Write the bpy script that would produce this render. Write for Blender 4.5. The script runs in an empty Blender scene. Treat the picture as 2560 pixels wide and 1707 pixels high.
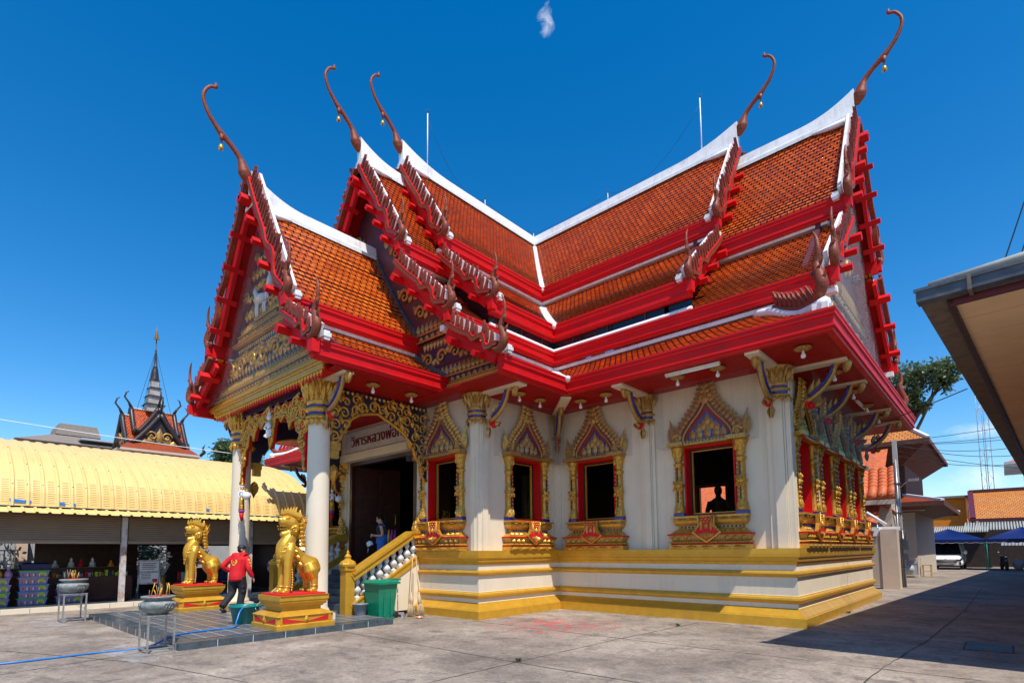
import bpy, math, random
from mathutils import Vector as V, Matrix as MX
import numpy as np
random.seed(7)
R_=math.radians; PI=math.pi; sin=math.sin; cos=math.cos
sc=bpy.context.scene; COL=sc.collection
# ---------------------------------------------------------------- mesh builder
class G:
    def __init__(s): s.v=[]; s.f=[]; s.m=[]; s.sm=[]; s.uv=[]; s.hasuv=False; s.X=None
    def add(s,vs,fs,mat=0,smooth=False,uvs=None,M=None):
        b=len(s.v); X=s.X
        for p in vs:
            p=V(p)
            if M is not None: p=M@p
            if X is not None: p=X@p
            s.v.append(p)
        for i,f in enumerate(fs):
            s.f.append([b+k for k in f]); s.m.append(mat); s.sm.append(smooth)
            if uvs: s.uv.append(uvs[i]); s.hasuv=True
            else: s.uv.append(None)
    def box(s,a,b,mat=0,M=None):
        x0,y0,z0=a; x1,y1,z1=b
        vs=[(x0,y0,z0),(x1,y0,z0),(x1,y1,z0),(x0,y1,z0),(x0,y0,z1),(x1,y0,z1),(x1,y1,z1),(x0,y1,z1)]
        s.add(vs,[(0,3,2,1),(4,5,6,7),(0,1,5,4),(1,2,6,5),(2,3,7,6),(3,0,4,7)],mat,False,None,M)
    def cbox(s,c,d,mat=0,M=None):
        s.box([c[i]-d[i]/2 for i in range(3)],[c[i]+d[i]/2 for i in range(3)],mat,M)
    def quad(s,a,b,c,d,mat=0,uv=None): s.add([a,b,c,d],[(0,1,2,3)],mat,False,[uv] if uv else None)
    def beam(s,a,b,w,h,mat=0,up=(0,0,1)):
        a=V(a);b=V(b);d=(b-a).normalized();u=V(up);r=d.cross(u)
        if r.length<1e-4: r=d.cross(V((1,0,0)))
        r.normalize();u=r.cross(d)
        vs=[p+r*(sx*w/2)+u*(sz*h/2) for p in(a,b) for sx,sz in((-1,-1),(1,-1),(1,1),(-1,1))]
        s.add(vs,[(3,2,1,0),(4,5,6,7),(0,1,5,4),(1,2,6,5),(2,3,7,6),(3,0,4,7)],mat)
    def tube(s,pts,rad,n=8,mat=0,cap=True,sq=1.0,side=None):
        pts=[V(p) for p in pts]; N=len(pts)
        if not hasattr(rad,'__len__'): rad=[rad]*N
        vs=[];fs=[];prev=None
        for i,p in enumerate(pts):
            t=(pts[min(i+1,N-1)]-pts[max(i-1,0)])
            t=t.normalized() if t.length>1e-9 else V((0,0,1))
            if prev is None:
                a=V(side) if side else (V((0,0,1)) if abs(t.z)<.9 else V((1,0,0)))
                u=t.cross(a); u=u.normalized() if u.length>1e-6 else V((1,0,0))
            else:
                u=prev-t*prev.dot(t); u=u.normalized() if u.length>1e-6 else prev
            prev=u; w=t.cross(u)
            for k in range(n):
                an=2*PI*k/n; vs.append(p+u*(cos(an)*rad[i]*sq)+w*(sin(an)*rad[i]))
        for i in range(N-1):
            for k in range(n):
                a=i*n+k;b=i*n+(k+1)%n; fs.append((a,b,b+n,a+n))
        if cap: fs.append(tuple(range(n-1,-1,-1))); fs.append(tuple((N-1)*n+k for k in range(n)))
        s.add(vs,fs,mat,True)
    def lathe(s,prof,n=16,mat=0,M=None,smooth=True,cap=True):
        vs=[];fs=[]
        for r,z in prof:
            for k in range(n): vs.append((r*cos(2*PI*k/n+PI/n),r*sin(2*PI*k/n+PI/n),z))
        for i in range(len(prof)-1):
            for k in range(n):
                a=i*n+k;b=i*n+(k+1)%n; fs.append((a,b,b+n,a+n))
        if cap:
            fs.append(tuple(range(n-1,-1,-1))); fs.append(tuple((len(prof)-1)*n+k for k in range(n)))
        s.add(vs,fs,mat,smooth,None,M)
    def prism(s,poly,h0,h1,M=None,mat=0,mat_side=None):
        # polygon in local xy, thickness h0..h1 along local z
        n=len(poly); ms=mat if mat_side is None else mat_side
        vs=[(x,y,h0) for x,y in poly]+[(x,y,h1) for x,y in poly]
        s.add(vs,[tuple(range(n))[::-1],tuple(n+i for i in range(n))],mat,False,None,M)
        s.add(vs,[(i,(i+1)%n,n+(i+1)%n,n+i) for i in range(n)],ms,False,None,M)
    def ell(s,c,r,mat=0,n=10,m=6,M=None,R=None):
        vs=[];fs=[]
        for i in range(m+1):
            t=PI*i/m
            for k in range(n):
                p=V((r[0]*sin(t)*cos(2*PI*k/n),r[1]*sin(t)*sin(2*PI*k/n),r[2]*cos(t)))
                if R is not None: p=R@p
                vs.append(p+V(c))
        for i in range(m):
            for k in range(n):
                a=i*n+k;b=i*n+(k+1)%n
                fs.append((a,a+n,b+n,b))
        s.add(vs,fs,mat,True,None,M)
    def sweep(s,path,prof,mat=0,closed=False,mats=None,uv=False):
        # horizontal path (x,y), prof [(out,z)], out = to the right of travel
        n=len(path);P=[V((p[0],p[1])) for p in path];off=[]
        for i in range(n):
            if closed or 0<i<n-1:
                d0=(P[i]-P[i-1]).normalized();d1=(P[(i+1)%n]-P[i]).normalized()
            elif i==0: d0=d1=(P[1]-P[0]).normalized()
            else: d0=d1=(P[i]-P[i-1]).normalized()
            n0=V((d0.y,-d0.x));n1=V((d1.y,-d1.x));b=(n0+n1)
            b=b/ max(b.dot(n0),.05) if b.length>1e-6 else n0
            off.append(b)
        k=len(prof)
        vs=[(P[i].x+off[i].x*o,P[i].y+off[i].y*o,z) for i in range(n) for o,z in prof]
        for i in range(n if closed else n-1):
            j=(i+1)%n
            for q in range(k-1):
                a=i*k+q
                s.add([vs[a],vs[a+1],vs[j*k+q+1],vs[j*k+q]],[(0,1,2,3)],mats[q] if mats else mat)
        if not closed:
            s.add(vs[:k],[tuple(range(k))[::-1]],mat); s.add(vs[-k:],[tuple(range(k))],mat)
ORG={}
def mesh_of(name,g,mats):
    me=bpy.data.meshes.new(name); me.from_pydata([tuple(p) for p in g.v],[],g.f)
    for m in mats: me.materials.append(M[m])
    me.polygons.foreach_set('material_index',g.m); me.polygons.foreach_set('use_smooth',g.sm)
    if g.hasuv:
        l=me.uv_layers.new(name='UVMap'); i=0; d=l.data
        for f,u in zip(g.f,g.uv):
            for k in range(len(f)):
                if u: d[i].uv=u[k]
                i+=1
    me.update(); return me
def obj(name,g,mats,parent=None,loc=None):
    if isinstance(mats,str): mats=[mats]
    if parent is not None and parent.name in ORG:
        o_=ORG[parent.name]; g.v=[p-o_ for p in g.v]
    o=bpy.data.objects.new(name,mesh_of(name,g,mats)); COL.objects.link(o)
    if parent is not None:
        o.parent=parent
        if parent.name in ORG: ORG[o.name]=ORG[parent.name]
    if loc is not None: o.location=loc
    return o
def tag(o,label=None,cat=None,group=None,kind=None):
    for k,v in(('label',label),('category',cat),('group',group),('kind',kind)):
        if v: o[k]=v
    return o
def thing(name,label,cat,loc=(0,0,0),rz=0,group=None,world=False):
    o=bpy.data.objects.new(name,None); o.empty_display_size=.2; COL.objects.link(o); o.location=loc; o.rotation_euler=(0,0,rz)
    if world: ORG[o.name]=V(loc)
    return tag(o,label,cat,group)
def solo(name,g,mats,label,cat,loc=None,group=None):
    # one-mesh thing, mesh given in world coordinates, origin moved to its base
    if loc is None:
        n=len(g.v); loc=V((sum(p.x for p in g.v)/n,sum(p.y for p in g.v)/n,min(p.z for p in g.v)))
    loc=V(loc); g.v=[p-loc for p in g.v]
    o=obj(name,g,mats); o.location=loc
    return tag(o,label,cat,group)
def dup(o,loc=None,rz=None,label=None,parent=None):
    def cp(a,par):
        c=a.copy(); COL.objects.link(c); c.parent=par
        if par is not None: c.matrix_parent_inverse=a.matrix_parent_inverse
        for ch in list(a.children): cp(ch,c)
        return c
    c=cp(o,parent)
    if loc is not None: c.location=loc
    if rz is not None: c.rotation_euler=(0,0,rz)
    if label: c['label']=label
    return c
def frame(o,x,y,z):
    m=MX.Identity(4)
    for i,c in enumerate((x,y,z)):
        for r in range(3): m[r][i]=c[r]
    for r in range(3): m[r][3]=o[r]
    return m
def remesh(g,name,mats,voxel,parent=None,smooth=2,loc=None,post=None):
    me=mesh_of(name,g,mats); o=bpy.data.objects.new('tmp',me); COL.objects.link(o)
    r=o.modifiers.new('r','REMESH'); r.mode='VOXEL'; r.voxel_size=voxel; r.use_smooth_shade=True
    if smooth:
        q=o.modifiers.new('s','SMOOTH'); q.factor=.5; q.iterations=smooth
    dg=bpy.context.evaluated_depsgraph_get(); dg.update()
    nm=bpy.data.meshes.new_from_object(o.evaluated_get(dg)); bpy.data.objects.remove(o)
    nm.name=name; nm.materials.clear()
    for m in mats: nm.materials.append(M[m])
    for p in nm.polygons: p.use_smooth=True; p.material_index=0
    if post: post(nm)
    no=bpy.data.objects.new(name,nm); COL.objects.link(no)
    if parent is not None: no.parent=parent
    if loc is not None: no.location=loc
    return no
def catmull(pts,n=6):
    P=[V(p) for p in pts];P=[P[0]*2-P[1]]+P+[P[-1]*2-P[-2]];o=[]
    for i in range(1,len(P)-2):
        a,b,c,d=P[i-1:i+3]
        for k in range(n):
            t=k/n; o.append(.5*((2*b)+(c-a)*t+(2*a-5*b+4*c-d)*t*t+(3*b-a-3*c+d)*t**3))
    o.append(P[-2]); return o
def lerps(vals,n):
    o=[]
    for i in range(len(vals)-1):
        for k in range(n): o.append(vals[i]+(vals[i+1]-vals[i])*k/n)
    o.append(vals[-1]); return o
# relief ornaments in a frame Mf: local x right, y up, z out of the surface
LEAF=[(0,0),(.32,.12),(.5,.36),(.42,.6),(.22,.8),(.06,1.0),(-.12,.8),(-.38,.6),(-.5,.36),(-.32,.12)]
def leaf(g,Mf,L,W,T,mat=0,bend=0.0):
    n=len(LEAF)
    o=[(x*W+bend*y*y*L,y*L,0) for x,y in LEAF]; mid=[(bend*.1*L,.34*L,T),(bend*.5*L,.7*L,T*.55)]
    fs=[]
    for i in range(n):
        j=(i+1)%n
        t=n if (LEAF[i][1]+LEAF[j][1])/2<.58 else n+1
        fs.append((i,j,t))
    fs+= [(3,n+1,n),(7,n,n+1)]
    g.add(o+mid,fs,mat,False,None,Mf)
def scroll(g,Mf,r,w,mat=0,turns=1.4,flip=1,n=16):
    pts=[];rad=[]
    for i in range(n+1):
        t=i/n; a=t*turns*2*PI; q=r*(1-t*.86)
        pts.append(Mf@V((flip*(q*cos(a)-0),q*sin(a),w*.25))); rad.append(w*(1-.45*t))
    g.tube(pts,rad,5,mat)
def T(x,y,z=0): return MX.Translation((x,y,z))
def RZ(a): return MX.Rotation(a,4,'Z')
def leafrow(g,Mf,x0,x1,y,n,L,W,Tk,mat=0,down=False,bend=0,yf=None):
    for i in range(n):
        x=x0+(x1-x0)*(i+.5)/n; yy=y if yf is None else yf(x)
        leaf(g,Mf@T(x,yy)@(RZ(PI) if down else MX.Identity(4)),L,W,Tk,mat,bend)
def beads(g,Mf,x0,x1,y,n,r,mat=0):
    for i in range(n):
        g.ell((0,0,0),(r,r,r),mat,6,4,Mf@T(x0+(x1-x0)*(i+.5)/n,y))
# ---------------------------------------------------------------- materials
M={}
def nt(name):
    m=bpy.data.materials.new(name); m.use_nodes=True; t=m.node_tree; b=t.nodes['Principled BSDF']; M[name]=m; return m,t,b
def N(t,ty,**k):
    n=t.nodes.new(ty)
    for a,v in k.items():
        if a.startswith('i_'): n.inputs[a[2:].replace('_',' ')].default_value=v
        else: setattr(n,a,v)
    return n
def c4(c): return (*c,1) if len(c)==3 else c
def ramp(t,src,stops):
    r=t.nodes.new('ShaderNodeValToRGB'); e=r.color_ramp.elements
    while len(e)<len(stops): e.new(.5)
    for q,(p,c) in zip(e,stops): q.position=p; q.color=c4(c) if hasattr(c,'__len__') else (c,c,c,1)
    t.links.new(src,r.inputs[0]); return r.outputs[0]
def mix(t,f,a,b,mode='MIX'):
    n=t.nodes.new('ShaderNodeMix'); n.data_type='RGBA'; n.blend_type=mode
    for s_,v in((n.inputs[0],f),(n.inputs[6],a),(n.inputs[7],b)):
        if hasattr(v,'is_linked'): t.links.new(v,s_)
        elif hasattr(v,'__len__'): s_.default_value=c4(v)
        else: s_.default_value=v
    return n.outputs[2]
def noise(t,scale,detail=4,rough=.55,co=None,dist=0,dims=None):
    n=N(t,'ShaderNodeTexNoise'); n.inputs['Scale'].default_value=scale; n.inputs['Detail'].default_value=detail; n.inputs['Roughness'].default_value=rough; n.inputs['Distortion'].default_value=dist
    if co is not None: t.links.new(co,n.inputs['Vector'])
    return n.outputs[0]
def coord(t,w='Object',scale=None):
    c=t.nodes.new('ShaderNodeTexCoord').outputs[w]
    if scale:
        m=t.nodes.new('ShaderNodeMapping'); m.inputs['Scale'].default_value=scale; t.links.new(c,m.inputs[0]); c=m.outputs[0]
    return c
def geo(t): return t.nodes.new('ShaderNodeNewGeometry').outputs['Position']
def bump(t,b,h,st=.3,d=.02):
    n=t.nodes.new('ShaderNodeBump'); n.inputs['Strength'].default_value=st; n.inputs['Distance'].default_value=d
    t.links.new(h,n.inputs['Height']); t.links.new(n.outputs[0],b.inputs['Normal'])
def mat(name,col,rough=.5,metal=0,var=.12,vs=3,bs=0,bscale=40,coat=0,spec=.5,dirt_shade=None,emit=None,streak=None):
    m,t,b=nt(name); p=geo(t)
    a=[c*(1-var) for c in col]; c2=[min(1,c*(1+var)) for c in col]
    nz=noise(t,vs,5,.6,p)
    o=ramp(t,nz,[(.3,a),(.7,c2)])
    if dirt_shade:
        d2=noise(t,dirt_shade[2] if len(dirt_shade)>2 else 1.2,8,.7,p); k=ramp(t,d2,[(.52,0.0),(.72,1.0)])
        f=N(t,'ShaderNodeMath',operation='MULTIPLY'); t.links.new(k,f.inputs[0]); f.inputs[1].default_value=dirt_shade[1]
        o=mix(t,f.outputs[0],o,dirt_shade[0])
    if streak:
        mp_=N(t,'ShaderNodeMapping'); mp_.inputs['Scale'].default_value=(5,5,.35); t.links.new(p,mp_.inputs[0]); k=ramp(t,noise(t,1.0,7,.7,mp_.outputs[0]),[(.5,0.0),(.75,streak[1])]); o=mix(t,k,o,streak[0])
    t.links.new(o,b.inputs['Base Color'])
    r=ramp(t,noise(t,vs*4,3,.6,p),[(.3,max(0,rough-.08)),(.7,min(1,rough+.08))]); t.links.new(r,b.inputs['Roughness'])
    b.inputs['Metallic'].default_value=metal; b.inputs['Specular IOR Level'].default_value=spec; b.inputs['Coat Weight'].default_value=coat
    b.inputs['Coat Roughness'].default_value=.15
    if bs: bump(t,b,noise(t,bscale,4,.6,p),bs,.01)
    if emit: b.inputs['Emission Color'].default_value=c4(emit[0]); b.inputs['Emission Strength'].default_value=emit[1]
    return m
mat('red',(.60,.004,.007),.52,0,.09,1.3,.08,6,spec=.25,streak=((.30,.02,.015),.5),dirt_shade=((.36,.012,.012),.35,1.5))
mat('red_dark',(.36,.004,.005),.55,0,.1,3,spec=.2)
mat('white',(.80,.80,.81),.5,0,.05,4,dirt_shade=((.42,.41,.39),.45,2.5),streak=((.3,.29,.27),.4))
mat('cream',(.755,.645,.485),.62,0,.04,1.2,.10,50,dirt_shade=((.62,.54,.42),.5,.9),streak=((.50,.42,.32),.38))
mat('pillar_paint',(.76,.66,.51),.5,0,.03,1.2,.04,60,dirt_shade=((.64,.58,.48),.3,1.4))
mat('gold',(.66,.36,.035),.36,.35,.10,5,.08,30,dirt_shade=((.45,.22,.03),.45,2.2))
mat('gold_shiny',(.68,.365,.04),.36,.5,.06,4,.03,14,dirt_shade=((.42,.19,.025),.45,4))
mat('gold_leaf',(.62,.33,.05),.34,.5,.25,34,.3,70,dirt_shade=((.16,.05,.02),.75,16))  # dark noise painted in as shade in the carved crevices
mat('gold_dull',(.46,.26,.07),.42,.4,.28,30,.3,70,dirt_shade=((.12,.05,.03),.8,15))  # gold leaf darkened in colour for carving that sits in shade
mat('mosaic',(.20,.045,.024),.5,.05,.5,38,.4,60,spec=.25,dirt_shade=((.36,.17,.07),.55,22))
mat('mosaic_green',(.20,.04,.022),.45,.05,.6,40,.3,60,spec=.25,dirt_shade=((.32,.18,.06),.5,30))
mat('blue_inlay',(.02,.03,.28),.15,.1,.4,30)
mat('pediment_ground',(.10,.018,.022),.5,0,.25,6,dirt_shade=((.04,.03,.10),.7,3))
mat('indigo',(.018,.02,.06),.35,0,.3,8)
mat('dark_interior',(.03,.018,.014),.8,0,.3,3)  # near-black colour standing in for the shade inside
mat('dark_wood',(.055,.018,.012),.35,0,.4,6)
mat('net_wire',(.25,.26,.28),.5,.2,.1,5)
mat('stone_grey',(.22,.24,.23),.55,0,.35,12,.3,30,dirt_shade=((.10,.10,.10),.7,5))
mat('slate',(.06,.08,.095),.3,0,.3,5,.1,20)
mat('metal',(.45,.44,.42),.4,.7,.2,10,dirt_shade=((.2,.1,.05),.6,12))
mat('cushion',(.6,.005,.01),.7)
mat('bin_green',(.0,.20,.115),.38,0,.12,5,dirt_shade=((.01,.10,.07),.5,4))
mat('basin_green',(.0,.17,.155),.33,0,.08,5)
mat('grey_plastic',(.16,.20,.24),.45)
mat('hose_blue',(.015,.17,.50),.35)
mat('straw',(.50,.36,.20),.8,0,.35,40,.3,80)
mat('bamboo',(.55,.36,.17),.5,0,.2,10)
mat('jacket_red',(.62,.004,.012),.75,0,.08,12,.15,30)
mat('trouser_black',(.012,.012,.016),.8,0,.3,8)
mat('skin',(.47,.27,.18),.5,0,.05,10)
mat('hair',(.006,.005,.005),.6,spec=.2)
mat('cap_navy',(.012,.014,.028),.6)
mat('denim',(.03,.13,.42),.8,0,.12,20,.1,80)
mat('cloth_white',(.75,.76,.80),.8)
mat('shoe',(.03,.028,.03),.5)
mat('print_yellow',(.7,.45,.03),.6)
mat('plaster_pink',(.62,.48,.38),.7,0,.06,2,.05,40,dirt_shade=((.45,.34,.27),.4,1.5))
mat('brown_wood',(.11,.034,.018),.7,0,.3,5,.1,30)
mat('tan_wall',(.55,.47,.38),.7,0,.06,2)
mat('grey_wall',(.40,.42,.45),.7,0,.08,2)
mat('glass_dark',(.01,.015,.02),.08,0,.1,3)
mat('roof_clay',(.58,.13,.035),.6,0,.3,9,.3,20,dirt_shade=((.22,.06,.03),.7,4))
mat('tent_blue',(.004,.010,.095),.42,0,.15,6)
mat('paint_white',(.78,.79,.80),.22,0,.02,3,coat=.6)
mat('tyre',(.015,.015,.015),.8)
mat('chrome',(.6,.62,.65),.15,.9,.1,8)
mat('teal_pipe',(.02,.25,.2),.4)
mat('black_cable',(.01,.01,.012),.6)
mat('concrete_pole',(.42,.41,.38),.8,0,.12,6,.1,40)
mat('shutter',(.31,.215,.14),.5,0,.1,3)
mat('rusty',(.55,.52,.50),.6,.1,.15,6,dirt_shade=((.30,.10,.02),1,2.2))
mat('maroon',(.10,.012,.025),.45)
mat('soffit_board',(.80,.55,.33),.65,0,.07,2)
mat('verge',(.15,.12,.10),.7,0,.3,5,.2,20); mat('gutter',(.075,.085,.105),.5,.2,.25,6,dirt_shade=((.3,.25,.2),.6,4))
mat('fibre_roof',(.34,.35,.33),.8,0,.2,6,.1,20)
mat('spire_dark',(.035,.022,.022),.4,0,.4,10)
mat('spire_white',(.42,.39,.36),.5,0,.3,6,dirt_shade=((.08,.06,.05),.85,3))
mat('roof_orange',(.28,.05,.015),.4,0,.25,14)
mat('bark',(.09,.065,.045),.9,0,.3,8,.4,25)
mat('ash_red',(.42,.03,.04),.9,0,.4,60)
mat('stick_tan',(.42,.26,.13),.8)
mat('stick_yellow',(.75,.42,.03),.5)
mat('lamp_glass',(.8,.8,.82),.12,0,.02,3)
mat('figure_white',(.75,.77,.80),.3)
mat('marble',(.62,.60,.57),.3,0,.08,3)
mat('letter_red',(.20,.02,.015),.4)
mat('plastic_clear',(.24,.24,.38),.25,0,.15,8)
mat('lid_green',(.05,.42,.06),.4); mat('lid_blue',(.02,.18,.6),.4); mat('lid_pink',(.5,.25,.45),.4)
mat('label_lime',(.45,.6,.02),.6)
mat('paper',(.7,.7,.7),.7)
mat('chair_teal',(.02,.30,.28),.4)
mat('purple',(.25,.03,.25),.6)
mat('orange_flower',(.75,.22,.01),.7)
mat('grey_roof',(.22,.18,.15),.8,0,.1,4)
mat('steel_rail',(.55,.57,.6),.3,.8,.1,5)
mat('garland_pink',(.5,.05,.25),.7)
mat('monk_dark',(.05,.03,.015),.5)
# tiles
def tile_mat(name,c1,c2,c3,w,h,rough=.25):
    m,t,b=nt(name); uv=coord(t,'UV')
    br=N(t,'ShaderNodeTexBrick'); br.offset=.5; br.inputs['Scale'].default_value=1; br.inputs['Brick Width'].default_value=w; br.inputs['Row Height'].default_value=h
    br.inputs['Mortar Size'].default_value=.02; br.inputs['Mortar Smooth'].default_value=.25; br.inputs['Bias'].default_value=-.1
    br.inputs['Color1'].default_value=c4(c1); br.inputs['Color2'].default_value=c4(c2); br.inputs['Mortar'].default_value=c4([q*.22 for q in c3])
    t.links.new(uv,br.inputs['Vector'])
    nz=ramp(t,noise(t,1.6,8,.72,geo(t)),[(.46,0.0),(.66,1.0)])
    f=N(t,'ShaderNodeMath',operation='MULTIPLY'); t.links.new(nz,f.inputs[0]); f.inputs[1].default_value=.55
    o=mix(t,f.outputs[0],br.outputs['Color'],c3); t.links.new(o,b.inputs['Base Color'])
    t.links.new(ramp(t,noise(t,9,3,.7,geo(t)),[(.35,max(.08,rough-.12)),(.65,rough+.2)]),b.inputs['Roughness']); b.inputs['Coat Weight'].default_value=.2; b.inputs['Coat Roughness'].default_value=.12
    ad=N(t,'ShaderNodeMath',operation='SUBTRACT'); t.links.new(noise(t,14,3,.6,geo(t)),ad.inputs[0]); t.links.new(br.outputs['Fac'],ad.inputs[1])
    bump(t,b,ad.outputs[0],.55,.03)
tile_mat('tile',(.80,.145,.012),(.54,.068,.008),(.24,.026,.008),.16,.155)
tile_mat('tile_porch',(.78,.175,.012),(.60,.10,.009),(.34,.045,.008),.18,.19)
tile_mat('tile_orange',(.66,.25,.03),(.55,.17,.02),(.4,.13,.03),.25,.25,.45)
# bird net: a real wire grid, the gaps are open
def net_mat(name,cell,wire,col):
    m,t,b=nt(name); uv=coord(t,'UV'); s=N(t,'ShaderNodeSeparateXYZ'); t.links.new(uv,s.inputs[0]); outs=[]
    for k in(0,1):
        d=N(t,'ShaderNodeMath',operation='DIVIDE'); t.links.new(s.outputs[k],d.inputs[0]); d.inputs[1].default_value=cell
        f=N(t,'ShaderNodeMath',operation='FRACT'); t.links.new(d.outputs[0],f.inputs[0])
        l=N(t,'ShaderNodeMath',operation='LESS_THAN'); t.links.new(f.outputs[0],l.inputs[0]); l.inputs[1].default_value=wire/cell; outs.append(l.outputs[0])
    mx=N(t,'ShaderNodeMath',operation='MAXIMUM'); t.links.new(outs[0],mx.inputs[0]); t.links.new(outs[1],mx.inputs[1])
    b.inputs['Base Color'].default_value=c4(col); b.inputs['Roughness'].default_value=.5
    t.links.new(mx.outputs[0],b.inputs['Alpha'])
net_mat('bird_net',.035,.0026,(.22,.23,.25)); net_mat('bird_net_fine',.03,.0020,(.36,.34,.38))  # bird_net wire is coloured darker for nets hanging in shade
net_mat('bird_net_dense',.03,.0036,(.45,.45,.48))
# corrugated yellow sheet
m,t,b=nt('yellow_sheet'); p=geo(t)
o=ramp(t,noise(t,1.3,5,.6,p),[(.3,(.74,.52,.19)),(.7,(.78,.57,.23))]); k=ramp(t,noise(t,2.2,9,.75,coord(t,'Object',(.35,3.2,.35))),[(.50,0.0),(.74,.55)])
t.links.new(mix(t,k,o,(.55,.34,.13)),b.inputs['Base Color']); b.inputs['Roughness'].default_value=.45
# platform paving: slate tiles with pale grout
m,t,b=nt('paving'); p=geo(t)
br=N(t,'ShaderNodeTexBrick'); br.offset=0; br.inputs['Scale'].default_value=1; br.inputs['Brick Width'].default_value=.6; br.inputs['Row Height'].default_value=.3
br.inputs['Mortar Size'].default_value=.009; br.inputs['Color1'].default_value=(.065,.09,.115,1); br.inputs['Color2'].default_value=(.12,.115,.11,1); br.inputs['Mortar'].default_value=(.42,.43,.44,1)
t.links.new(p,br.inputs['Vector'])
k=ramp(t,noise(t,1.1,6,.65,p),[(.45,0.0),(.75,.5)]); t.links.new(mix(t,k,br.outputs['Color'],(.20,.19,.18)),b.inputs['Base Color'])
t.links.new(ramp(t,noise(t,2.5,4,.6,p),[(.3,.22),(.7,.5)]),b.inputs['Roughness'])
# yard concrete
m,t,b=nt('concrete'); p=geo(t)
o=ramp(t,noise(t,.45,8,.7,p,.4),[(.32,(.20,.155,.125)),(.5,(.35,.285,.23)),(.68,(.50,.415,.335))])
k=ramp(t,noise(t,2.4,10,.75,p,.8),[(.50,0.0),(.62,1.0)]); f=N(t,'ShaderNodeMath',operation='MULTIPLY'); t.links.new(k,f.inputs[0]); f.inputs[1].default_value=.62
o=mix(t,f.outputs[0],o,(.12,.10,.088))
mp2=N(t,'ShaderNodeMapping'); mp2.inputs['Rotation'].default_value=(0,0,.75); mp2.inputs['Scale'].default_value=(.9,1.7,1); t.links.new(p,mp2.inputs[0]); k=ramp(t,noise(t,.8,9,.72,mp2.outputs[0],.5),[(.40,.80),(.62,1.06)]); o=mix(t,1.0,o,k,'MULTIPLY')
k=ramp(t,noise(t,16,8,.8,p),[(.42,.72),(.6,1.1)]); o=mix(t,1.0,o,k,'MULTIPLY')
k=ramp(t,noise(t,70,3,.7,p),[(.35,.8),(.65,1.12)]); o=mix(t,1.0,o,k,'MULTIPLY')
# worn red paint specks near the plinth
mp=N(t,'ShaderNodeVectorMath',operation='DISTANCE'); t.links.new(p,mp.inputs[0]); mp.inputs[1].default_value=(6.2,-7.0,0)
d=ramp(t,mp.outputs['Value'],[(0,1.0),(1,0.0)]); dv=N(t,'ShaderNodeMath',operation='DIVIDE'); t.links.new(mp.outputs['Value'],dv.inputs[0]); dv.inputs[1].default_value=2.7
d=ramp(t,dv.outputs[0],[(.0,.17),(.55,.10),(1,0.0)])
sp=N(t,'ShaderNodeMath',operation='ADD'); t.links.new(noise(t,5.5,10,.8,p,.5),sp.inputs[0]); t.links.new(d,sp.inputs[1])
k=ramp(t,sp.outputs[0],[(.655,0.0),(.70,.75)]); o=mix(t,k,o,(.62,.03,.05))
t.links.new(o,b.inputs['Base Color']); b.inputs['Roughness'].default_value=.85
bump(t,b,noise(t,30,8,.7,p),.35,.02)
mat('joint',(.06,.05,.045),.95,0,.4,20)
mat('powder',(.55,.55,.56),.9,0,.2,8)
# leaves
def leafmat(name,a,b_):
    m,t,b=nt(name); oi=noise(t,3.5,3,.6,geo(t))
    t.links.new(ramp(t,oi,[(.35,a),(.65,b_)]),b.inputs['Base Color']); b.inputs['Roughness'].default_value=.45
    b.inputs['Transmission Weight'].default_value=0
    tr=N(t,'ShaderNodeBsdfTranslucent'); tr.inputs[0].default_value=c4([q*1.4 for q in b_]); ms=N(t,'ShaderNodeMixShader'); ms.inputs[0].default_value=.3
    out=t.nodes['Material Output']; t.links.new(b.outputs[0],ms.inputs[1]); t.links.new(tr.outputs[0],ms.inputs[2]); t.links.new(ms.outputs[0],out.inputs[0])
leafmat('leaf_green',(.03,.065,.018),(.085,.14,.035)); leafmat('leaf_dark',(.035,.065,.02),(.10,.14,.045))
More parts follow.
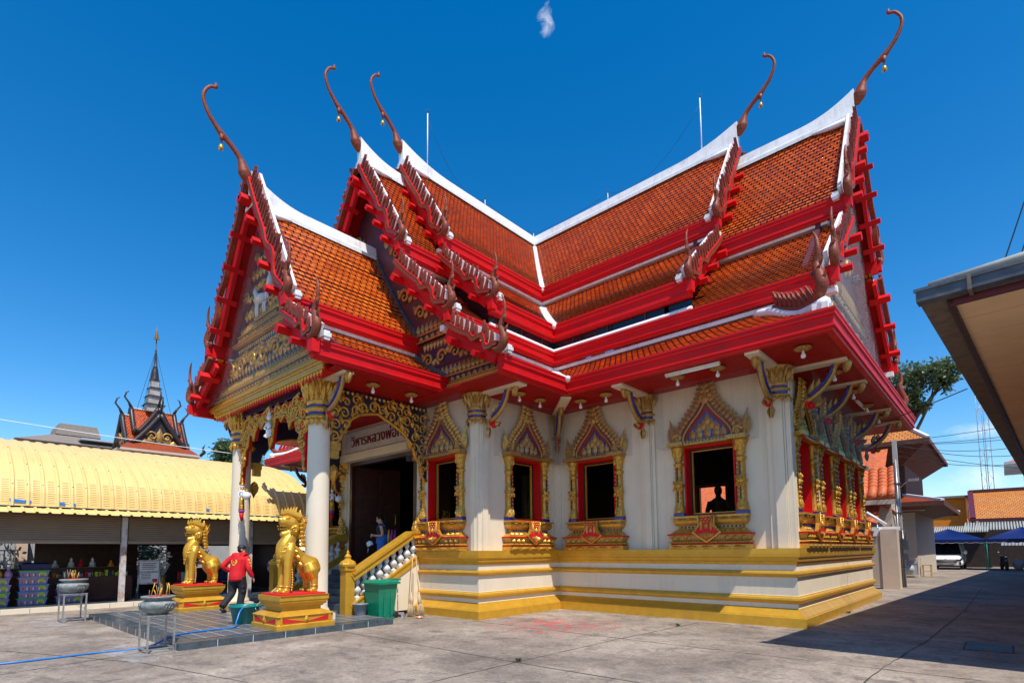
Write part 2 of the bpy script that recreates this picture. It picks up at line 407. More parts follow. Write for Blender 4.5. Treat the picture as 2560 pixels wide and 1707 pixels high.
# ================================================================ TEMPLE
temple=thing('temple','Thai temple hall with tiered orange tile roofs, red eaves and gold trim','temple',(0,0,0),world=True)
ARMS={'R':(V((1,0,0)),V((0,-1,0))),'F':(V((0,-1,0)),V((1,0,0))),'L':(V((-1,0,0)),V((0,-1,0))),'B':(V((0,1,0)),V((1,0,0)))}
def P3(arm,s,a,z): S,A=ARMS[arm]; p=S*s+A*a; return V((p.x,p.y,z))
SIN={'R':8.2,'L':8.2,'F':6.65,'B':6.2}; SOUT={'R':11.25,'L':11.25,'F':8.15,'B':6.9}
DZ=.8; W=4.06
def prof(a0,z0,a1,z1,sag,n):
    o=[]
    for i in range(n+1):
        t=i/n; o.append((a0+(a1-a0)*t,z0+(z1-z0)*t-sag*sin(PI*t)))
    return o
def tier(g,arm,side,pr,s0,s1,mat=0):
    S,A=ARMS[arm]; d=0
    for i in range(len(pr)-1):
        (a,z),(b,y)=pr[i],pr[i+1]; L=math.hypot(b-a,y-z); nx,nz=-(y-z)/L,(b-a)/L; li=.03
        f0=s0(a) if callable(s0) else s0; f1=s0(b) if callable(s0) else s0
        e0=s1(a) if callable(s1) else s1; e1=s1(b) if callable(s1) else s1
        b2,y2=b+nx*li,y+nz*li
        q=[P3(arm,f0,side*a,z),P3(arm,e0,side*a,z),P3(arm,e1,side*b2,y2),P3(arm,f1,side*b2,y2)]
        g.add(q,[(0,1,2,3)],mat,False,[[(f0,-d),(e0,-d),(e1,-d-L),(f1,-d-L)]])
        q2=[q[3],q[2],P3(arm,e1,side*b,y),P3(arm,f1,side*b,y)]
        g.add(q2,[(0,1,2,3)],mat,False,[[(f1,-d-L),(e1,-d-L),(e1,-d-L-.03),(f1,-d-L-.03)]])
        d+=L
UP=prof(.14,13.86,2.02,10.72,.10,24); UPo=[(a,z-DZ) for a,z in UP]
MD=prof(1.72,10.28,4.0,8.18,.07,19); MDo=[(a,z-DZ) for a,z in MD]
SK=prof(3.72,6.92,5.66,5.82,.05,14)
for arm in 'RFLB':
    near=arm!='B'
    for sec,u,md,s0,s1 in(('in',UP,MD,None,SIN[arm]),('out',UPo,MDo,SIN[arm]-.35,SOUT[arm])):
        for side in(1,-1):
            f=(lambda a:a) if s0 is None else s0
            for pr_ in(u,md): g=G(); tier(g,arm,side,pr_,f,s1-.12); obj('tiled_roof',g,['tile'],temple)
    for side in(1,-1):
        g=G()
        # skirt: hipped round the ends of the side arms, cut by the gable on the front arm
        e=(lambda a:a+5.85) if arm in 'RL' else SOUT[arm]-.15
        tier(g,arm,side,SK,(lambda a:a),e); obj('tiled_roof',g,['tile'],temple)
    g=G()
    if arm in 'RL':
        S,A=ARMS[arm]; d=0
        for i in range(len(SK)-1):
            (a,z),(b,y)=SK[i],SK[i+1]; L=math.hypot(b-a,y-z)
            q=[P3(arm,a+5.85,-a,z),P3(arm,a+5.85,a,z),P3(arm,b+5.85+.02,b,y+.025),P3(arm,b+5.85+.02,-b,y+.025)]
            g.add(q,[(0,1,2,3)],0,False,[[(-a,-d),(a,-d),(b,-d-L),(-b,-d-L)]]); d+=L
        obj('tiled_roof',g,['tile'],temple)
# ---- eave boards (stepped mouldings), white strips, clerestory
def fas(zt,h,o=0):
    z=zt
    return [(o-.12,z),(o+.05,z),(o+.05,z-.1*h),(o+.035,z-.14*h),(o+.035,z-.3*h),(o+.0,z-.36*h),(o-.005,z-.72*h),(o+.02,z-.76*h),(o+.02,z-.84*h),(o-.02,z-.88*h),(o-.03,z-h),(o-.14,z-h),(o-.14,z)]
def whi(z,w=.2,h=.1): return [(-.02,z-.03),(w*.55,z-.03),(w*.55,z+h*.5),(w*.3,z+h),(-.02,z+h),(-.02,z-.03)]
def corner_paths(a,kf,kr):
    sf=SIN['F'] if kf=='in' else SOUT['F']; sb=SIN['B'] if kf=='in' else SOUT['B']; sr=SIN['R'] if kr=='in' else SOUT['R']
    return [[(a,-sf),(a,-a),(sr,-a)],[(-sr,-a),(-a,-a),(-a,-sf)],[(sr,a),(a,a),(a,sb)],[(-a,sb),(-a,a),(-sr,a)]]
def swp(name,a,pr,mats,k='in',path=None,sub=None):
    for p in (path or corner_paths(a,k,k)):
        g=G(); g.sweep(p,pr); obj(name,g,mats,sub or temple)
swp('eave_board',2.04,fas(10.74,.42),'red'); swp('eave_board',4.02,fas(8.22,.48),'red')
swp('white_trim',1.80,whi(10.26,.26,.09),'white'); 
# outer sections: separate straight runs so the step reads
def outer_run(name,a,pr,mats,cut=0):
    for p in([(a,-SOUT['F']+cut),(a,-SIN['F']+.3)],[(SIN['R']-.3,-a),(SOUT['R']-cut,-a)],[(-SOUT['R']+cut,-a),(-SIN['R']+.3,-a)],[(-a,-SIN['F']+.3),(-a,-SOUT['F']+cut)],[(SOUT['R']-cut,a),(SIN['R']-.3,a)]):
        g=G(); g.sweep(p,pr); obj(name,g,mats,temple)
outer_run('eave_board',2.04,fas(10.74-DZ,.44),'red'); outer_run('white_trim',1.80,whi(10.26-DZ,.26,.09),'white',.45)
swp('eave_board',3.99,fas(7.40,.36),'red',k='out'); swp('white_trim',3.74,whi(6.92,.26,.11),'white',k='out')
# clerestory strip between the second and third boards
for p in corner_paths(3.9,'in','in'):
    g=G(); g.sweep(p,[(0,7.36),(.0,7.78)],0); obj('clerestory',g,['glass_dark'],temple)
    g=G(); g.sweep(p,[(.0,7.37),(.10,7.37),(.12,7.44),(.06,7.52),(0,7.52)],0); obj('white_trim',g,['white'],temple)
g=G()
for x in np.arange(4.6,8,1.15): g.box((x,-3.93,7.5),(x+.06,-3.88,7.76))
for y in np.arange(-6.3,-4.3,.9): g.box((3.88,y,7.5),(3.93,y+.06,7.76))
obj('clerestory_mullion',g,['dark_wood'],temple)
# skirt boards
EA=5.68; XE=11.5
f4=fas(5.86,.40,0)
g=G(); g.sweep([(EA,-8.05),(EA,-EA),(XE,-EA),(XE,EA),(EA,EA),(EA,6.7)],f4); obj('eave_board',g,['red'],temple)
g=G(); g.sweep([(-EA,6.7),(-EA,EA),(-XE,EA),(-XE,-EA),(-EA,-EA),(-EA,-8.05)],f4); obj('eave_board',g,['red'],temple)
# flat red soffit
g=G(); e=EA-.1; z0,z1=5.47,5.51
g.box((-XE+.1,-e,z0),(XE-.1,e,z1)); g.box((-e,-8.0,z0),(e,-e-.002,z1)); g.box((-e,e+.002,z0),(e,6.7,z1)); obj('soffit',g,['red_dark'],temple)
# valley strips
for sx,sy in((1,-1),(-1,-1),(1,1)):
    for pr in(UP,MD,SK):
        g=G(); pts=[V((sx*a,sy*a,z+.05)) for a,z in pr]
        for i in range(len(pts)-1): g.beam(pts[i],pts[i+1]+(pts[i+1]-pts[i])*.08,.27,.08)
        d=(pts[-1]-pts[-2]).normalized(); e=pts[-1]+d*.02
        g.tube([e+V((0,0,-.03)),e+d*.10+V((0,0,-.02)),e+d*.16+V((0,0,.05))],[.09,.08,.05],8)
        obj('valley_strip',g,['white'],temple)
# ridges with upswept ends
def ridge(arm,s0,s1,zt,zb,rise,run):
    g=G(); n=26; rows=[]
    for i in range(n+1):
        s=s0+(s1-s0)*i/n; k=max(0,(s-(s1-run))/run); t=zt+rise*k**2.1; w=.17-.06*k
        sec=[(-.24,zb-.04),(-.24,zb+.05),(-.19,zb+.07),(-.19,zb+.12),(-w,zb+.15),(-w*.82,t-.04),(-w*.5,t),(w*.5,t),(w*.82,t-.04),(w,zb+.15),(.19,zb+.12),(.19,zb+.07),(.24,zb+.05),(.24,zb-.04)]
        rows.append([P3(arm,s,a,z) for a,z in sec])
    m=len(rows[0]); vs=sum(rows,[])
    g.add(vs,[(i*m+k,i*m+k+1,(i+1)*m+k+1,(i+1)*m+k) for i in range(n) for k in range(m-1)]+[tuple(range(m)),tuple(n*m+k for k in range(m))])
    # stucco scroll under the end of the cap
    for sd in(1,-1):
        g.tube([P3(arm,s1-1.0,sd*.22,zb-.02),P3(arm,s1-.6,sd*.3,zb-.12),P3(arm,s1-.2,sd*.34,zb-.16)],[.03,.07,.09],6)
    return obj('ridge',g,['white'],temple)
for arm in 'RFL':
    ridge(arm,0,SIN[arm]-.02,14.30,13.86,.42,2.2); ridge(arm,SIN[arm]-.3,SOUT[arm]-.02,13.50,13.06,.42,1.4)
ridge('B',0,SOUT['B'],14.25,13.86,.1,1)
# ---- roof-end finials (chofa)
CH=[(.0,-.27,.07),(.05,-.12,.15),(.09,0,.17),(.14,.16,.12),(.22,.32,.075),(.42,.52,.07),(.66,.70,.085),(.80,.84,.062),(.95,1.02,.055),(1.07,1.27,.046),(1.09,1.46,.042),(1.03,1.63,.04),(.94,1.75,.04),(.85,1.79,.045),(.82,1.83,.05),(.83,1.92,.018)]
def chofa(arm,s,zc,k=1):
    g=G(); pts=catmull([P3(arm,s+a*k,0,zc+b*k) for a,b,r in CH],4); rad=lerps([r*k for a,b,r in CH],4)
    S,A=ARMS[arm]
    g.tube(pts,rad,9,0,sq=.72,side=tuple(A.cross(V((0,0,1))))) 
    b0=P3(arm,s+.66*k,0,zc+.66*k); g.tube([b0,b0+V((0,0,-.1)),b0+V((0,0,-.17))],[.07,.045,.015],6)
    o=obj('roof_finial',g,['mosaic'],temple)
    h=G(); h.tube([b0+V((0,0,-.15)),b0+V((0,0,-.24))],.008,4,1)
    h.lathe([(.012,0),(.035,-.02),(.05,-.07),(.062,-.13),(.055,-.135)],10,0,MX.Translation(b0+V((0,0,-.23))))
    h.tube([b0+V((0,0,-.34)),b0+V((0,0,-.40))],.014,5,1)
    obj('bell',h,['gold_shiny','black_cable'],o)
# ---- bargeboards
FIN=[(-.055,0),(.06,0),(.075,.1),(.115,.2),(.15,.30),(.07,.23),(.01,.14),(-.04,.07)]
def barge(arm,s,side,A0,B0,fin_h=1.0,horn=1.0,wave=True,purl=4,mats=('mosaic','red','mosaic_green')):
    S,A=ARMS[arm]; a0,z0=A0; a1,z1=B0; L=math.hypot(a1-a0,z1-z0); n=46
    ta,tz=(a1-a0)/L,(z1-z0)/L; na,nz=-tz,ta
    if nz<0: na,nz=-na,-nz
    def h(t):
        if not wave or t<.48: return -.02*sin(PI*t/.48) if t<.48 else 0
        u=(t-.48)/.52
        return -.11*sin(2*PI*u*1.75)*min(1,u*3)*(1-.25*u)
    pts=[(a0+(a1-a0)*t/n+na*h(t/n),z0+(z1-z0)*t/n+nz*h(t/n)) for t in range(n+1)]
    g=G()
    def rib(lo,hi,sa,sb,mat,red=False):
        vs=[];fs=[]
        for i,(a,z) in enumerate(pts):
            if red: a,z=a0+(a1-a0)*i/n,z0+(z1-z0)*i/n
            for o_,q in((lo,sa),(hi,sa),(hi,sb),(lo,sb)): vs.append(P3(arm,s+q,side*(a+na*o_),z+nz*o_))
        for i in range(n):
            for k in range(4):
                fs.append((i*4+k,i*4+(k+1)%4,i*4+4+(k+1)%4,i*4+4+k))
        fs+=[(0,1,2,3),(4*n+3,4*n+2,4*n+1,4*n)]
        g.add(vs,fs,mat)
    rib(-.055,.05,-.02,.10,0); rib(.05,.062,-.03,.105,1); rib(-.34,-.02,-.12,-.03,1,True)
    rib(-.02,.27,-.17,-.10,3,True)
    o=obj('bargeboard',g,[mats[0],mats[1],mats[2],'white'],temple)
    f=G(); m=int(L/.19)
    for i in range(1,m):
        t=i/m; 
        if t>.97: continue
        j=min(n-1,int(t*n)); a,z=pts[j]; k=fin_h*(.92+.12*sin(i*1.7))
        Mf=frame(P3(arm,s+.02,side*(a+na*.06),z+nz*.06),(S*0+A*side*(-ta)+V((0,0,-tz))),(A*side*na+V((0,0,nz))),S)
        f.prism([(x*k*.95,y*k*1.05) for x,y in FIN],-.015,.045,Mf,0,0); f.prism([(x*k*.95+.026,y*k*1.10) for x,y in FIN],-.036,-.017,Mf,1,1)
    obj('fin_row',f,[mats[2],mats[1]],o)
    if horn:
        e=pts[-1]; k=horn; q=[(-.14,-.08,.05),(.0,-.13,.075),(.13,-.08,.09),(.19,.06,.10),(.15,.22,.085),(.09,.34,.062),(.12,.46,.055),(.19,.58,.042),(.22,.74,.034),(.20,.9,.028),(.13,1.06,.012)]
        h_=G(); pp=catmull([P3(arm,s+.045,side*(e[0]+x*k),e[1]+y*k) for x,y,r in q],4)
        h_.tube(pp,lerps([r*k for x,y,r in q],4),9,0,side=tuple(S))
        for x,y,an in((.22,.2,.5),(.2,.45,.3),(.05,.3,-.6)):
            Mf=frame(P3(arm,s+.05,side*(e[0]+x*k),e[1]+y*k),A*side,V((0,0,1)),S)@RZ(-an); leaf(h_,Mf,.2*k,.08,.06,0)
        obj('naga_finial',h_,['mosaic'],o)
        w=G(); c=P3(arm,s-.28,side*(e[0]+.10),e[1]-.05); c=P3(arm,s-.22,side*(e[0]+.06),e[1]-.06); w.cbox(c,(.17,.17,.08)); w.cbox(c+V((0,0,.065)),(.13,.13,.05)); w.cbox(c+V((0,0,-.07)),(.13,.13,.06)); obj('white_block',w,['white'],o)
    for i in range(purl):
        t=(i+.55)/purl; a=a0+(a1-a0)*t-na*.30; z=z0+(z1-z0)*t-nz*.30
        p=G(); sz=.09 if i else .12
        vs=[]
        for q in(-.26,.24):
            for x,y in((-sz,-sz*.9),(sz,-sz*.9),(sz,sz*.9),(-sz,sz*.9)):
                vs.append(P3(arm,s+q,side*(a+ta*x*.75+na*y*.75),z+tz*x*.75+nz*y*.75))
        p.add(vs,[(3,2,1,0),(4,5,6,7),(0,1,5,4),(1,2,6,5),(2,3,7,6),(3,0,4,7)]); obj('purlin_end',p,['red'],o)
    return o
def gable(arm,s,dz,skirt=False,full=True):
    for side in(1,-1):
        barge(arm,s,side,(.10,13.62+dz+.12),(1.98,10.62+dz+.12),purl=5)
        barge(arm,s,side,(1.92,10.12+dz),(3.96,8.18+dz+.06),purl=3)
        if skirt: barge(arm,s-.02,side,(4.0,6.98),(5.62,5.98),purl=2)
        # end caps of the eave boards
        for a,z in((2.05,10.52+dz),(4.03,7.98+dz)):
            c=G(); S,A=ARMS[arm]; p=P3(arm,s+.02,side*a,z); c.cbox(p,(abs(S.x)*.14+abs(A.x)*.18,abs(S.y)*.14+abs(A.y)*.18,.28)); obj('purlin_end',c,['red'],temple)
    chofa(arm,s+.02,13.73+.8+dz)
    # red underside of the overhang
    g=G()
    for side in(1,-1):
        for pr in(UP,MD):
            A_,B_=pr[0],pr[-1]
            q=[P3(arm,s-.75,side*A_[0],A_[1]+dz-.25),P3(arm,s-.1,side*A_[0],A_[1]+dz-.25),P3(arm,s-.1,side*B_[0],B_[1]+dz-.14),P3(arm,s-.75,side*B_[0],B_[1]+dz-.14)]
            g.quad(*q)
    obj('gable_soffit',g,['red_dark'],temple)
for arm in 'RFL':
    gable(arm,SIN[arm],0); gable(arm,SOUT[arm],-DZ,skirt=(arm=='F'))
# hip corner nagas on the side-arm skirts
def hipnaga(x,y,dx,dy):
    # follows the hip down to the eave corner, where the horn rises
    g=G(); d=V((dx,dy,0)).normalized(); c=V((x,y,6.16)); sd=d.cross(V((0,0,1)))
    base=[(-1.5,.60),(-1.1,.37),(-.6,.14),(-.2,.06)]
    pts=[c+d*a+V((0,0,z)) for a,z in base+[(.03,.10),(.16,.28),(.07,.55),(.02,.75),(.09,.95),(.07,1.18),(-.02,1.38)]]
    g.tube(catmull(pts,4),lerps([.035,.05,.06,.075,.10,.115,.09,.07,.055,.035,.012],4),9,0)
    for k,(a,z) in enumerate(((.2,.3),(.14,.62),(-.06,.5))): leaf(g,frame(c+d*a+V((0,0,z)),d,V((0,0,1)),sd)@RZ(-.5 if k<2 else .5),.2,.09,.06,0)
    for i in range(8):
        a=-1.35+i*.165; z=np.interp(a,[q[0] for q in base],[q[1] for q in base])+.04; Mf=frame(c+d*a+V((0,0,z)),d,V((0,0,1)),sd)
        g.prism([(q[0]*-.9,q[1]*1.25) for q in FIN],-.02,.03,Mf,1,1); g.prism([(q[0]*-.9+.03,q[1]*1.2) for q in FIN],-.035,-.022,Mf,2,2)
    o=obj('corner_naga',g,['mosaic','mosaic_green','red'],temple)
    w=G(); P_=[c+d*a+V((0,0,z-.12)) for a,z in [(-2.3,.90)]+base+[(.22,.0)]]
    w.tube(catmull(P_,4),lerps([.10,.10,.10,.10,.10,.12],4),8); w.cbox(c+d*.1+V((0,0,-.16)),(.26,.26,.12)); obj('hip_strip',w,['white'],temple)
hipnaga(11.2,-5.36,1,-1); hipnaga(11.2,5.36,1,1); hipnaga(-11.2,-5.36,-1,-1)
# gable-end masonry strip and pediments
def ped_poly(dz,low):
    p=[(0,13.6+dz)]; r=[(1.95,10.62+dz),(1.95,10.2+dz),(3.9,8.2+dz)]+low
    return [(-a,z) for a,z in r[::-1]]+p+r
def pediment(arm,s,poly,mats,name='pediment',th=.12):
    S,A=ARMS[arm]; g=G(); g.prism(poly,0,th,frame(P3(arm,s-th,0,0),A,(0,0,1),S)); return obj(name,g,mats,temple)
for arm in 'RFL': pediment(arm,SIN[arm]-.62,ped_poly(-.05,[(3.9,7.3)]),['pediment_ground'],'gable_wall')
pedR=pediment('R',SOUT['R']-.6,ped_poly(-DZ,[(3.9,6.6)]),['pediment_ground']); pediment('L',SOUT['L']-.6,ped_poly(-DZ,[(3.9,6.6)]),['pediment_ground'])
pedF=pediment('F',SOUT['F']-.55,ped_poly(-DZ,[(3.9,6.95),(5.45,5.9),(5.45,5.56)]),['pediment_ground'])
# gold relief bands on a gable wall
def relief(arm,s,rows,par,side=None,mats=('gold_dull','indigo','red','gold')):
    S,A=ARMS[arm]; Mf=frame(P3(arm,s,0,0),A,(0,0,1),S); g=G()
    for kind,x0,x1,z,h in rows:
        n=max(1,int((x1-x0)/(h*.55)))
        if kind=='leaf': leafrow(g,Mf,x0,x1,z,n,h,h*.55,.06,0)
        elif kind=='drop': leafrow(g,Mf,x0,x1,z,n,h,h*.5,.05,0,True)
        elif kind=='band': g.box((x0,z,0),(x1,z+h,.05),1,Mf); g.box((x0,z,0),(x1,z+h*.18,.09),0,Mf); g.box((x0,z+h*.82,0),(x1,z+h,.09),0,Mf); leafrow(g,Mf@T(0,0,.05),x0,x1,z+h*.2,int((x1-x0)/(h*.9)),h*.6,h*.7,.05,0)
        elif kind=='bar': g.box((x0,z,0),(x1,z+h,.12),3,Mf); g.box((x0,z+h*.35,.12),(x1,z+h*.6,.16),0,Mf)
        elif kind=='navy': g.box((x0,z,0),(x1,z+h,.02),1,Mf)
        elif kind=='scroll':
            m=max(1,int((x1-x0)/(h*1.05)))
            for i in range(m):
                x=x0+(x1-x0)*(i+.5)/m; fl=1 if i%2 else -1
                scroll(g,Mf@T(x,z+h*.45,.03),h*.38,h*.10,0,1.3,fl); leaf(g,Mf@T(x+fl*h*.3,z+h*.5,.02)@RZ(-.5*fl),h*.62,h*.34,.07,0,.15*fl); leaf(g,Mf@T(x-fl*h*.25,z+h*.08,.02)@RZ(.6*fl),h*.5,h*.28,.06,0)
    return obj('gilded_relief',g,list(mats),par)
for sd in(1,-1):
    q=lambda a,b:(a,b) if sd>0 else (-b,-a)
    relief('F',SOUT['F']-.55,[('band',*q(2.3,5.3),5.75,.22),('leaf',*q(2.3,5.0),6.0,.28),('navy',*q(2.3,4.7),6.3,.5),('scroll',*q(2.4,4.5),6.32,.5),('drop',*q(2.4,4.0),7.05,.24),('band',*q(2.0,3.9),7.08,.24),('leaf',*q(1.9,3.7),7.35,.3),('scroll',*q(2.0,3.3),7.7,.55),('scroll',*q(1.3,2.6),8.35,.6),('scroll',*q(1.0,2.0),9.1,.6),('scroll',*q(.7,1.7),9.8,.6),('leaf',*q(.5,1.5),10.4,.5),('scroll',*q(.3,1.2),10.9,.5),('bar',*q(2.2,5.4),5.56,.16)],pedF)
    relief('R',SOUT['R']-.6,[('leaf',*q(.1,3.6),6.6,.4),('scroll',*q(.1,3.4),7.1,.7),('band',*q(.1,3.0),7.9,.3),('leaf',*q(.1,2.6),8.3,.5),('scroll',*q(.1,1.6),9,.8),('leaf',*q(.1,1.2),9.9,.6)],pedR)
# bird nets
def net(name,pts,uvs,par,mat='bird_net'):
    g=G(); g.quad(*pts,uv=uvs); return obj(name,g,[mat],par)
def netpoly(arm,s,poly,par,mat='bird_net_dense'):
    g=G(); g.add([P3(arm,s,a,z) for a,z in poly],[tuple(range(len(poly)))],0,False,[[(a,z) for a,z in poly]]); obj('bird_net',g,[mat],par)
netpoly('R',SOUT['R']-.3,ped_poly(-DZ-.05,[(3.8,6.7)]),pedR)
# ================================================================ walls
def wall(o,ax,up,nrm,x0,x1,z0,z1,th,ops,mats=('cream','dark_interior')):
    # o: origin, ax: along, nrm: outward; openings (x0,x1,z0,z1)
    g=G(); Mf=frame(o,ax,up,nrm)
    xs=sorted({x0,x1,*[v for q in ops for v in q[:2]]}); zs=sorted({z0,z1,*[v for q in ops for v in q[2:]]})
    for i in range(len(xs)-1):
        for j in range(len(zs)-1):
            cx,cz=(xs[i]+xs[i+1])/2,(zs[j]+zs[j+1])/2
            if any(q[0]<cx<q[1] and q[2]<cz<q[3] for q in ops): continue
            a,b,c,d=xs[i],xs[i+1],zs[j],zs[j+1]
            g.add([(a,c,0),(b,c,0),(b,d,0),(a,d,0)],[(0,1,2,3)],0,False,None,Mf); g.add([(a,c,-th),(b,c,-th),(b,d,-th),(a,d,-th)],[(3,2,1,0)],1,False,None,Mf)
    for a,b,c,d in ops:
        g.add([(a,c,0),(b,c,0),(b,d,0),(a,d,0),(a,c,-th),(b,c,-th),(b,d,-th),(a,d,-th)],[(0,1,5,4),(1,2,6,5),(2,3,7,6),(3,0,4,7)],0,False,None,Mf)
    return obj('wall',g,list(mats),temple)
op=lambda c:(c-.60,c+.60,2.36,4.03)
X,Y,Z=V((1,0,0)),V((0,1,0)),V((0,0,1)); RX=10.15; FY=-7.2
WT=.34
wall((0,-W,0),X,Z,-Y,W,RX,1.4,5.5,WT,[op(5.43),op(8.53)])                       # right arm, yard side
wall((W,0,0),Y,Z,X,FY,-W,1.4,5.5,WT,[op(-5.43)])                                 # front arm, yard side
wall((0,FY,0),X,Z,-Y,-W,W,1.05,5.5,WT,[op(2.76),(-1.72,1.64,1.1,4.40),op(-2.76)]) # front
wall((RX,0,0),Y,Z,X,-W,W,1.4,5.5,WT,[op(-2.84),op(-.86),op(.86),op(2.84)])       # right end
wall((0,W,0),X,Z,Y,W,RX,1.4,5.5,WT,[op(5.43),op(8.53)])                          # right arm, back
wall((-W,0,0),Y,Z,-X,FY,-W,1.4,5.5,WT,[op(-5.43)]); wall((0,-W,0),X,Z,-Y,-RX,-W,1.4,5.5,WT,[op(-5.43),op(-8.53)])
wall((-RX,0,0),Y,Z,-X,-W,W,1.4,5.5,WT,[]); wall((0,W,0),X,Z,Y,-RX,-W,1.4,5.5,WT,[]); wall((W,0,0),Y,Z,X,W,5.9,1.4,5.5,WT,[]); wall((-W,0,0),Y,Z,-X,W,5.9,1.4,5.5,WT,[]); wall((0,5.9,0),X,Z,Y,-W,W,1.4,5.5,WT,[])
g=G(); i_=W-WT-.01
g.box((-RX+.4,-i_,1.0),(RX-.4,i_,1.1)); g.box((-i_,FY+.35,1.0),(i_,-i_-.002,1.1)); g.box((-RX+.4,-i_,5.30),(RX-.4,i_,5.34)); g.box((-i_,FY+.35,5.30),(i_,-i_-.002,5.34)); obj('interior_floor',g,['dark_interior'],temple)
# upper masonry between soffit and roof
# plinth: closed moulded loop
loop=[(1.86,-7.2),(W,-7.2),(W,-W),(RX,-W),(RX,W),(W,W),(W,5.9),(-W,5.9),(-W,W),(-RX,W),(-RX,-W),(-W,-W),(-W,-7.2),(-1.86,-7.2)]
PP=[(.34,-.05),(.34,.19),(.325,.20),(.315,.22),(.26,.27),(.20,.33),(.17,.37),(.165,.38),(.165,.46),(.19,.47),(.225,.50),(.235,.54),(.22,.58),(.18,.60),(.17,.62),(.165,.63),(.165,1.00),(.18,1.01),(.225,1.04),(.235,1.075),(.22,1.11),(.18,1.13),(.15,1.14),(.15,1.26),(.17,1.27),(.18,1.32),(.215,1.345),(.22,1.40),(.25,1.43),(.255,1.50),(.255,1.60),(-.05,1.603)]
cr=[(.37,.46),(.625,1.0),(1.135,1.265)]
mt=[1 if any(a<=(PP[i][1]+PP[i+1][1])/2<=b and abs(PP[i][0]-PP[i+1][0])<.006 for a,b in cr) else 0 for i in range(len(PP)-1)]
g=G(); g.sweep(loop[::1],PP,closed=False,mats=mt); obj('plinth',g,['gold','cream'],temple)
# pilasters with sunk lines
def pil(Mf,w,h0,h1,d=.12):
    g=G()
    for a,b,k in((-w/2,-w*.30,d*.55),(-w*.29,-w*.22,d*.75),(-w*.21,w*.21,d),(w*.22,w*.29,d*.75),(w*.30,w/2,d*.55)):
        g.box((a,-.02,h0),(b,k,h1),0,Mf)
    return obj('pilaster',g,['cream'],temple)
def FM(x,y,nrm):   # local x along wall, y outward, z up
    n=V(nrm); return frame((x,y,0),n.cross(Z)*-1 if False else Z.cross(n),n,Z)
for x,y,n,w in((7.0,-W,-Y,.38),(10.07,-W,-Y,.48),(W,-7.07,X,.42),(3.98,FY,-Y,.30),(4.17,-W,-Y,.16),(W,-4.17,X,.16),(RX,-3.78,X,.36),(RX,-1.85,X,.2),(RX,1.85,X,.2),(RX,3.78,X,.36),(-4.0,FY,-Y,.3),(2.02,FY,-Y,.34),(-2.02,FY,-Y,.34),(-W,-7.07,-X,.42),(-7,-W,-Y,.38)):
    pil(FM(x,y,n),w,1.604,5.46)
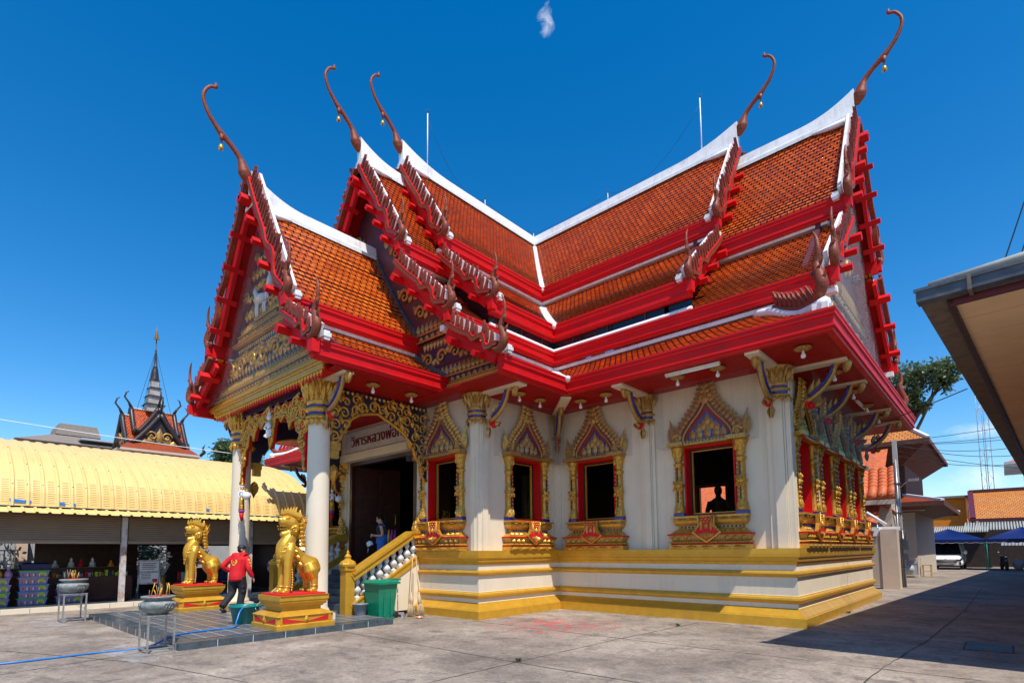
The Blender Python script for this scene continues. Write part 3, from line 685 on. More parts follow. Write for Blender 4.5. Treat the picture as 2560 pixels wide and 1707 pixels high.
# ================================================================ windows
def window_mesh():
    parts={}
    g=G() # red reveal lining, dark inner frame with a gold line
    o,i_=.60,.47
    for sx in(-1,1):
        g.box(sorted((sx*o,sx*(o-.035)))[0:1]+[-.03,2.37] if False else (min(sx*.598,sx*.56),-.05,2.362),(max(sx*.598,sx*.56),.30,4.028),0)
        g.box((min(sx*.56,sx*.50),.20,2.40),(max(sx*.56,sx*.50),.27,3.99),1); g.box((min(sx*.50,sx*.485),.19,2.42),(max(sx*.50,sx*.485),.25,3.95),2)
    g.box((-.56,-.05,3.985),(.56,.30,4.026),0); g.box((-.56,-.05,2.364),(.56,.30,2.40),0)
    g.box((-.50,.20,3.94),(.50,.27,3.985),1); g.box((-.50,.20,2.40),(.50,.27,2.44),1); g.box((-.485,.19,3.925),(.485,.25,3.94),2); g.box((-.485,.19,2.44),(.485,.25,2.455),2)
    parts['window']=mesh_of('window',g,['red','dark_wood','gold'])
    g=G() # gilded colonnette at x=0, front at -y
    g.box((-.13,-.14,2.37),(.13,.0,2.45),2)
    g.lathe([(.135,2.45),(.14,2.50),(.115,2.54),(.12,2.60),(.098,2.66),(.092,3.05),(.12,3.08),(.12,3.13),(.092,3.16),(.088,3.56),(.12,3.60),(.12,3.64),(.08,3.67),(.08,3.70),(.115,3.73),(.10,3.76),(.11,3.84),(.165,3.99),(.17,4.03)],8,0,T(0,-.06))
    for z0,z1 in((2.70,3.03),(3.18,3.54)): g.box((-.018,-.158,z0),(.018,-.14,z1),1)
    for sx in(-1,1):
        for k in range(9): g.ell((sx*.055,-.145,2.70+k*.1),(.022,.02,.035),0,6,4)
    Mf=frame((0,-.15,0),(1,0,0),(0,0,1),(0,-1,0))
    for k in(-1,0,1): leaf(g,Mf@T(k*.08,3.78,.0),.24,.09,.04,0); leaf(g,Mf@T(k*.07,2.47),.2,.08,.04,0); leaf(g,Mf@T(k*.05,3.1)@RZ(-k*.5),.16,.08,.05,0); leaf(g,Mf@T(k*.05,3.1)@RZ(PI+k*.5),.16,.08,.05,0)
    parts['column']=mesh_of('column',g,['gold_leaf','indigo','blue_inlay'])
    g=G(); g.box((-.90,-.24,4.03),(.90,.02,4.075),0); g.box((-.92,-.26,4.075),(.92,.02,4.12),1)
    for sx in(-1,1): g.box((sx*.72-.2,-.30,4.035),(sx*.72+.2,-.23,4.13),0)
    for k in range(22): g.box((-.86+k*.08,-.275,4.085),(-.82+k*.08,-.26,4.11),2)
    parts['lintel']=mesh_of('lintel',g,['gold_leaf','gold_leaf','indigo'])
    g=G(); Mf=frame((0,-.02,0),(1,0,0),(0,0,1),(0,-1,0))
    inn=[(-.58,4.12),(-.57,4.30),(-.43,4.52),(-.22,4.74),(0,5.02)]; inn=inn+[(-x,z) for x,z in inn[-2::-1]]
    g.prism(inn,0,.03,Mf,3)
    t2=[(-.46,4.13),(-.45,4.27),(-.32,4.46),(-.15,4.63),(0,4.82)]; t2=t2+[(-x,z) for x,z in t2[-2::-1]]
    g.prism(t2,.03,.05,Mf,1)
    for (x,z,an,L) in [(-.36,4.14,0,.3),(-.2,4.14,0,.36),(0,4.14,0,.4),(.2,4.14,0,.36),(.36,4.14,0,.3),(-.22,4.30,-.1,.26),(.22,4.30,.1,.26),(-.1,4.36,0,.28),(.1,4.36,0,.28),(0,4.46,0,.32)]: leaf(g,Mf@T(x,z,.05)@RZ(an),L,.17,.06,0)
    leafrow(g,Mf@T(0,0,.03),-.58,.58,4.12,9,.11,.11,.05,0)
    hp=[(.66,4.12),(.64,4.34),(.49,4.57),(.29,4.79),(.14,5.02),(.045,5.30),(0,5.62)]
    for sx in(-1,1):
        cp=catmull([(sx*x,-.09,z) for x,z in hp],5); g.tube(cp,lerps([.055,.055,.055,.05,.045,.035,.012],5),6,3)  # red carving ground, kept dark as painted shade between the flame leaves
        ci=catmull([(sx*(x-.085),-.11,z-.05) for x,z in hp[:-1]],5); g.tube(ci,.026,5,1 if False else 0)
        for k in range(2,len(cp)-3,2):
            d=(cp[k+1]-cp[k]).normalized(); n=V((d.z,0,-d.x))*sx
            Mq=frame(cp[k]+V((0,.0,0))+n*.03,d.cross(n).cross(n)*0+V((n.z,0,-n.x)),n,(0,-1,0))
            up=(n+V((0,0,.9))).normalized(); Mq=frame(cp[k]+n*.04,V((up.z,0,-up.x)),up,(0,-1,0)); leaf(g,Mq,.20,.12,.09,0,.12*sx); Mq=frame(cp[k]-n*.03+V((0,-.05,0)),V((up.z,0,-up.x)),up,(0,-1,0)); leaf(g,Mq,.13,.12,.06,0); g.ell(cp[k]+V((0,-.06,0)),(.03,.03,.03),0,6,4)
        scroll(g,frame((sx*.70,-.12,4.24),(1,0,0),(0,0,1),(0,-1,0)),.11,.05,0,1.3,sx)
        for dx,L in((.70,.42),(.83,.62),(.90,.40)):
            leaf(g,Mf@T(sx*dx,4.14,.06)@RZ(-sx*.04),L,.15,.09,0,.12*sx)
    leaf(g,Mf@T(0,5.10,.08),.60,.12,.08,0); leaf(g,Mf@T(0,4.98,.10),.3,.2,.08,0)
    for k in(-1,0,1): leaf(g,Mf@T(k*.08,5.0,.08)@RZ(-k*.35),.26,.12,.07,0)
    parts['pediment']=mesh_of('pediment',g,['gold_leaf','blue_inlay','gold','red_dark'])
    g=G()
    for z0,z1,h0,h1,d0,d1,mt in((1.604,1.70,.93,.93,.30,.30,0),(1.70,1.74,.89,.89,.26,.26,2),(1.74,1.78,.93,.91,.30,.28,0),(1.78,1.92,.86,.94,.24,.30,1),(1.92,1.955,.95,.95,.32,.32,2),(1.955,2.07,.90,.76,.28,.16,0),(2.07,2.14,.74,.74,.15,.15,1),(2.14,2.20,.78,.84,.17,.22,0),(2.20,2.26,.84,.86,.22,.24,0),(2.26,2.32,.84,.84,.22,.22,1),(2.32,2.365,.88,.88,.26,.26,0)):
        vs=[(-h0,-d0,z0),(h0,-d0,z0),(h0,.02,z0),(-h0,.02,z0),(-h1,-d1,z1),(h1,-d1,z1),(h1,.02,z1),(-h1,.02,z1)]
        g.add(vs,[(0,3,2,1),(4,5,6,7),(0,1,5,4),(1,2,6,5),(2,3,7,6),(3,0,4,7)],mt)
    Mf=frame((0,-.30,0),(1,0,0),(0,0,1),(0,-1,0))
    for x in(-.72,-.36,.0,.36,.72): leaf(g,Mf@T(x-.16,1.65,.0)@RZ(-PI/2),.32,.085,.045,0)
    for x in(-.8,-.62,-.44,.44,.62,.8): leaf(g,Mf@T(x,1.79,-.02),.14,.15,.06,0); leaf(g,Mf@T(x*.94,2.06,-.10)@RZ(PI),.12,.13,.06,0)
    for x in(-.62,-.38,.38,.62): leaf(g,Mf@T(x-.12,2.29,-.07)@RZ(-PI/2),.24,.06,.04,0)
    for x in np.arange(-.66,.7,.09): g.ell((x,-.16,2.105),(.022,.02,.024),4,6,4)
    for x in np.arange(-.88,.9,.06): g.ell((x,-.30,1.755),(.024,.02,.02),0,6,4)
    sh=[(-.20,2.36),(.20,2.36),(.19,2.15),(.26,2.04),(.34,1.97),(.22,1.88),(.10,1.80),(0,1.74),(-.10,1.80),(-.22,1.88),(-.34,1.97),(-.26,2.04),(-.19,2.15)]
    g.prism(sh,-.02,.05,Mf,0,0); g.prism([(x*.86,(y-2.07)*.88+2.075) for x,y in sh],.05,.06,Mf,3,3)
    for k in range(-3,4): leaf(g,Mf@T(k*.055,1.98-abs(k)*.01,.06)@RZ(PI-k*.28),.17,.05,.03,0)
    for r in range(3):
        for k in range(4-r): g.ell(Mf@V(((k-(3-r)/2)*.075,2.33-r*.055,.06)),(.026,.02,.024),0,6,4)
    for sx in(-1,1): leaf(g,Mf@T(sx*.11,2.02,.06)@RZ(-sx*.1),.28,.07,.04,0,-.1*sx); g.tube([Mf@V((sx*.15,2.35,.07)),Mf@V((sx*.15,2.14,.07)),Mf@V((sx*.24,2.01,.07))],.014,5,0)
    leaf(g,Mf@T(0,2.05,.06),.16,.09,.05,0)
    parts['window_base']=mesh_of('window_base',g,['gold_leaf','gold_dull','red','cushion','blue_inlay'])
    return parts
WM=window_mesh()
def window(x,y,rz):
    w=bpy.data.objects.new('window',WM['window']); COL.objects.link(w); w.parent=temple; w.location=(x,y,0); w.rotation_euler=(0,0,rz)
    for n,dx in(('column',-.73),('column',.73),('lintel',0),('pediment',0),('window_base',0)):
        c=bpy.data.objects.new(n,WM[n]); COL.objects.link(c); c.parent=w; c.location=(dx,0,0)
    return w
for x in(5.43,8.53,-5.43,-8.53): window(x,-W,0)
for x in(2.76,-2.76): window(x,FY,0)
window(W,-5.43,PI/2)
for y in(-2.84,-.86,.86,2.84): window(RX,y,PI/2)
window(5.43,W,PI); window(8.53,W,PI)
# nets over the window heads, frames as thin wire
def wnet(Mf,x0,x1,z0,z1,d):
    g=G(); v=[(x0,0,z0),(x0,d,z0),(x1,d,z0),(x1,0,z0),(x0,0,z1),(x0,d,z1),(x1,d,z1),(x1,0,z1)]
    def f(a,b,c,e,uv): g.add([v[a],v[b],v[c],v[e]],[(0,1,2,3)],0,False,[uv],Mf)
    w,h=x1-x0,z1-z0
    f(1,2,6,5,[(0,0),(w,0),(w,h),(0,h)]); f(0,1,5,4,[(0,0),(d,0),(d,h),(0,h)]); f(3,2,6,7,[(0,0),(d,0),(d,h),(0,h)]); f(0,3,2,1,[(0,0),(w,0),(w,d),(0,d)])
    obj('bird_net',g,['bird_net'],temple)
wnet(FM(8.53,-W,-Y),-1.12,1.12,4.02,5.47,.42); wnet(FM(5.43,-W,-Y),-1.2,1.1,4.02,5.47,.42)
wnet(FM(W,-5.43,X),-1.2,1.2,4.02,5.47,.42); wnet(FM(2.76,FY,-Y),-1.05,1.05,4.02,5.47,.42)
g=G(); f_=[(RX+.5,-3.6,3.95),(RX+.5,3.6,3.95),(RX+.5,3.6,5.46),(RX+.5,-3.6,5.46)]; g.quad(*f_,uv=[(0,0),(7.2,0),(7.2,1.5),(0,1.5)]); obj('bird_net',g,['bird_net'],temple)
# ================================================================ capitals, brackets, beams, lamps
def capital(g,Mc,r,z0,z1,n=12):
    h=z1-z0
    g.lathe([(r*1.0,z0),(r*1.18,z0+.04*h),(r*1.22,z0+.09*h),(r*1.02,z0+.13*h),(r*1.05,z0+.2*h),(r*1.2,z0+.23*h),(r*1.2,z0+.30*h),(r*1.04,z0+.33*h),(r*1.04,z0+.38*h),(r*1.16,z0+.42*h),(r*1.1,z0+.48*h),(r*1.14,z0+.62*h),(r*1.3,z0+.82*h),(r*1.62,z0+.97*h),(r*1.62,z1)],n*2,0,Mc)
    g.lathe([(r*1.08,z0+.14*h),(r*1.08,z0+.195*h)],n*2,1,Mc,cap=False); g.lathe([(r*1.09,z0+.335*h),(r*1.09,z0+.375*h)],n*2,1,Mc,cap=False)
    for k in range(n):
        a=2*PI*(k+.5)/n; d=V((cos(a),sin(a),0)); t=V((-sin(a),cos(a),0))
        leaf(g,Mc@frame(d*r*1.12+V((0,0,z0+.44*h)),t,(d*.22+V((0,0,1))).normalized(),d),h*.56,r*.52,.06,0)
        leaf(g,Mc@frame(d*r*1.16+V((0,0,z0+.07*h)),t,(0,0,-1),d),h*.24,r*.5,.05,0)
        a+=PI/n; d=V((cos(a),sin(a),0)); t=V((-sin(a),cos(a),0)); leaf(g,Mc@frame(d*r*1.2+V((0,0,z0+.6*h)),t,(d*.4+V((0,0,1))).normalized(),d),h*.46,r*.34,.05,0)
def cap_obj(x,y,r,z0,z1): 
    g=G(); capital(g,T(x,y,0),r*.88,z0,z1,10); return obj('capital',g,['gold_dull','blue_inlay'],temple)  # darker gold puts the shade under the eaves into the colour
for x,y,r in((7.0,-W-.02,.19),(10.06,-W-.03,.25),(4.0,-7.18,.24),(4.2,-4.2,.10),(RX+.02,1.8,.15),(RX+.02,-1.8,.15),(RX+.02,3.8,.2)): cap_obj(x,y,r,4.78,5.46)
def bracket_mesh():
    g=G() # plane xz, wall at x=0, reaching out to x=1.0
    pts=[(.06,0,4.35),(.06,0,4.6),(.14,0,4.72),(.30,0,4.80),(.52,0,4.98),(.66,0,5.2),(.74,0,5.40),(.86,0,5.45),(.96,0,5.38),(.95,0,5.26),(.90,0,5.2)]
    g.tube(catmull(pts,4),lerps([.025,.04,.07,.06,.05,.048,.056,.07,.065,.04,.012],4),7,0)
    g.tube(catmull([(.2,-.05,4.82),(.42,-.05,4.97),(.6,-.05,5.18),(.68,-.05,5.38)],4),.03,5,1); g.tube(catmull([(.2,.05,4.82),(.42,.05,4.97),(.6,.05,5.18),(.68,.05,5.38)],4),.03,5,1)
    for p in((.16,0,4.70),(.24,0,4.62)): g.ell(p,(.075,.07,.085),2)
    Mf=frame((0,0,0),(1,0,0),(0,0,1),(0,-1,0))
    for x,z,an,L in((.22,4.85,-.3,.42),(.36,4.95,-.25,.3),(.06,4.6,PI,.36),(.95,5.42,PI-.3,.3),(.3,4.6,-1.2,.22)): leaf(g,Mf@T(x,z,.03)@RZ(an),L*.8,.12,.06,0); leaf(g,frame((0,0,0),(-1,0,0),(0,0,1),(0,1,0))@T(-x,z,.03)@RZ(-an),L*.8,.12,.06,0)
    return mesh_of('eave_bracket',g,['gold_dull','blue_inlay','red'])  # brackets use the darkened gold to suggest eave shade
BM=bracket_mesh()
def bracket(x,y,rz):
    o=bpy.data.objects.new('eave_bracket',BM); COL.objects.link(o); o.parent=temple; o.location=(x,y,0); o.rotation_euler=(0,0,rz)
for x,y,a in((7.0,-W-.22,-90),(10.02,-W-.28,-90),(W+.26,-7.16,0),(4.22,-4.22,-45),(RX+.24,-3.72,0),(RX+.16,-1.75,0),(RX+.16,1.75,0),(RX+.2,3.8,0),(2.42,-10.37,0),(-2.42,-10.37,180),(-7,-W-.2,-90),(-10,-W-.2,-90)): bracket(x,y,R_(a))
def sbeam(f,*q):
    g=G(); getattr(g,f)(*q); obj('soffit_beam',g,['cream'],temple)
for x in(7.0,10.05,-7.0,-10.05): sbeam('box',(x-.14,-5.55,5.41),(x+.14,-W-.1,5.468))
sbeam('box',(W+.1,-7.3,5.41),(5.5,-7.02,5.466)); sbeam('beam',(4.2,-4.2,5.44),(5.52,-5.52,5.44),.26,.05)
for y in(-3.78,-1.75,1.75,3.78): sbeam('box',(RX+.1,y-.12,5.41),(XE-.15,y+.12,5.467))
sbeam('box',(2.3,-10.5,5.41),(3.35,-10.24,5.455)); sbeam('box',(-3.35,-10.5,5.41),(-2.3,-10.24,5.455))

def lamp_mesh():
    g=G(); g.lathe([(.02,0),(.06,-.015),(.15,-.02),(.155,-.035),(.10,-.06),(.05,-.075),(.03,-.09)],14,0,None); 
    for k in range(12):
        a=2*PI*k/12; d=V((cos(a),sin(a),0)); leaf(g,frame(d*.05+V((0,0,-.07)),V((-sin(a),cos(a),0)),(d+V((0,0,.25))).normalized(),(0,0,-1)),.13,.08,.02,0)
    return mesh_of('ceiling_lamp',g,['gold_dull'])
LM=lamp_mesh(); g=G(); g.lathe([(.012,-.08),(.025,-.10),(.025,-.13),(.05,-.18),(.056,-.21),(.045,-.245),(.01,-.262)],12,0); g.v=[V((p.x*.8,p.y*.8,p.z*.85-.012)) for p in g.v]; LB=mesh_of('bulb',g,['lamp_glass'])
for x,y in((2.95,-9.5),(2.95,-8.4),(4.9,-6.6),(4.9,-5.8),(5.6,-5.0),(6.4,-5.05),(8.3,-5.1),(9.2,-5.1),(10.85,-5.1),(10.95,-3.0),(10.95,-1.0),(10.95,.8),(10.95,2.6)):
    o=bpy.data.objects.new('ceiling_lamp',LM); COL.objects.link(o); o.parent=temple; o.location=(x,y,5.468 if y>-8 else 5.458)
    b=bpy.data.objects.new('bulb',LB); COL.objects.link(b); b.parent=o
for a,b in(((8.17,-5.42,5.43),(9.37,-5.42,5.43)),((10.85,.0,5.43),(10.85,1.1,5.43))):
    g=G(); g.beam(a,b,.07,.05,0); q=V((0,0,-.04)); g.tube([V(a)+q,V(b)+q],.016,8,1); obj('fluorescent_tube',g,['white','lamp_glass'],temple)
# lightning rods on the ridges
for x,y,z,h in((0,-5.55,14.3,2.0),(7.05,0,14.3,1.9),(3.53,0,14.28,.32),(0,-2.82,14.28,.3),(0,0,14.25,.28)):
    g=G(); g.tube([(x,y,z),(x,y,z+h)],.018 if h>1 else .014,6,0); 
    for k in range(3): a=k*2.1; g.tube([(x,y,z+h-.02),(x+.07*cos(a),y+.07*sin(a),z+h+.13)],.006,4,1)
    obj('lightning_rod',g,['white','black_cable'],temple)
g=G()
def cat(a,b,s,n=10): a=V(a);b=V(b); return [a.lerp(b,i/n)-V((0,0,s*4*(i/n)*(1-i/n))) for i in range(n+1)]
for a,b,s in(((0,-5.55,16.1),(0,-2.82,14.55),.75),((0,-2.82,14.55),(0,0,14.5),.12),((7.05,0,16.0),(3.53,0,14.58),.75),((3.53,0,14.58),(0,0,14.5),.12)): g.tube(cat(a,b,s),.006,4)
obj('lightning_cable',g,['black_cable'],temple)
# ================================================================ PORCH
PY=10.72
PU=prof(.14,10.26,2.18,7.22,.12,17); PL=prof(1.92,6.84,3.46,5.86,.05,7); PS0,PS1=7.3,11.25
def tierp(pr,s0):
    for side in(1,-1): g=G(); tier(g,'F',side,pr,s0,PS1-.1); obj('tiled_roof',g,['tile_porch'],temple)
tierp(PU,PS0+.28); tierp(PL,PS0+.3)
ridge('F',PS0+.2,PS1-.02,10.66,10.24,.52,1.5); chofa('F',PS1+.03,11.08)
for sx in(1,-1):
    pa=[(sx*2.22,-PS1),(sx*2.22,-PS0-.1)]; pb=[(sx*3.5,-PS1),(sx*3.5,-PS0-.1)]; pw=[(sx*1.98,-PS1+.4),(sx*1.98,-PS0-.1)]
    if sx<0: pa,pb,pw=pa[::-1],pb[::-1],pw[::-1]
    g=G(); g.sweep(pa,fas(7.26,.38)); obj('eave_board',g,['red'],temple); g=G(); g.sweep(pb,fas(5.88,.38)); obj('eave_board',g,['red'],temple)
    g=G(); g.sweep(pw,whi(6.82,.24,.1)); obj('white_trim',g,['white'],temple)
    barge('F',PS1,sx,(.10,10.95-.05),(2.12,7.30),purl=5,fin_h=1.05); barge('F',PS1,sx,(2.1,6.86),(3.44,5.98),purl=2,fin_h=1.05,wave=True)
    for a,z in((2.25,7.08),(3.53,5.70)):
        c=G(); c.cbox((sx*a,-PS1-.03,z),(.2,.16,.26)); obj('purlin_end',c,['red'],temple)
    # lead flashing where the porch roof meets the gable
    g=G(); pts=[V((sx*a,-PS0-.27,z+.05)) for a,z in PU]+[V((sx*a,-PS0-.27,z+.07)) for a,z in PL]
    for i in range(len(PU)-1): g.beam(pts[i],pts[i+1],.16,.14)
    obj('flashing',g,['gutter'],temple); g=G()
    for i in range(len(PU),len(pts)-1): g.beam(pts[i],pts[i+1],.16,.14)
    obj('flashing',g,['gutter'],temple)
g=G()
for side in(1,-1):
    for pr in(PU,PL):
        a,b=pr[0],pr[-1]; g.quad(*[V((side*q[0],-s,q[1]-.12)) for q,s in((a,10.7),(a,PS1-.1),(b,PS1-.1),(b,10.7))])
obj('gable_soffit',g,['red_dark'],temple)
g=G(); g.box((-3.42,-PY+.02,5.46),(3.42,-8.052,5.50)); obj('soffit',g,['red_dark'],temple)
pp=[(0,10.5),(2.1,7.15),(2.1,6.85),(3.35,6.0),(3.35,5.62)]; pp=[(-a,z) for a,z in pp[:0:-1]]+pp
pedP=pediment('F',PY,pp,['pediment_ground'])
rows=[('leaf',-2.4,2.4,6.27,.36),('leaf',-2.2,2.2,6.62,.32),('scroll',-2.1,2.1,6.55,.42),('leaf',-1.3,1.3,7.75,.35),('scroll',-1.45,1.45,8.15,.5),('leaf',-.95,.95,8.75,.35),('scroll',-.8,.8,9.1,.4),('drop',-2.7,2.7,6.95,.2),('bar',-3.3,3.3,5.60,.17),('band',-3.2,3.2,5.80,.20),('leaf',-3.0,3.0,6.02,.26),('navy',-2.5,2.5,6.3,.85),('scroll',-2.35,2.35,6.30,.62),('drop',-1.65,1.65,7.12,.22),('bar',-1.75,1.75,7.12,.10),('band',-1.6,1.6,7.23,.18),('leaf',-1.55,-.55,7.42,.26),('leaf',.55,1.55,7.42,.26),('band',-.7,.7,7.42,.16),('leaf',-.7,.7,7.58,.26),('drop',-2.9,2.9,5.99,.01)]
relief('F',PY,rows[:-1],pedP,mats=('gold_leaf','indigo','red','gold'))
# small white horse and rider under a gilded arch, in relief
g=G(); Mf=frame((0,-PY-.02,0),(1,0,0),(0,0,1),(0,-1,0))
def rel(pts,r): g.tube([Mf@V((x,z,.05)) for x,z in pts],r,8,0)
rel(catmull([(-.42,8.05,0),(-.2,8.08,0),(.05,8.05,0)],4) and [(-.42,8.05),(-.2,8.1),(.05,8.05)],[.10,.12,.10]); rel([(-.4,8.1),(-.5,8.3),(-.52,8.42)],[.08,.06,.045]); rel([(-.52,8.42),(-.64,8.34)],[.05,.03]); rel([(-.5,8.45),(-.5,8.52)],[.02,.005])
for x in(-.46,-.36,-.02,.08): rel([(x,8.02),(x-.03,7.84),(x+.01,7.66)],[.045,.03,.025])
rel([(.1,8.08),(.22,8.02),(.26,7.85)],[.02,.03,.008])
rel([(.32,8.2),(.34,8.45),(.34,8.55)],[.11,.08,.05]); rel([(.34,8.56),(.34,8.66)],[.06,.055]); rel([(.34,8.7),(.34,8.9)],[.05,.008]); rel([(.3,8.44),(.12,8.36),(.0,8.3)],[.04,.03,.02]); rel([(.3,8.2),(.12,8.1),(.14,7.9)],[.07,.05,.03])
obj('horse_relief',g,['figure_white'],pedP)
g=G()
for x,z,an,L in((.6,7.8,-.5,.8),(.75,8.1,-.3,.7),(.55,8.5,-.1,.6),(.3,8.95,0,.7),(-.7,7.75,.5,.4),(.9,7.75,-.7,.5),(.0,9.1,.1,.5),(.45,7.75,-.1,.4)): leaf(g,Mf@T(x,z,.01)@RZ(an),L,.2,.07,0,.1)
scroll(g,Mf@T(.75,8.0,.05),.22,.05,0,1.4,1); g.tube([Mf@V(p) for p in((.0,7.95,.06),(.5,7.9,.06),(.8,8.15,.06),(.82,8.45,.06))],.03,6,0); obj('gilded_relief',g,['gold_dull'],pedP)
netpoly('F',PY+.22,[(-3.3,5.95),(-2.1,6.9),(0,10.3),(2.1,6.9),(3.3,5.95),(3.3,5.75),(-3.3,5.75)],pedP,'bird_net_fine')
# beam with zigzag edge under the pediment
g=G(); g.box((-3.05,-PY-.06,5.45),(3.05,-PY+.5,5.6),1)
for d,z,hh in((.30,5.50,.12),(.36,5.56,.06)): g.box((-3.1+d*.1,-PY-.06-d*.13,z-.02),(3.1-d*.1,-PY-.058,z+hh-.025-d*.01),0)
Mz=frame((0,-PY-.07,0),(1,0,0),(0,0,1),(0,-1,0)); leafrow(g,Mz,-3.0,3.0,5.50,44,.13,.13,.03,0,True); leafrow(g,Mz@T(0,0,-.015),-3.0,3.0,5.47,44,.17,.15,.02,1,True)
g.box((-2.0,-PY+.2,5.22),(2.0,-PY+.45,5.46),2); beads(g,frame((0,-PY+.19,0),(1,0,0),(0,0,1),(0,-1,0)),-2,2,5.28,60,.02,3)
obj('porch_beam',g,['gold','red','indigo','blue_inlay'],temple)
# columns
def column(x,y):
    g=G(); g.box((x-.31,y-.31,.1),(x+.31,y+.31,.26)); g.lathe([(.30,.26),(.30,.31),(.29,.34),(.255,.40),(.25,1.5),(.235,4.66),(.235,5.45)],36,0,T(x,y)); o=obj('column',g,['pillar_paint'],temple)
    h=G(); capital(h,T(x,y),.25,4.55,5.47,14); obj('capital',h,['gold_leaf','blue_inlay'],o)
    n=G(); c=[(x-.5,y-.5),(x+.5,y-.5),(x+.5,y+.5),(x-.5,y+.5)]
    for i in range(4):
        a,b=c[i],c[(i+1)%4]; n.quad((*a,5.1),(*b,5.1),(*b,5.55),(*a,5.55),uv=[(0,0),(1,0),(1,.45),(0,.45)])
    return o
CXX,CYY=2.14,-10.37
cR=column(CXX,CYY); cL=column(-CXX,CYY)
# carved valances: outline under, gold scrollwork over a red/indigo board
def valance(Mf,w,top,low,th,ground,seed,both=True,hang=None,dens=1.0):
    rnd=random.Random(seed); g=G(); n=len(low)
    poly=[(0,top),(w,top)]+[(x,z) for x,z in low[::-1]]
    poly=poly[::-1]
    # triangulated strips
    for i in range(n-1):
        (x0,z0),(x1,z1)=low[i],low[i+1]
        for zz,mt in((0,1),(th,1)): g.add([(x0,z0,zz),(x1,z1,zz),(x1,top,zz),(x0,top,zz)],[(0,1,2,3)],mt,False,None,Mf)
        g.add([(x0,z0,0),(x1,z1,0),(x1,z1,th),(x0,z0,th)],[(0,1,2,3)],2,False,None,Mf)
    g.add([(0,low[0][1],0),(0,top,0),(0,top,th),(0,low[0][1],th)],[(0,1,2,3)],2,False,None,Mf); g.add([(w,low[-1][1],0),(w,top,0),(w,top,th),(w,low[-1][1],th)],[(0,1,2,3)],2,False,None,Mf)
    g.tube([Mf@V((x,z,th)) for x,z in low],.04,6,0)
    def lo(x):
        for (x0,z0),(x1,z1) in zip(low,low[1:]):
            if x0<=x<=x1: return z0+(z1-z0)*(x-x0)/max(1e-6,x1-x0)
        return top
    x=.12; k=0
    while x<w-.1:
        z=lo(x)+.16; j=0
        while z<top-.1:
            r=rnd.uniform(.11,.17); fl=rnd.choice((-1,1))
            scroll(g,Mf@T(x+rnd.uniform(-.04,.04),z,th),r,.036,0,1.35,fl,12); leaf(g,Mf@T(x+fl*.1,z+.02,th)@RZ(rnd.uniform(-.7,.7)),.24,.12,.08,0,.1*fl)
            z+=.25/dens; j+=1
        x+=.235/dens; k+=1
    for i in range(n-1):
        (x0,z0),(x1,z1)=low[i],low[i+1]; m=int(math.hypot(x1-x0,z1-z0)/.12)
        for q in range(m):
            t=(q+.5)/max(m,1); leaf(g,Mf@T(x0+(x1-x0)*t,z0+(z1-z0)*t+.03,th)@RZ(rnd.uniform(-.3,.3)),.17,.10,.06,0)
    return g
low=[(0,4.12),(.16,4.12),(.26,4.22),(.30,4.42),(.36,4.40),(.42,4.52),(.52,4.72),(.75,4.88),(1.05,4.96),(1.28,5.0),(1.45,4.92),(1.75,4.80),(2.05,4.64),(2.22,4.46),(2.26,4.28),(2.36,4.30),(2.42,4.12),(2.50,3.98),(2.62,3.92),(2.64,3.62),(2.72,3.5),(2.82,3.46)]
for sx in(1,-1):
    Mf=frame((sx*2.10,-10.12,0),(0,1,0),(0,0,1),(sx*1,0,0)); g=valance(Mf,2.82,5.44,low,.08,0,3,dens=.92)
    leafrow(g,Mf@T(0,0,.06),0,2.8,5.44,22,.16,.15,.05,0,True); obj('carved_valance',g,['gold_leaf','indigo','red'],temple)
    g=G(); leafrow(g,frame((sx*2.16,-10.0,0),(0,1,0),(0,0,1),(sx*1,0,0)),-.12,.12,3.62,1,.5,.26,.12,0,True); g.box((sx*2.02,-10.12,3.95),(sx*2.2,-9.86,4.13)); g.cbox((sx*2.1,-9.98,3.86),(.14,.2,.2)); obj('corbel',g,['gold_leaf'],temple)
lf=[(0,3.45),(.06,3.55),(.1,3.9),(.22,3.95),(.26,4.35),(.42,4.45),(.5,4.75),(.72,4.72),(.78,4.55),(.84,4.75),(1.05,4.95),(1.25,4.8),(1.35,4.95),(1.55,4.95),(1.66,4.75),(1.72,4.45),(1.80,4.2)]
lf=lf+[(3.6-x,z) for x,z in lf[-2::-1]]
Mf=frame((-1.80,-10.42,0),(1,0,0),(0,0,1),(0,-1,0)); g=valance(Mf,3.6,5.3,lf,.10,0,5,dens=1.05); obj('carved_valance',g,['gold_leaf','red','red'],temple)
# rear valance over the door side (seen from behind the front one)
Mf=frame((-1.80,-7.75,0),(1,0,0),(0,0,1),(0,-1,0))
# white deity on the front valance
g=G()
for p,r in(((0,4.78),.10),((0,4.62),.13),((0,4.98),.075)): g.ell((p[0],-10.57,p[1]),(r,.07,r))
for sx in(-1,1): g.tube([(sx*.08,-10.6,4.84),(sx*.17,-10.62,4.72),(sx*.05,-10.64,4.68)],[.03,.028,.02],6); g.tube([(sx*.04,-10.58,4.56),(sx*.16,-10.6,4.52),(sx*.02,-10.62,4.48)],[.05,.045,.03],6)
g.tube([(0,-10.57,5.04),(0,-10.57,5.2)],[.06,.005],6); obj('deity_relief',g,['figure_white'],temple)
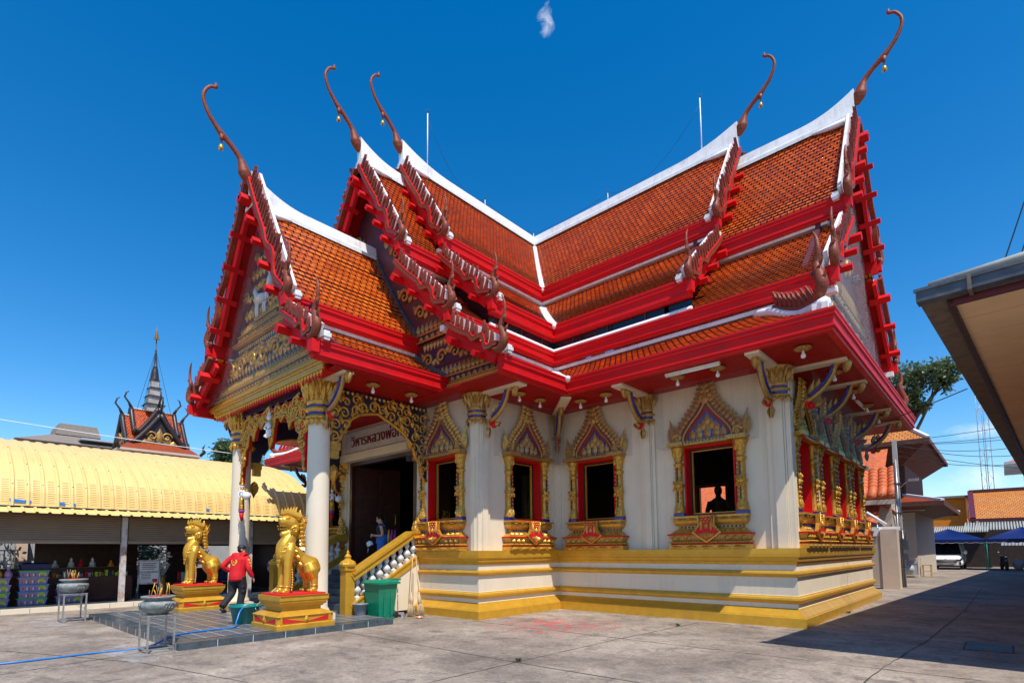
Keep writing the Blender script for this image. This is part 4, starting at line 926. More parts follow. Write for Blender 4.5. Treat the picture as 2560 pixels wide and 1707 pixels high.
# ---------------------------------------------------------------- door, sign
g=G()
for x0,x1 in((-1.72,-1.60),(1.52,1.64)): g.box((x0,FY-.02,1.1),(x1,FY+.2,4.40),0)
g.box((-1.60,FY-.02,4.28),(1.52,FY+.2,4.40),0)
door=obj('door',g,['dark_wood'],temple)
for hx,an,sx in((-1.6,R_(78),1),(1.52,R_(102),1)):
    g=G(); Mh=T(hx,FY+.12)@RZ(an); w=1.5
    g.box((0,-.03,1.12),(w,.03,4.27),0,Mh)
    for z0,z1 in((1.3,2.3),(2.45,3.2),(3.35,4.1)): g.box((.12,-.05,z0),(.68,.05,z1),0,Mh); g.box((.8,-.05,z0),(1.38,.05,z1),0,Mh)
    o=obj('door_leaf',g,['dark_wood'],door)
    h=G(); h.tube([Mh@V((1.3,-.06,2.45)),Mh@V((1.3,-.13,2.5)),Mh@V((1.3,-.13,2.75)),Mh@V((1.3,-.06,2.8))],.016,6); obj('handle',h,['gold_shiny'],o)
g=G(); g.box((-2.2,FY-.16,4.42),(2.2,FY-.002,4.66)); obj('door_lintel',g,['cream'],temple)
g=G(); g.box((-1.95,FY-.10,4.70),(1.95,FY-.004,5.34)); sg=obj('name_plaque',g,['marble'],temple)
def text(s,size,loc,rot,m,par=None,ext=.012,name='lettering'):
    c=bpy.data.curves.new(name,'FONT'); c.body=s; c.size=size; c.extrude=ext; c.align_x='CENTER'; c.align_y='CENTER'
    o=bpy.data.objects.new('t',c); COL.objects.link(o); dg=bpy.context.evaluated_depsgraph_get(); dg.update(); me=bpy.data.meshes.new_from_object(o.evaluated_get(dg)); bpy.data.objects.remove(o)
    me.materials.clear(); me.materials.append(M[m]); me.name=name; r=bpy.data.objects.new(name,me); COL.objects.link(r); r.parent=par; r.location=loc; r.rotation_euler=rot; return r
text('วิหารหลวงพ่อทอง',.44,(0.05,FY-.115,5.0),(PI/2,0,0),'letter_red',sg)
# ---------------------------------------------------------------- stairs and railings
g=G()
for i in range(6):
    y0=-9.15+i*.27; g.box((-1.72,y0,.12 if i else .10),(1.72,y0+.29 if i<5 else -7.56,.12+.16*(i+1)+.0*i),0)
obj('steps',g,['slate'],temple)
bal=[(.055,0),(.055,.05),(.035,.07),(.03,.10),(.06,.16),(.082,.21),(.072,.27),(.035,.33),(.028,.38),(.05,.43),(.055,.47),(.035,.52),(.05,.54),(.05,.60)]
g=G(); g.lathe([(r*1.25,z) for r,z in bal],12,0); g.box((-.08,-.08,-.10),(.08,.08,.02)); g.box((-.06,-.06,.58),(.06,.06,.70)); BALM=mesh_of('baluster',g,['marble'])
for sx in(1,-1):
    x=sx*1.9; y0,y1=-9.38,-7.62; g=G()
    def zr(y): return .98+(y-y0)/(y1-y0)*(1.03)
    def rail(o_,h,w,mt):
        a=[(y0,zr(y0)+o_),(y1,zr(y1)+o_),(y1+.38,zr(y1)+o_)]
        for (ya,za),(yb,zb) in zip(a,a[1:]): g.beam((x,ya,za),(x,yb,zb),w,h,mt)
    rail(0,.15,.30,0); rail(.09,.06,.36,0)
    g.beam((x,y0,zr(y0)-.72),(x,y1+.25,zr(y1+.25)-.72),.26,.15,0); g.beam((x,y0,zr(y0)-.63),(x,y1+.25,zr(y1+.25)-.63),.30,.04,0)
    # cream cheek wall
    q=[(y0,.1),(y1+.3,.1),(y1+.3,zr(y1+.3)-.79),(y0,zr(y0)-.79)]
    g.prism(q,-.10,.10,frame((x,0,0),(0,1,0),(0,0,1),(1,0,0)),1)
    r=obj('stair_railing',g,['gold','cream'],temple)
    for i in range(9):
        y=y0+.2+i*.21; o=bpy.data.objects.new('baluster',BALM); COL.objects.link(o); o.parent=r; o.location=(x,y,zr(y)-.61); o.scale=(1,1,.86)
    n=G(); Mn=T(x,y0-.06); n.box((-.12,-.12,.10),(.12,.12,1.16),0,Mn); n.box((-.145,-.145,1.16),(.145,.145,1.20),0,Mn); n.box((-.13,-.13,1.20),(.13,.13,1.26),0,Mn)
    n.lathe([(.19,1.26),(.20,1.31),(.17,1.36),(.12,1.40),(.08,1.42),(.07,1.45),(.085,1.49),(.05,1.53),(.03,1.56),(.035,1.585),(.005,1.65)],8,0,Mn,smooth=False)
    for k in range(20): a=2*PI*k/20; n.ell((x+.155*cos(a),y0-.06+.155*sin(a),1.36),(.022,.022,.018),0,6,4)
    obj('newel_post',n,['gold'],r)
    n=G(); Mn=T(x,y1+.28); zt=zr(y1)+.11
    n.lathe([(.17,zt),(.18,zt+.06),(.13,zt+.10),(.15,zt+.17),(.10,zt+.22),(.115,zt+.28),(.07,zt+.33),(.08,zt+.37),(.03,zt+.43),(.005,zt+.52)],10,0,Mn)
    for k in range(10):
        a=2*PI*k/10; d=V((cos(a),sin(a),0)); t_=V((-sin(a),cos(a),0)); leaf(n,Mn@frame(d*.15+V((0,0,zt+.02)),t_,(0,0,1),d),.16,.09,.04,0); leaf(n,Mn@frame(d*.12+V((0,0,zt+.15)),t_,(0,0,1),d),.14,.08,.04,0)
    obj('rail_finial',n,['gold_leaf'],r)
# ---------------------------------------------------------------- deity lamp brackets on the columns
def deity(x,y,rz,zc):
    g=G() # faces -y
    def tb(p,r,m,s=1): g.tube([V(q) for q in p],r,10,m)
    tb([(0,0,-.02),(0,0,.10)],[.09,.13],3); tb([(0,.02,-.35),(0,.0,-.03)],[.04,.10],2); 
    tb([(.0,0,.10),(0,-.01,.45),(0,0,.62)],[.11,.10,.085],0)              # robe
    for k in range(7): g.lathe([(.11-.003*k,0),(.118-.003*k,.02),(.11-.003*k,.04)],10,0,T(0,-.005,.14+k*.06))
    tb([(0,0,.60),(0,0,.72),(0,0,.88),(0,0,.93)],[.085,.075,.105,.05],1)   # bare torso
    tb([(0,0,.92),(0,-.005,.98)],[.04,.04],1); g.ell((0,-.01,1.05),(.065,.07,.085),1,10,8); g.ell((0,-.078,1.045),(.012,.016,.018),1,6,4)
    for sx in(-1,1): g.ell((sx*.068,0,1.05),(.012,.02,.03),1,6,4); g.ell((sx*.025,-.068,1.065),(.012,.006,.006),4,6,4)
    g.lathe([(.078,1.09),(.08,1.13),(.05,1.16),(.055,1.19),(.03,1.23),(.028,1.27),(.004,1.42)],10,0)
    tb([(-.10,0,.88),(-.17,.0,.74),(-.09,-.07,.62)],[.035,.03,.022],1); tb([(.10,0,.88),(.16,-.04,.74),(.15,-.14,.80)],[.035,.03,.022],1)
    g.ell((.15,-.16,.82),(.022,.025,.03),1,6,4); g.ell((-.07,-.09,.60),(.03,.025,.025),1,6,4)
    for z,r in((.93,.07),(.80,.09)): g.lathe([(r,z),(r+.012,z+.012),(r,z+.024)],12,0)
    for sx in(-1,1): leaf(g,frame((sx*.09,-.02,.9),(1,0,0),(0,0,1),(0,-1,0))@RZ(-sx*.9),.13,.06,.03,0)
    g.tube([(.15,-.16,.84),(.15,-.17,1.0)],.012,5,0); g.lathe([(.03,.96),(.06,.92),(.05,.86),(.03,.84)],8,0,T(.29,-.08,-.04)); g.tube([(.15,-.16,.95),(.29,-.08,.94)],.014,5,0)
    o=obj('deity_figure',g,['gold_leaf','figure_white','red','purple','indigo'],temple); o.location=(x,y,zc); o.rotation_euler=(0,0,rz); o.scale=(.66,.66,.66)
    h=G(); h.ell((.29,-.08,.66),(.165,.165,.165),0,18,12); obj('globe_lamp',h,['lamp_glass'],o)
deity(-1.42,-10.62,R_(28),2.66); deity(-1.85,-7.75,R_(60),2.8)
# statue on its seat seen through the window, offerings, door-side objects
ir=thing('statue','dark seated statue silhouetted inside the hall against an orange roof beyond','statue',(6.72,1.05,1.1))
g=G(); g.tube([(0,0,.0),(0,0,1.3)],[.45,.38],12); obj('seat',g,['dark_wood'],ir)
g=G(); q=T(0,0,1.3)
def lf_(pts,r): g.tube([q@V(p) for p in pts],r,12)
lf_([(0,0,.0),(0,0,.15),(0,0,.45),(0,0,.72),(0,0,.84)],[.26,.25,.22,.29,.12]); lf_([(0,0,.8),(0,0,.96)],[.085,.085]); g.ell(q@V((0,0,1.08)),(.125,.14,.175),0,14,10)
for sx in(-1,1): lf_([(sx*.27,0,.74),(sx*.37,-.02,.42),(sx*.25,-.2,.18)],[.09,.075,.06]); lf_([(sx*.1,-.02,.1),(sx*.46,-.1,.1),(sx*.05,-.34,.1)],[.13,.12,.08])
remesh(g,'body',['monk_dark'],.03,ir)

t=thing('offering_table','dark offering table with a gold flower vase inside the doorway','table',(1.35,-6.1,1.1)); g=G(); g.box((-.4,-.3,.68),(.4,.3,.74)); obj('table_top',g,['dark_wood'],t)
for sx in(-1,1):
    for sy in(-1,1): g=G(); g.box((sx*.36-.03,sy*.26-.03,0),(sx*.36+.03,sy*.26+.03,.68)); obj('leg',g,['dark_wood'],t)
t=thing('flower_vase','gold vase of yellow flowers on the table inside the doorway','vase',(1.35,-6.15,1.84)); g=G(); g.lathe([(.10,0),(.06,.06),(.17,.2),(.15,.32),(.07,.38),(.12,.44)],16); obj('vase',g,['gold_shiny'],t); g=G()
for k in range(16): a=k*.9; q=V((.22*cos(a),.22*sin(a),.8+.1*sin(k*2.))); g.tube([(0,0,.42),q],.01,4); g.ell(q,(.05,.05,.035),0,6,4)
obj('flowers',g,['stick_yellow'],t)
for i,(m_,lab) in enumerate((('stick_yellow','yellow ribbon garland hanging inside the doorway'),('garland_pink','pink ribbon garland hanging between two others'),('purple','purple ribbon garland hanging nearest the person'))):
    g=G(); x=-.05+i*.16; g.tube([(x,-6.9,2.25),(x-.02,-6.9,2.0),(x,-6.92,1.8)],[.02,.05,.03],7); g.ell((x,-6.92,1.72),(.06,.05,.05),1); solo('garland',g,[m_,'orange_flower'],lab,'garland')
t=thing('paper_sign','pale notice with dark lettering at the right side of the doorway','sign',(1.47,-6.78,1.95)); g=G(); g.box((-.24,-.01,-.3),(.24,.01,.3)); obj('board',g,['paper'],t)
for k,q in enumerate(('ทำบุญ','ดอกไม้','บูชา')): text(q,.15,(0,-.016,.18-k*.19),(PI/2,0,0),'letter_red',t,.003)
# ================================================================ YARD
g=G(); N_=60
g.quad((-150,-60,0),(150,-60,0),(150,240,0),(-150,240,0)); 
ground=obj('ground',g,['concrete']); tag(ground,'worn grey concrete yard with dark joints and flecks of red paint','yard',kind='structure')
g=G(); rnd=random.Random(3)
def joint(pts,w=.022):
    P=[]
    for a,b in zip(pts,pts[1:]):
        a=V((*a,0));b=V((*b,0)); n=int((b-a).length/.25)+1
        for i in range(n): P.append(a.lerp(b,i/n))
    P.append(V((*pts[-1],0))); L=[];d=(P[-1]-P[0]).normalized(); nn=V((-d.y,d.x,0))
    for p in P:
        o=nn*rnd.uniform(-.012,.012); k=w*rnd.uniform(.35,1.1)/2; L.append((p+o-nn*k,p+o+nn*k))
    for i in range(len(L)-1):
        q=[L[i][0],L[i+1][0],L[i+1][1],L[i][1]]; g.quad(*[v+V((0,0,.004)) for v in q])
for q in([(3.4,-10.5),(8.2,-10.52),(13,-10.4)],[(8.2,-16.5),(8.2,-10.5),(8.26,-7.73),(8.45,-4.7)],[(4.4,-7.7),(8.26,-7.73),(13.2,-7.73)],[(12.1,-13),(12.18,-7.73),(12.4,-4.7),(12.62,1.5),(12.7,12)],[(8.5,-4.75),(13.2,-4.6)],[(3.66,-16.4),(3.1,-14.0),(2.9,-13.6)],[(-1,-16.2),(4,-14.1),(8.2,-13.2),(12.1,-12.8)],[(12.65,3.2),(17,3.3)]): joint(q)
j=obj('ground_joints',g,['joint']); tag(j,kind='structure'); j['label']='dark cracks and joints between the yard slabs'
g=G()
for cx,cy,r in((2.9,-13.75,.95),(-3.0,-14.0,.9),(3.7,-13.9,.4)):
    n=26; pts=[(cx+r*(1+.25*sin(3*k*.9+cx)+rnd.uniform(-.12,.12))*cos(2*PI*k/n),cy+.5*r*(1+rnd.uniform(-.15,.15))*sin(2*PI*k/n)-.12,.006) for k in range(n)]
    pts=[(x,min(y,-13.43) if x<3.4 else y,z) for x,y,z in pts]
    g.add(pts,[tuple(range(n))])
m_,t_,b_=nt('powder_fade'); k_=ramp(t_,noise(t_,3.5,8,.75,geo(t_)),[(.42,0.0),(.70,.6)]); b_.inputs['Base Color'].default_value=(.6,.6,.61,1); b_.inputs['Roughness'].default_value=.95; t_.links.new(k_,b_.inputs['Alpha'])
p_=obj('spilled_ash',g,['powder_fade']); tag(p_,'pale ash powder spilled on the ground round the urn stands','ash',kind='stuff')
# paved platform
g=G(); X0,X1,Y0,Y1=-3.37,3.37,-13.42,-9.18
g.quad((X0+.3,Y0+.3,.124),(X1-.3,Y0+.3,.124),(X1-.3,Y1,.124),(X0+.3,Y1,.124),0)
g.box((X0,Y0,-.05),(X1,Y0+.3,.12),1); g.box((X0,Y0+.302,-.05),(X0+.3,Y1,.12),1); g.box((X1-.3,Y0+.302,-.05),(X1,Y1,.12),1); g.box((X0+.3,Y0+.3,-.05),(X1-.3,Y1,.1),1); g.box((-3.3,Y1+.002,-.05),(1.76,-7.0,.122),1)
for k in range(1,12):
    x=X0+k*.6; g.box((x-.005,Y0-.004,0),(x+.005,Y0-.001,.119),2); 
    if k<7: y=Y0+k*.6; g.box((X1+.001,y-.005,0),(X1+.004,y+.005,.119),2)
pl=obj('platform',g,['paving','slate','powder']); tag(pl,'low slate-tiled platform before the temple steps','platform',kind='structure')
# ---------------------------------------------------------------- lions
def make_lion():
    root=thing('lion_statue','golden lion statue on a gold pedestal right of the steps, nearest the camera','statue',(0,0,0),group='gold lions flanking the temple steps')
    hx,hy=.565,.60; lp=[(-hx,-hy),(-hx,hy),(hx,hy),(hx,-hy)][::-1]; lp=[(hx,-hy),(hx,hy),(-hx,hy),(-hx,-hy)]
    g=G(); pr=[(0,0),(0,.085),(-.02,.10),(-.035,.105),(-.035,.235),(-.02,.24),(-.01,.25),(-.02,.265),(-.11,.31),(-.20,.345),(-.20,.40),(-.165,.405),(-.165,.43),(-.135,.44),(-.115,.49),(-.10,.50),(-.10,.535),(-.085,.54),(-.085,.635),(-.4,.636)]
    g.sweep(lp,pr,0,True,mats=[0,0,0,0,0,0,0,0,0,1 if False else 0,2]+[0]*10); g.quad((-.5,-.5,.636),(.5,-.5,.636),(.5,.5,.636),(-.5,.5,.636))
    for o_,ax in(((hx-.035,0,0),(0,1,0)),((-hx+.035,0,0),(0,-1,0)),((0,-hy+.035,0),(1,0,0)),((0,hy-.035,0),(-1,0,0))):
        a=V(ax); n=a.cross(Z); Mf=frame(o_,a,Z,n)
        for s_ in(-1,1):
            q=[(s_*.03,.125),(s_*.47,.125),(s_*.47,.22),(s_*.3,.185),(s_*.12,.15),(s_*.03,.135)]
            g.prism(q if s_>0 else q[::-1],-.01,.012,Mf,2)
        g.box((-.025,.12,0),(.025,.25,.03),0,Mf); leaf(g,Mf@T(0,.12,.03),.14,.09,.03,0)
        for s_ in(-1,1): g.box((s_*.48+(.0 if s_>0 else -.04),.107,0),(s_*.48+(.04 if s_>0 else 0),.236,.02),0,Mf)
    obj('pedestal',g,['gold','gold','cushion'],root)
    g=G(); g.box((-.43,-.47,.637),(.43,.47,.668)); obj('cushion',g,['cushion'],root)
    B=G(); b=.66
    def L(pts,r,sq=1,n=12): 
        P_=catmull([(x,y,z+b) for x,y,z in pts],3); B.tube(P_,lerps(r,3),n,0,sq=sq)
    for s_ in(-1,1):
        L([(s_*.135,-.24,.0),(s_*.135,-.24,.06),(s_*.135,-.225,.12),(s_*.135,-.215,.35),(s_*.135,-.21,.6),(s_*.125,-.17,.84),(s_*.09,-.11,1.0)],[.08,.085,.072,.078,.088,.115,.08])
        L([(s_*.17,.36,.0),(s_*.17,.36,.06),(s_*.17,.37,.13),(s_*.17,.36,.27),(s_*.155,.31,.44),(s_*.12,.26,.58)],[.08,.08,.066,.08,.165,.12])
        for k in range(4):
            B.ell((s_*.135-.07+k*.047,-.325+.012*abs(k-1.5),.035+b),(.025,.06,.04),0,8,6); B.ell((s_*.17-.07+k*.047,.265+.012*abs(k-1.5),.035+b),(.025,.055,.04),0,8,6)
        B.ell((s_*.085,-.22,1.50+b),(.045,.05,.045),0,10,8); B.ell((s_*.125,-.05,1.30+b),(.06,.08,.09),0,10,8)
    L([(0,-.20,.60),(0,-.255,.76),(0,-.235,.92),(0,-.15,1.06),(0,-.09,1.18),(0,-.07,1.30)],[.09,.15,.17,.155,.125,.12])
    L([(0,-.16,.88),(0,-.02,.84),(0,.12,.73),(0,.24,.62),(0,.36,.55),(0,.46,.44),(0,.48,.36)],[.15,.125,.12,.165,.20,.15,.06])
    L([(0,.03,1.38),(0,-.09,1.42),(0,-.21,1.45),(0,-.30,1.44),(0,-.355,1.43)],[.125,.16,.13,.105,.06])
    L([(0,.0,1.27),(0,-.12,1.21),(0,-.24,1.185),(0,-.325,1.20)],[.125,.10,.085,.05])
    B.ell((0,-.345,1.485+b),(.06,.05,.045),0,10,8)
    body=remesh(B,'body',['gold_shiny'],.014,root,3)
    O=G(); O2=G(); O3=G()
    for s_ in(-1,1):
        for k in range(7): O3.tube([(s_*.07-.0+s_*.012*(k%2),-.36+k*.035,b+1.36),(s_*.07,-.355+k*.035,b+1.325)],[.012,.003],5); O3.tube([(s_*.055,-.35+k*.035,b+1.27),(s_*.055,-.35+k*.035,b+1.31)],[.012,.003],5)
        Mf=frame((s_*.16,-.05,b),(0,-s_,0),Z,(s_,0,0))
        for i in range(6):    # bead garland down the back of the fore leg
            pass
        for i in range(17): O2.ell((s_*.15,-.125+.015*sin(i*.4),b+.06+i*.05),(.02,.02,.03),0,6,4,None)
        for i in range(9): O2.ell((s_*.17,.445,b+.08+i*.045),(.018,.018,.026),0,6,4)
        for r in range(5):     # chest scales
            for k in range(5-r if r>1 else 5):
                an=R_(-78+k*26); x=s_*.225*sin(R_(10)+abs(an)*.0+(k+.4)*.28); y=-.20-.225*cos((k+.4)*.28); z=b+1.0-r*.085
                d=V((s_*sin((k+.4)*.28),-cos((k+.4)*.28),0)); t_=Z.cross(d); leaf(O,frame(V((0,-.235+.02*max(0,1-r),z-.05))+d*(.165-.008*r),t_,(0,0,-1),d),.10,.075,.018)
        for k in range(6):     # curls behind the jaw and down the mane
            leaf(O,frame((s_*(.13-.006*k),.02+.012*k,b+1.42-k*.085),(0,s_*-.5,-.8),V((s_*.1,.8,-.35)).normalized(),(s_,0,.1)),.15,.11,.05)
            leaf(O,frame((s_*.06,.05+.01*k,b+1.5-k*.085),(s_,0,0),V((s_*.1,.45,.9)).normalized(),(0,.9,-.4)),.13,.1,.05)
        for k in range(7): leaf(O,frame((s_*(.05+.02*k),-.17+k*.03,b+1.56-k*.012),(s_,.2,0),V((s_*.25,.15,1)).normalized(),(0,-1,.1)),.17-.006*k,.08,.05)
        scroll(O,frame((s_*.16,-.10,b+1.27),(0,-1,0),Z,(s_,0,0)),.075,.025,0,1.3); scroll(O,frame((s_*.11,-.20,b+1.49),(0,-1,0),Z,(s_,0,0)),.05,.014,0,1.1)
        leaf(O,frame((s_*.14,-.0,b+1.5),(0,-1,0),V((s_*.4,.2,1)).normalized(),(s_,0,0)),.15,.08,.05)
        for k in range(6): leaf(O,frame((s_*.15,-.20+.05*k,b+1.02-.016*k*k),(0,-1,0),V((0,.35,-1)).normalized(),(s_,0,0)),.13,.09,.04)
        for z_,y_,x_ in((.12,-.225,.135),(.13,.37,.17)): O2.lathe([(.078,0),(.088,.015),(.078,.03)],12,0,T(s_*x_,y_,b+z_))
    for k in range(6): leaf(O,frame((0,-.26+.045*k,b+1.53+.01*k),(1,0,0),V((0,-.25+.12*k,1)).normalized(),(0,-1,0)),.2,.10,.06)
    O.tube(catmull([(0,.08,b+1.10),(0,.14,b+1.25),(0,.15,b+1.42),(0,.10,b+1.56),(0,.10,b+1.70)],4),lerps([.05,.075,.08,.06,.008],4),9,0)
    for s_ in(-1,1):
        for k in range(2): leaf(O,frame((s_*.04,.15,b+1.3+.12*k),(s_,0,0),V((s_*.3,.4,1)).normalized(),(s_,.3,0)),.22,.1,.05)
    obj('mane',O,['gold_shiny'],root); obj('bead_garland',O2,['gold_shiny'],root); obj('teeth',O3,['gold_shiny'],root)
    return root
lion=make_lion()
for c_ in lion.children:
    if c_.name.split('.')[0] in('body','mane','bead_garland','teeth'): c_.scale=(.95,.95,1.0)
lion.location=(2.70,-11.15,.12)
l2=dup(lion,(-2.52,-11.25,.12),0,'golden lion statue on a gold pedestal left of the steps, beside the shop')
# ---------------------------------------------------------------- incense urns on stands
def stand(x,y,k,label):
    t=thing('urn_stand',label,'stand',(x,y,0),R_(3),'metal stands under the incense urns'); h=.58*k; w=.19*k
    for sx in(-1,1):
        for sy in(-1,1):
            g=G(); g.beam((sx*w,sy*w,0),(sx*w,sy*w,h),.026*k,.026*k,0,(1,0,0)); obj('leg',g,['metal'],t)
    for z in(.06*k,h-.012):
        g=G()
        for a,b in(((-w,-w),(w,-w)),((w,-w),(w,w)),((w,w),(-w,w)),((-w,w),(-w,-w))): g.beam((*a,z),(*b,z),.022*k,.022*k)
        obj('rail',g,['metal'],t)
    g=G(); g.box((-w*1.1,-w*1.1,h),(w*1.1,w*1.1,h+.02)); obj('top_plate',g,['metal'],t); return h+.02
def urn(x,y,z,k,label,seed,grp):
    t=thing('incense_urn',label,'urn',(x,y,z),0,'stone incense urns')
    g=G(); pr=[(.12,0),(.15,.012),(.155,.03),(.20,.05),(.25,.10),(.268,.15),(.255,.20),(.20,.228),(.185,.235),(.19,.245),(.235,.268),(.25,.28),(.25,.30),(.225,.302),(.20,.285),(.0,.28)]
    g.lathe([(r*k,q*k) for r,q in pr],32,0,None,cap=False)
    for a in(20,140,260):
        d=V((cos(R_(a)),sin(R_(a)),0)); t_=Z.cross(d); Mf=frame(d*.262*k+V((0,0,.15*k)),t_,Z,d)
        for q in(-1,0,1): scroll(g,Mf@T(q*.05*k,0,0),.045*k,.012,0,1.2); leaf(g,Mf@T(q*.05*k,-.07*k,-.01),.1*k,.06*k,.03,0)
    obj('bowl',g,['stone_grey'],t); g=G(); g.lathe([(.20*k,.288*k),(.1*k,.305*k),(0,.31*k)],20,0,None,cap=False); obj('ash',g,['ash_red'],t)
    rd=random.Random(seed)
    for i in range(14):
        a=rd.uniform(0,6.28); r=rd.uniform(.02,.16)*k; h=rd.uniform(.10,.24)*k; ty=rd.random()
        p=V((x+r*cos(a),y+r*sin(a),z+.30*k)); q=p+V((rd.uniform(-.05,.05),rd.uniform(-.05,.05),h))
        s_=G(); s_.tube([p,q],[.0042,.0035] if ty<.8 else [.007,.006],5); 
        solo('incense_stick' if ty<.8 else 'candle',s_,['stick_tan' if ty<.8 else 'stick_yellow'],('thin burnt incense stick standing in the '+grp) if ty<.8 else ('yellow candle standing in the '+grp),'incense' if ty<.8 else 'candle',group=('incense sticks' if ty<.8 else 'candles')+' in the '+grp)
h=stand(3.07,-13.66,1.0,'thin rusty metal stand under the urn nearest the camera'); urn(3.07,-13.66,h,1.0,'grey stone incense urn with red ash, nearest the camera',5,'nearer stone urn')
h=stand(-3.05,-13.80,1.12,'thin metal stand under the urn beside the shop crates'); urn(-3.05,-13.80,h,1.12,'grey carved stone incense urn in front of the plastic boxes',9,'farther stone urn')
# ---------------------------------------------------------------- basin, pole, hose
t=thing('basin','green plastic wash basin beside the nearer lion pedestal','basin',(1.52,-11.62,.124))
g=G(); g.lathe([(.22,0),(.235,.01),(.30,.33),(.345,.345),(.35,.365),(.325,.375),(.30,.36),(.225,.03),(0,.028)],32,0,None,cap=False); obj('tub',g,['basin_green'],t)
for a in(200,20):
    g=G(); d=V((cos(R_(a)),sin(R_(a)),0)); q=Z.cross(d); c=d*.335; g.tube([c+q*.06+V((0,0,.33)),c+d*.02+q*.05+V((0,0,.27)),c+d*.02-q*.05+V((0,0,.27)),c-q*.06+V((0,0,.33))],.009,6); obj('handle',g,['metal'],t)
g=G(); g.tube([(1.35,-11.62,.16),(1.75,-11.45,.52),(2.02,-11.0,1.02)],[.018,.018,.016],8); solo('mop_pole',g,['bamboo'],'wooden pole standing in the green basin, leaning on the pedestal','pole')
g=G(); pts=[(-.2,-20,.016),(2.2,-16.9,.016),(2.57,-15.54,.016),(2.6,-15,.016),(2.58,-14.4,.016),(2.66,-13.75,.016),(2.64,-13.46,.10),(2.58,-13.38,.14),(2.3,-13.0,.14),(2.2,-12.5,.14),(2.15,-12.1,.14),(1.98,-11.98,.22),(1.86,-11.86,.42),(1.72,-11.68,.50),(1.5,-11.5,.40),(1.45,-11.6,.2)]
g.tube(catmull(pts,5),.016,8); solo('garden_hose',g,['hose_blue'],'blue hose running across the yard and platform into the green basin','hose')
# ---------------------------------------------------------------- wheelie bin, bucket, brooms, dustpans
t=thing('wheelie_bin','tall green plastic wheelie bin beside the stair railing','bin',(2.36,-8.82,0),R_(4))
def frustum(g,a,b,z0,z1,m=0,off=(0,0)):
    vs=[(-a[0],-a[1],z0),(a[0],-a[1],z0),(a[0],a[1],z0),(-a[0],a[1],z0)]+[(off[0]+sx*b[0],off[1]+sy*b[1],z1) for sx,sy in((-1,-1),(1,-1),(1,1),(-1,1))]
    g.add(vs,[(0,3,2,1),(4,5,6,7),(0,1,5,4),(1,2,6,5),(2,3,7,6),(3,0,4,7)],m)
g=G(); frustum(g,(.22,.22),(.28,.28),.05,.84); g.box((-.24,-.24,0),(.24,.24,.05)); 
for y in(-.1,.1): g.box((.235,y-.012,.1),(.27,y+.012,.7))
obj('body',g,['bin_green'],t)
g=G(); g.box((-.31,-.32,.84),(.31,.33,.875)); frustum(g,(.30,.31),(.24,.25),.875,.93); g.box((.31,-.32,.83),(.33,.33,.88)); obj('lid',g,['bin_green'],t)
g=G(); g.tube([(-.25,.3,.90),(-.25,.40,.93),(.25,.40,.93),(.25,.3,.90)],.018,6); obj('handle',g,['bin_green'],t)
for sx in(-1,1): g=G(); g.lathe([(.02,-.03),(.09,-.03),(.09,.03),(.02,.03)],14,0,T(sx*.2,.27,.09)@MX.Rotation(PI/2,4,'Y')); obj('wheel',g,['tyre'],t)
t=thing('bucket','small grey plastic bucket between the newel post and the green bin','bucket',(2.22,-9.28,.124)); g=G(); g.lathe([(.12,0),(.17,.24),(.185,.245),(.185,.265),(.165,.262),(.118,.02),(0,.02)],20,0,None,cap=False); obj('pail',g,['grey_plastic'],t)
def broom(x,y,lx,ly,label,h=1.5):
    t=thing('broom',label,'broom',(x,y,0),0,'straw brooms leaning on the stair wall'); e=V((lx,ly,h)); b=V((0,0,0)); d=e.normalized()
    g=G(); g.tube([d*.42,e],[.014,.012],7); obj('stick',g,['bamboo'],t)
    g=G(); rd=random.Random(int(x*100)); g.tube([d*.32,d*.45,d*.62],[.055,.045,.025],9,0)
    for i in range(60):
        a=rd.uniform(0,6.28); r=rd.uniform(.02,.13); g.tube([d*.45+V((cos(a),sin(a),0))*.03,d*.2+V((cos(a)*r*.7,sin(a)*r*.7,0)),V((cos(a)*r,sin(a)*r*.8,rd.uniform(0,.05)))],[.008,.007,.003],4)
    obj('bristles',g,['straw'],t)
broom(2.60,-8.10,-.42,.36,'straw broom with a bamboo stick, leaning left on the stair wall'); broom(2.78,-7.94,-.52,.24,'straw broom with a bamboo stick, next to the plinth corner',1.52)
def dustpan(x,y,rz,label,m):
    t=thing('dustpan',label,'dustpan',(x,y,0),rz,'long-handled dustpans'); g=G(); g.box((-.15,-.12,0),(.15,.12,.015)); g.box((-.15,.10,0),(.15,.12,.12)); g.box((-.15,-.12,0),(-.135,.12,.07)); g.box((.135,-.12,0),(.15,.12,.07)); obj('pan',g,[m],t)
    g=G(); g.tube([(0,.11,.1),(0,.2,.72)],.012,6); obj('handle',g,['metal'],t)
dustpan(2.52,-8.42,R_(60),'grey metal dustpan between the bin and the brooms','metal'); dustpan(2.35,-8.28,R_(120),'dark red dustpan behind the green bin','maroon')
for x,y,c in((2.97,-8.2,'orange_flower'),(3.05,-8.12,'orange_flower'),(3.01,-8.16,'cloth_white')):
    g=G(); g.ell((x,y,.03),(.035,.03,.03),0,8,5); 
    for k in range(8): g.ell((x+.03*cos(k*.8),y+.03*sin(k*.8),.025),(.012,.012,.012),0,5,3)
    solo('marigold',g,[c],('orange marigold head lying on the ground by the brooms' if c[0]=='o' else 'white flower head lying between two marigolds'),'flower',group='fallen flower heads')
# drain grating
t=thing('drain_grate','dark iron drain grating set in the shaded ground','drain',(13.2,-4.8,0)); g=G(); g.box((-.3,-.45,.003),(.3,.45,.006),1)
for k in range(9): g.box((-.28,-.42+k*.1,.006),(.28,-.37+k*.1,.012),0)
obj('bars',g,['gutter','joint'],t)
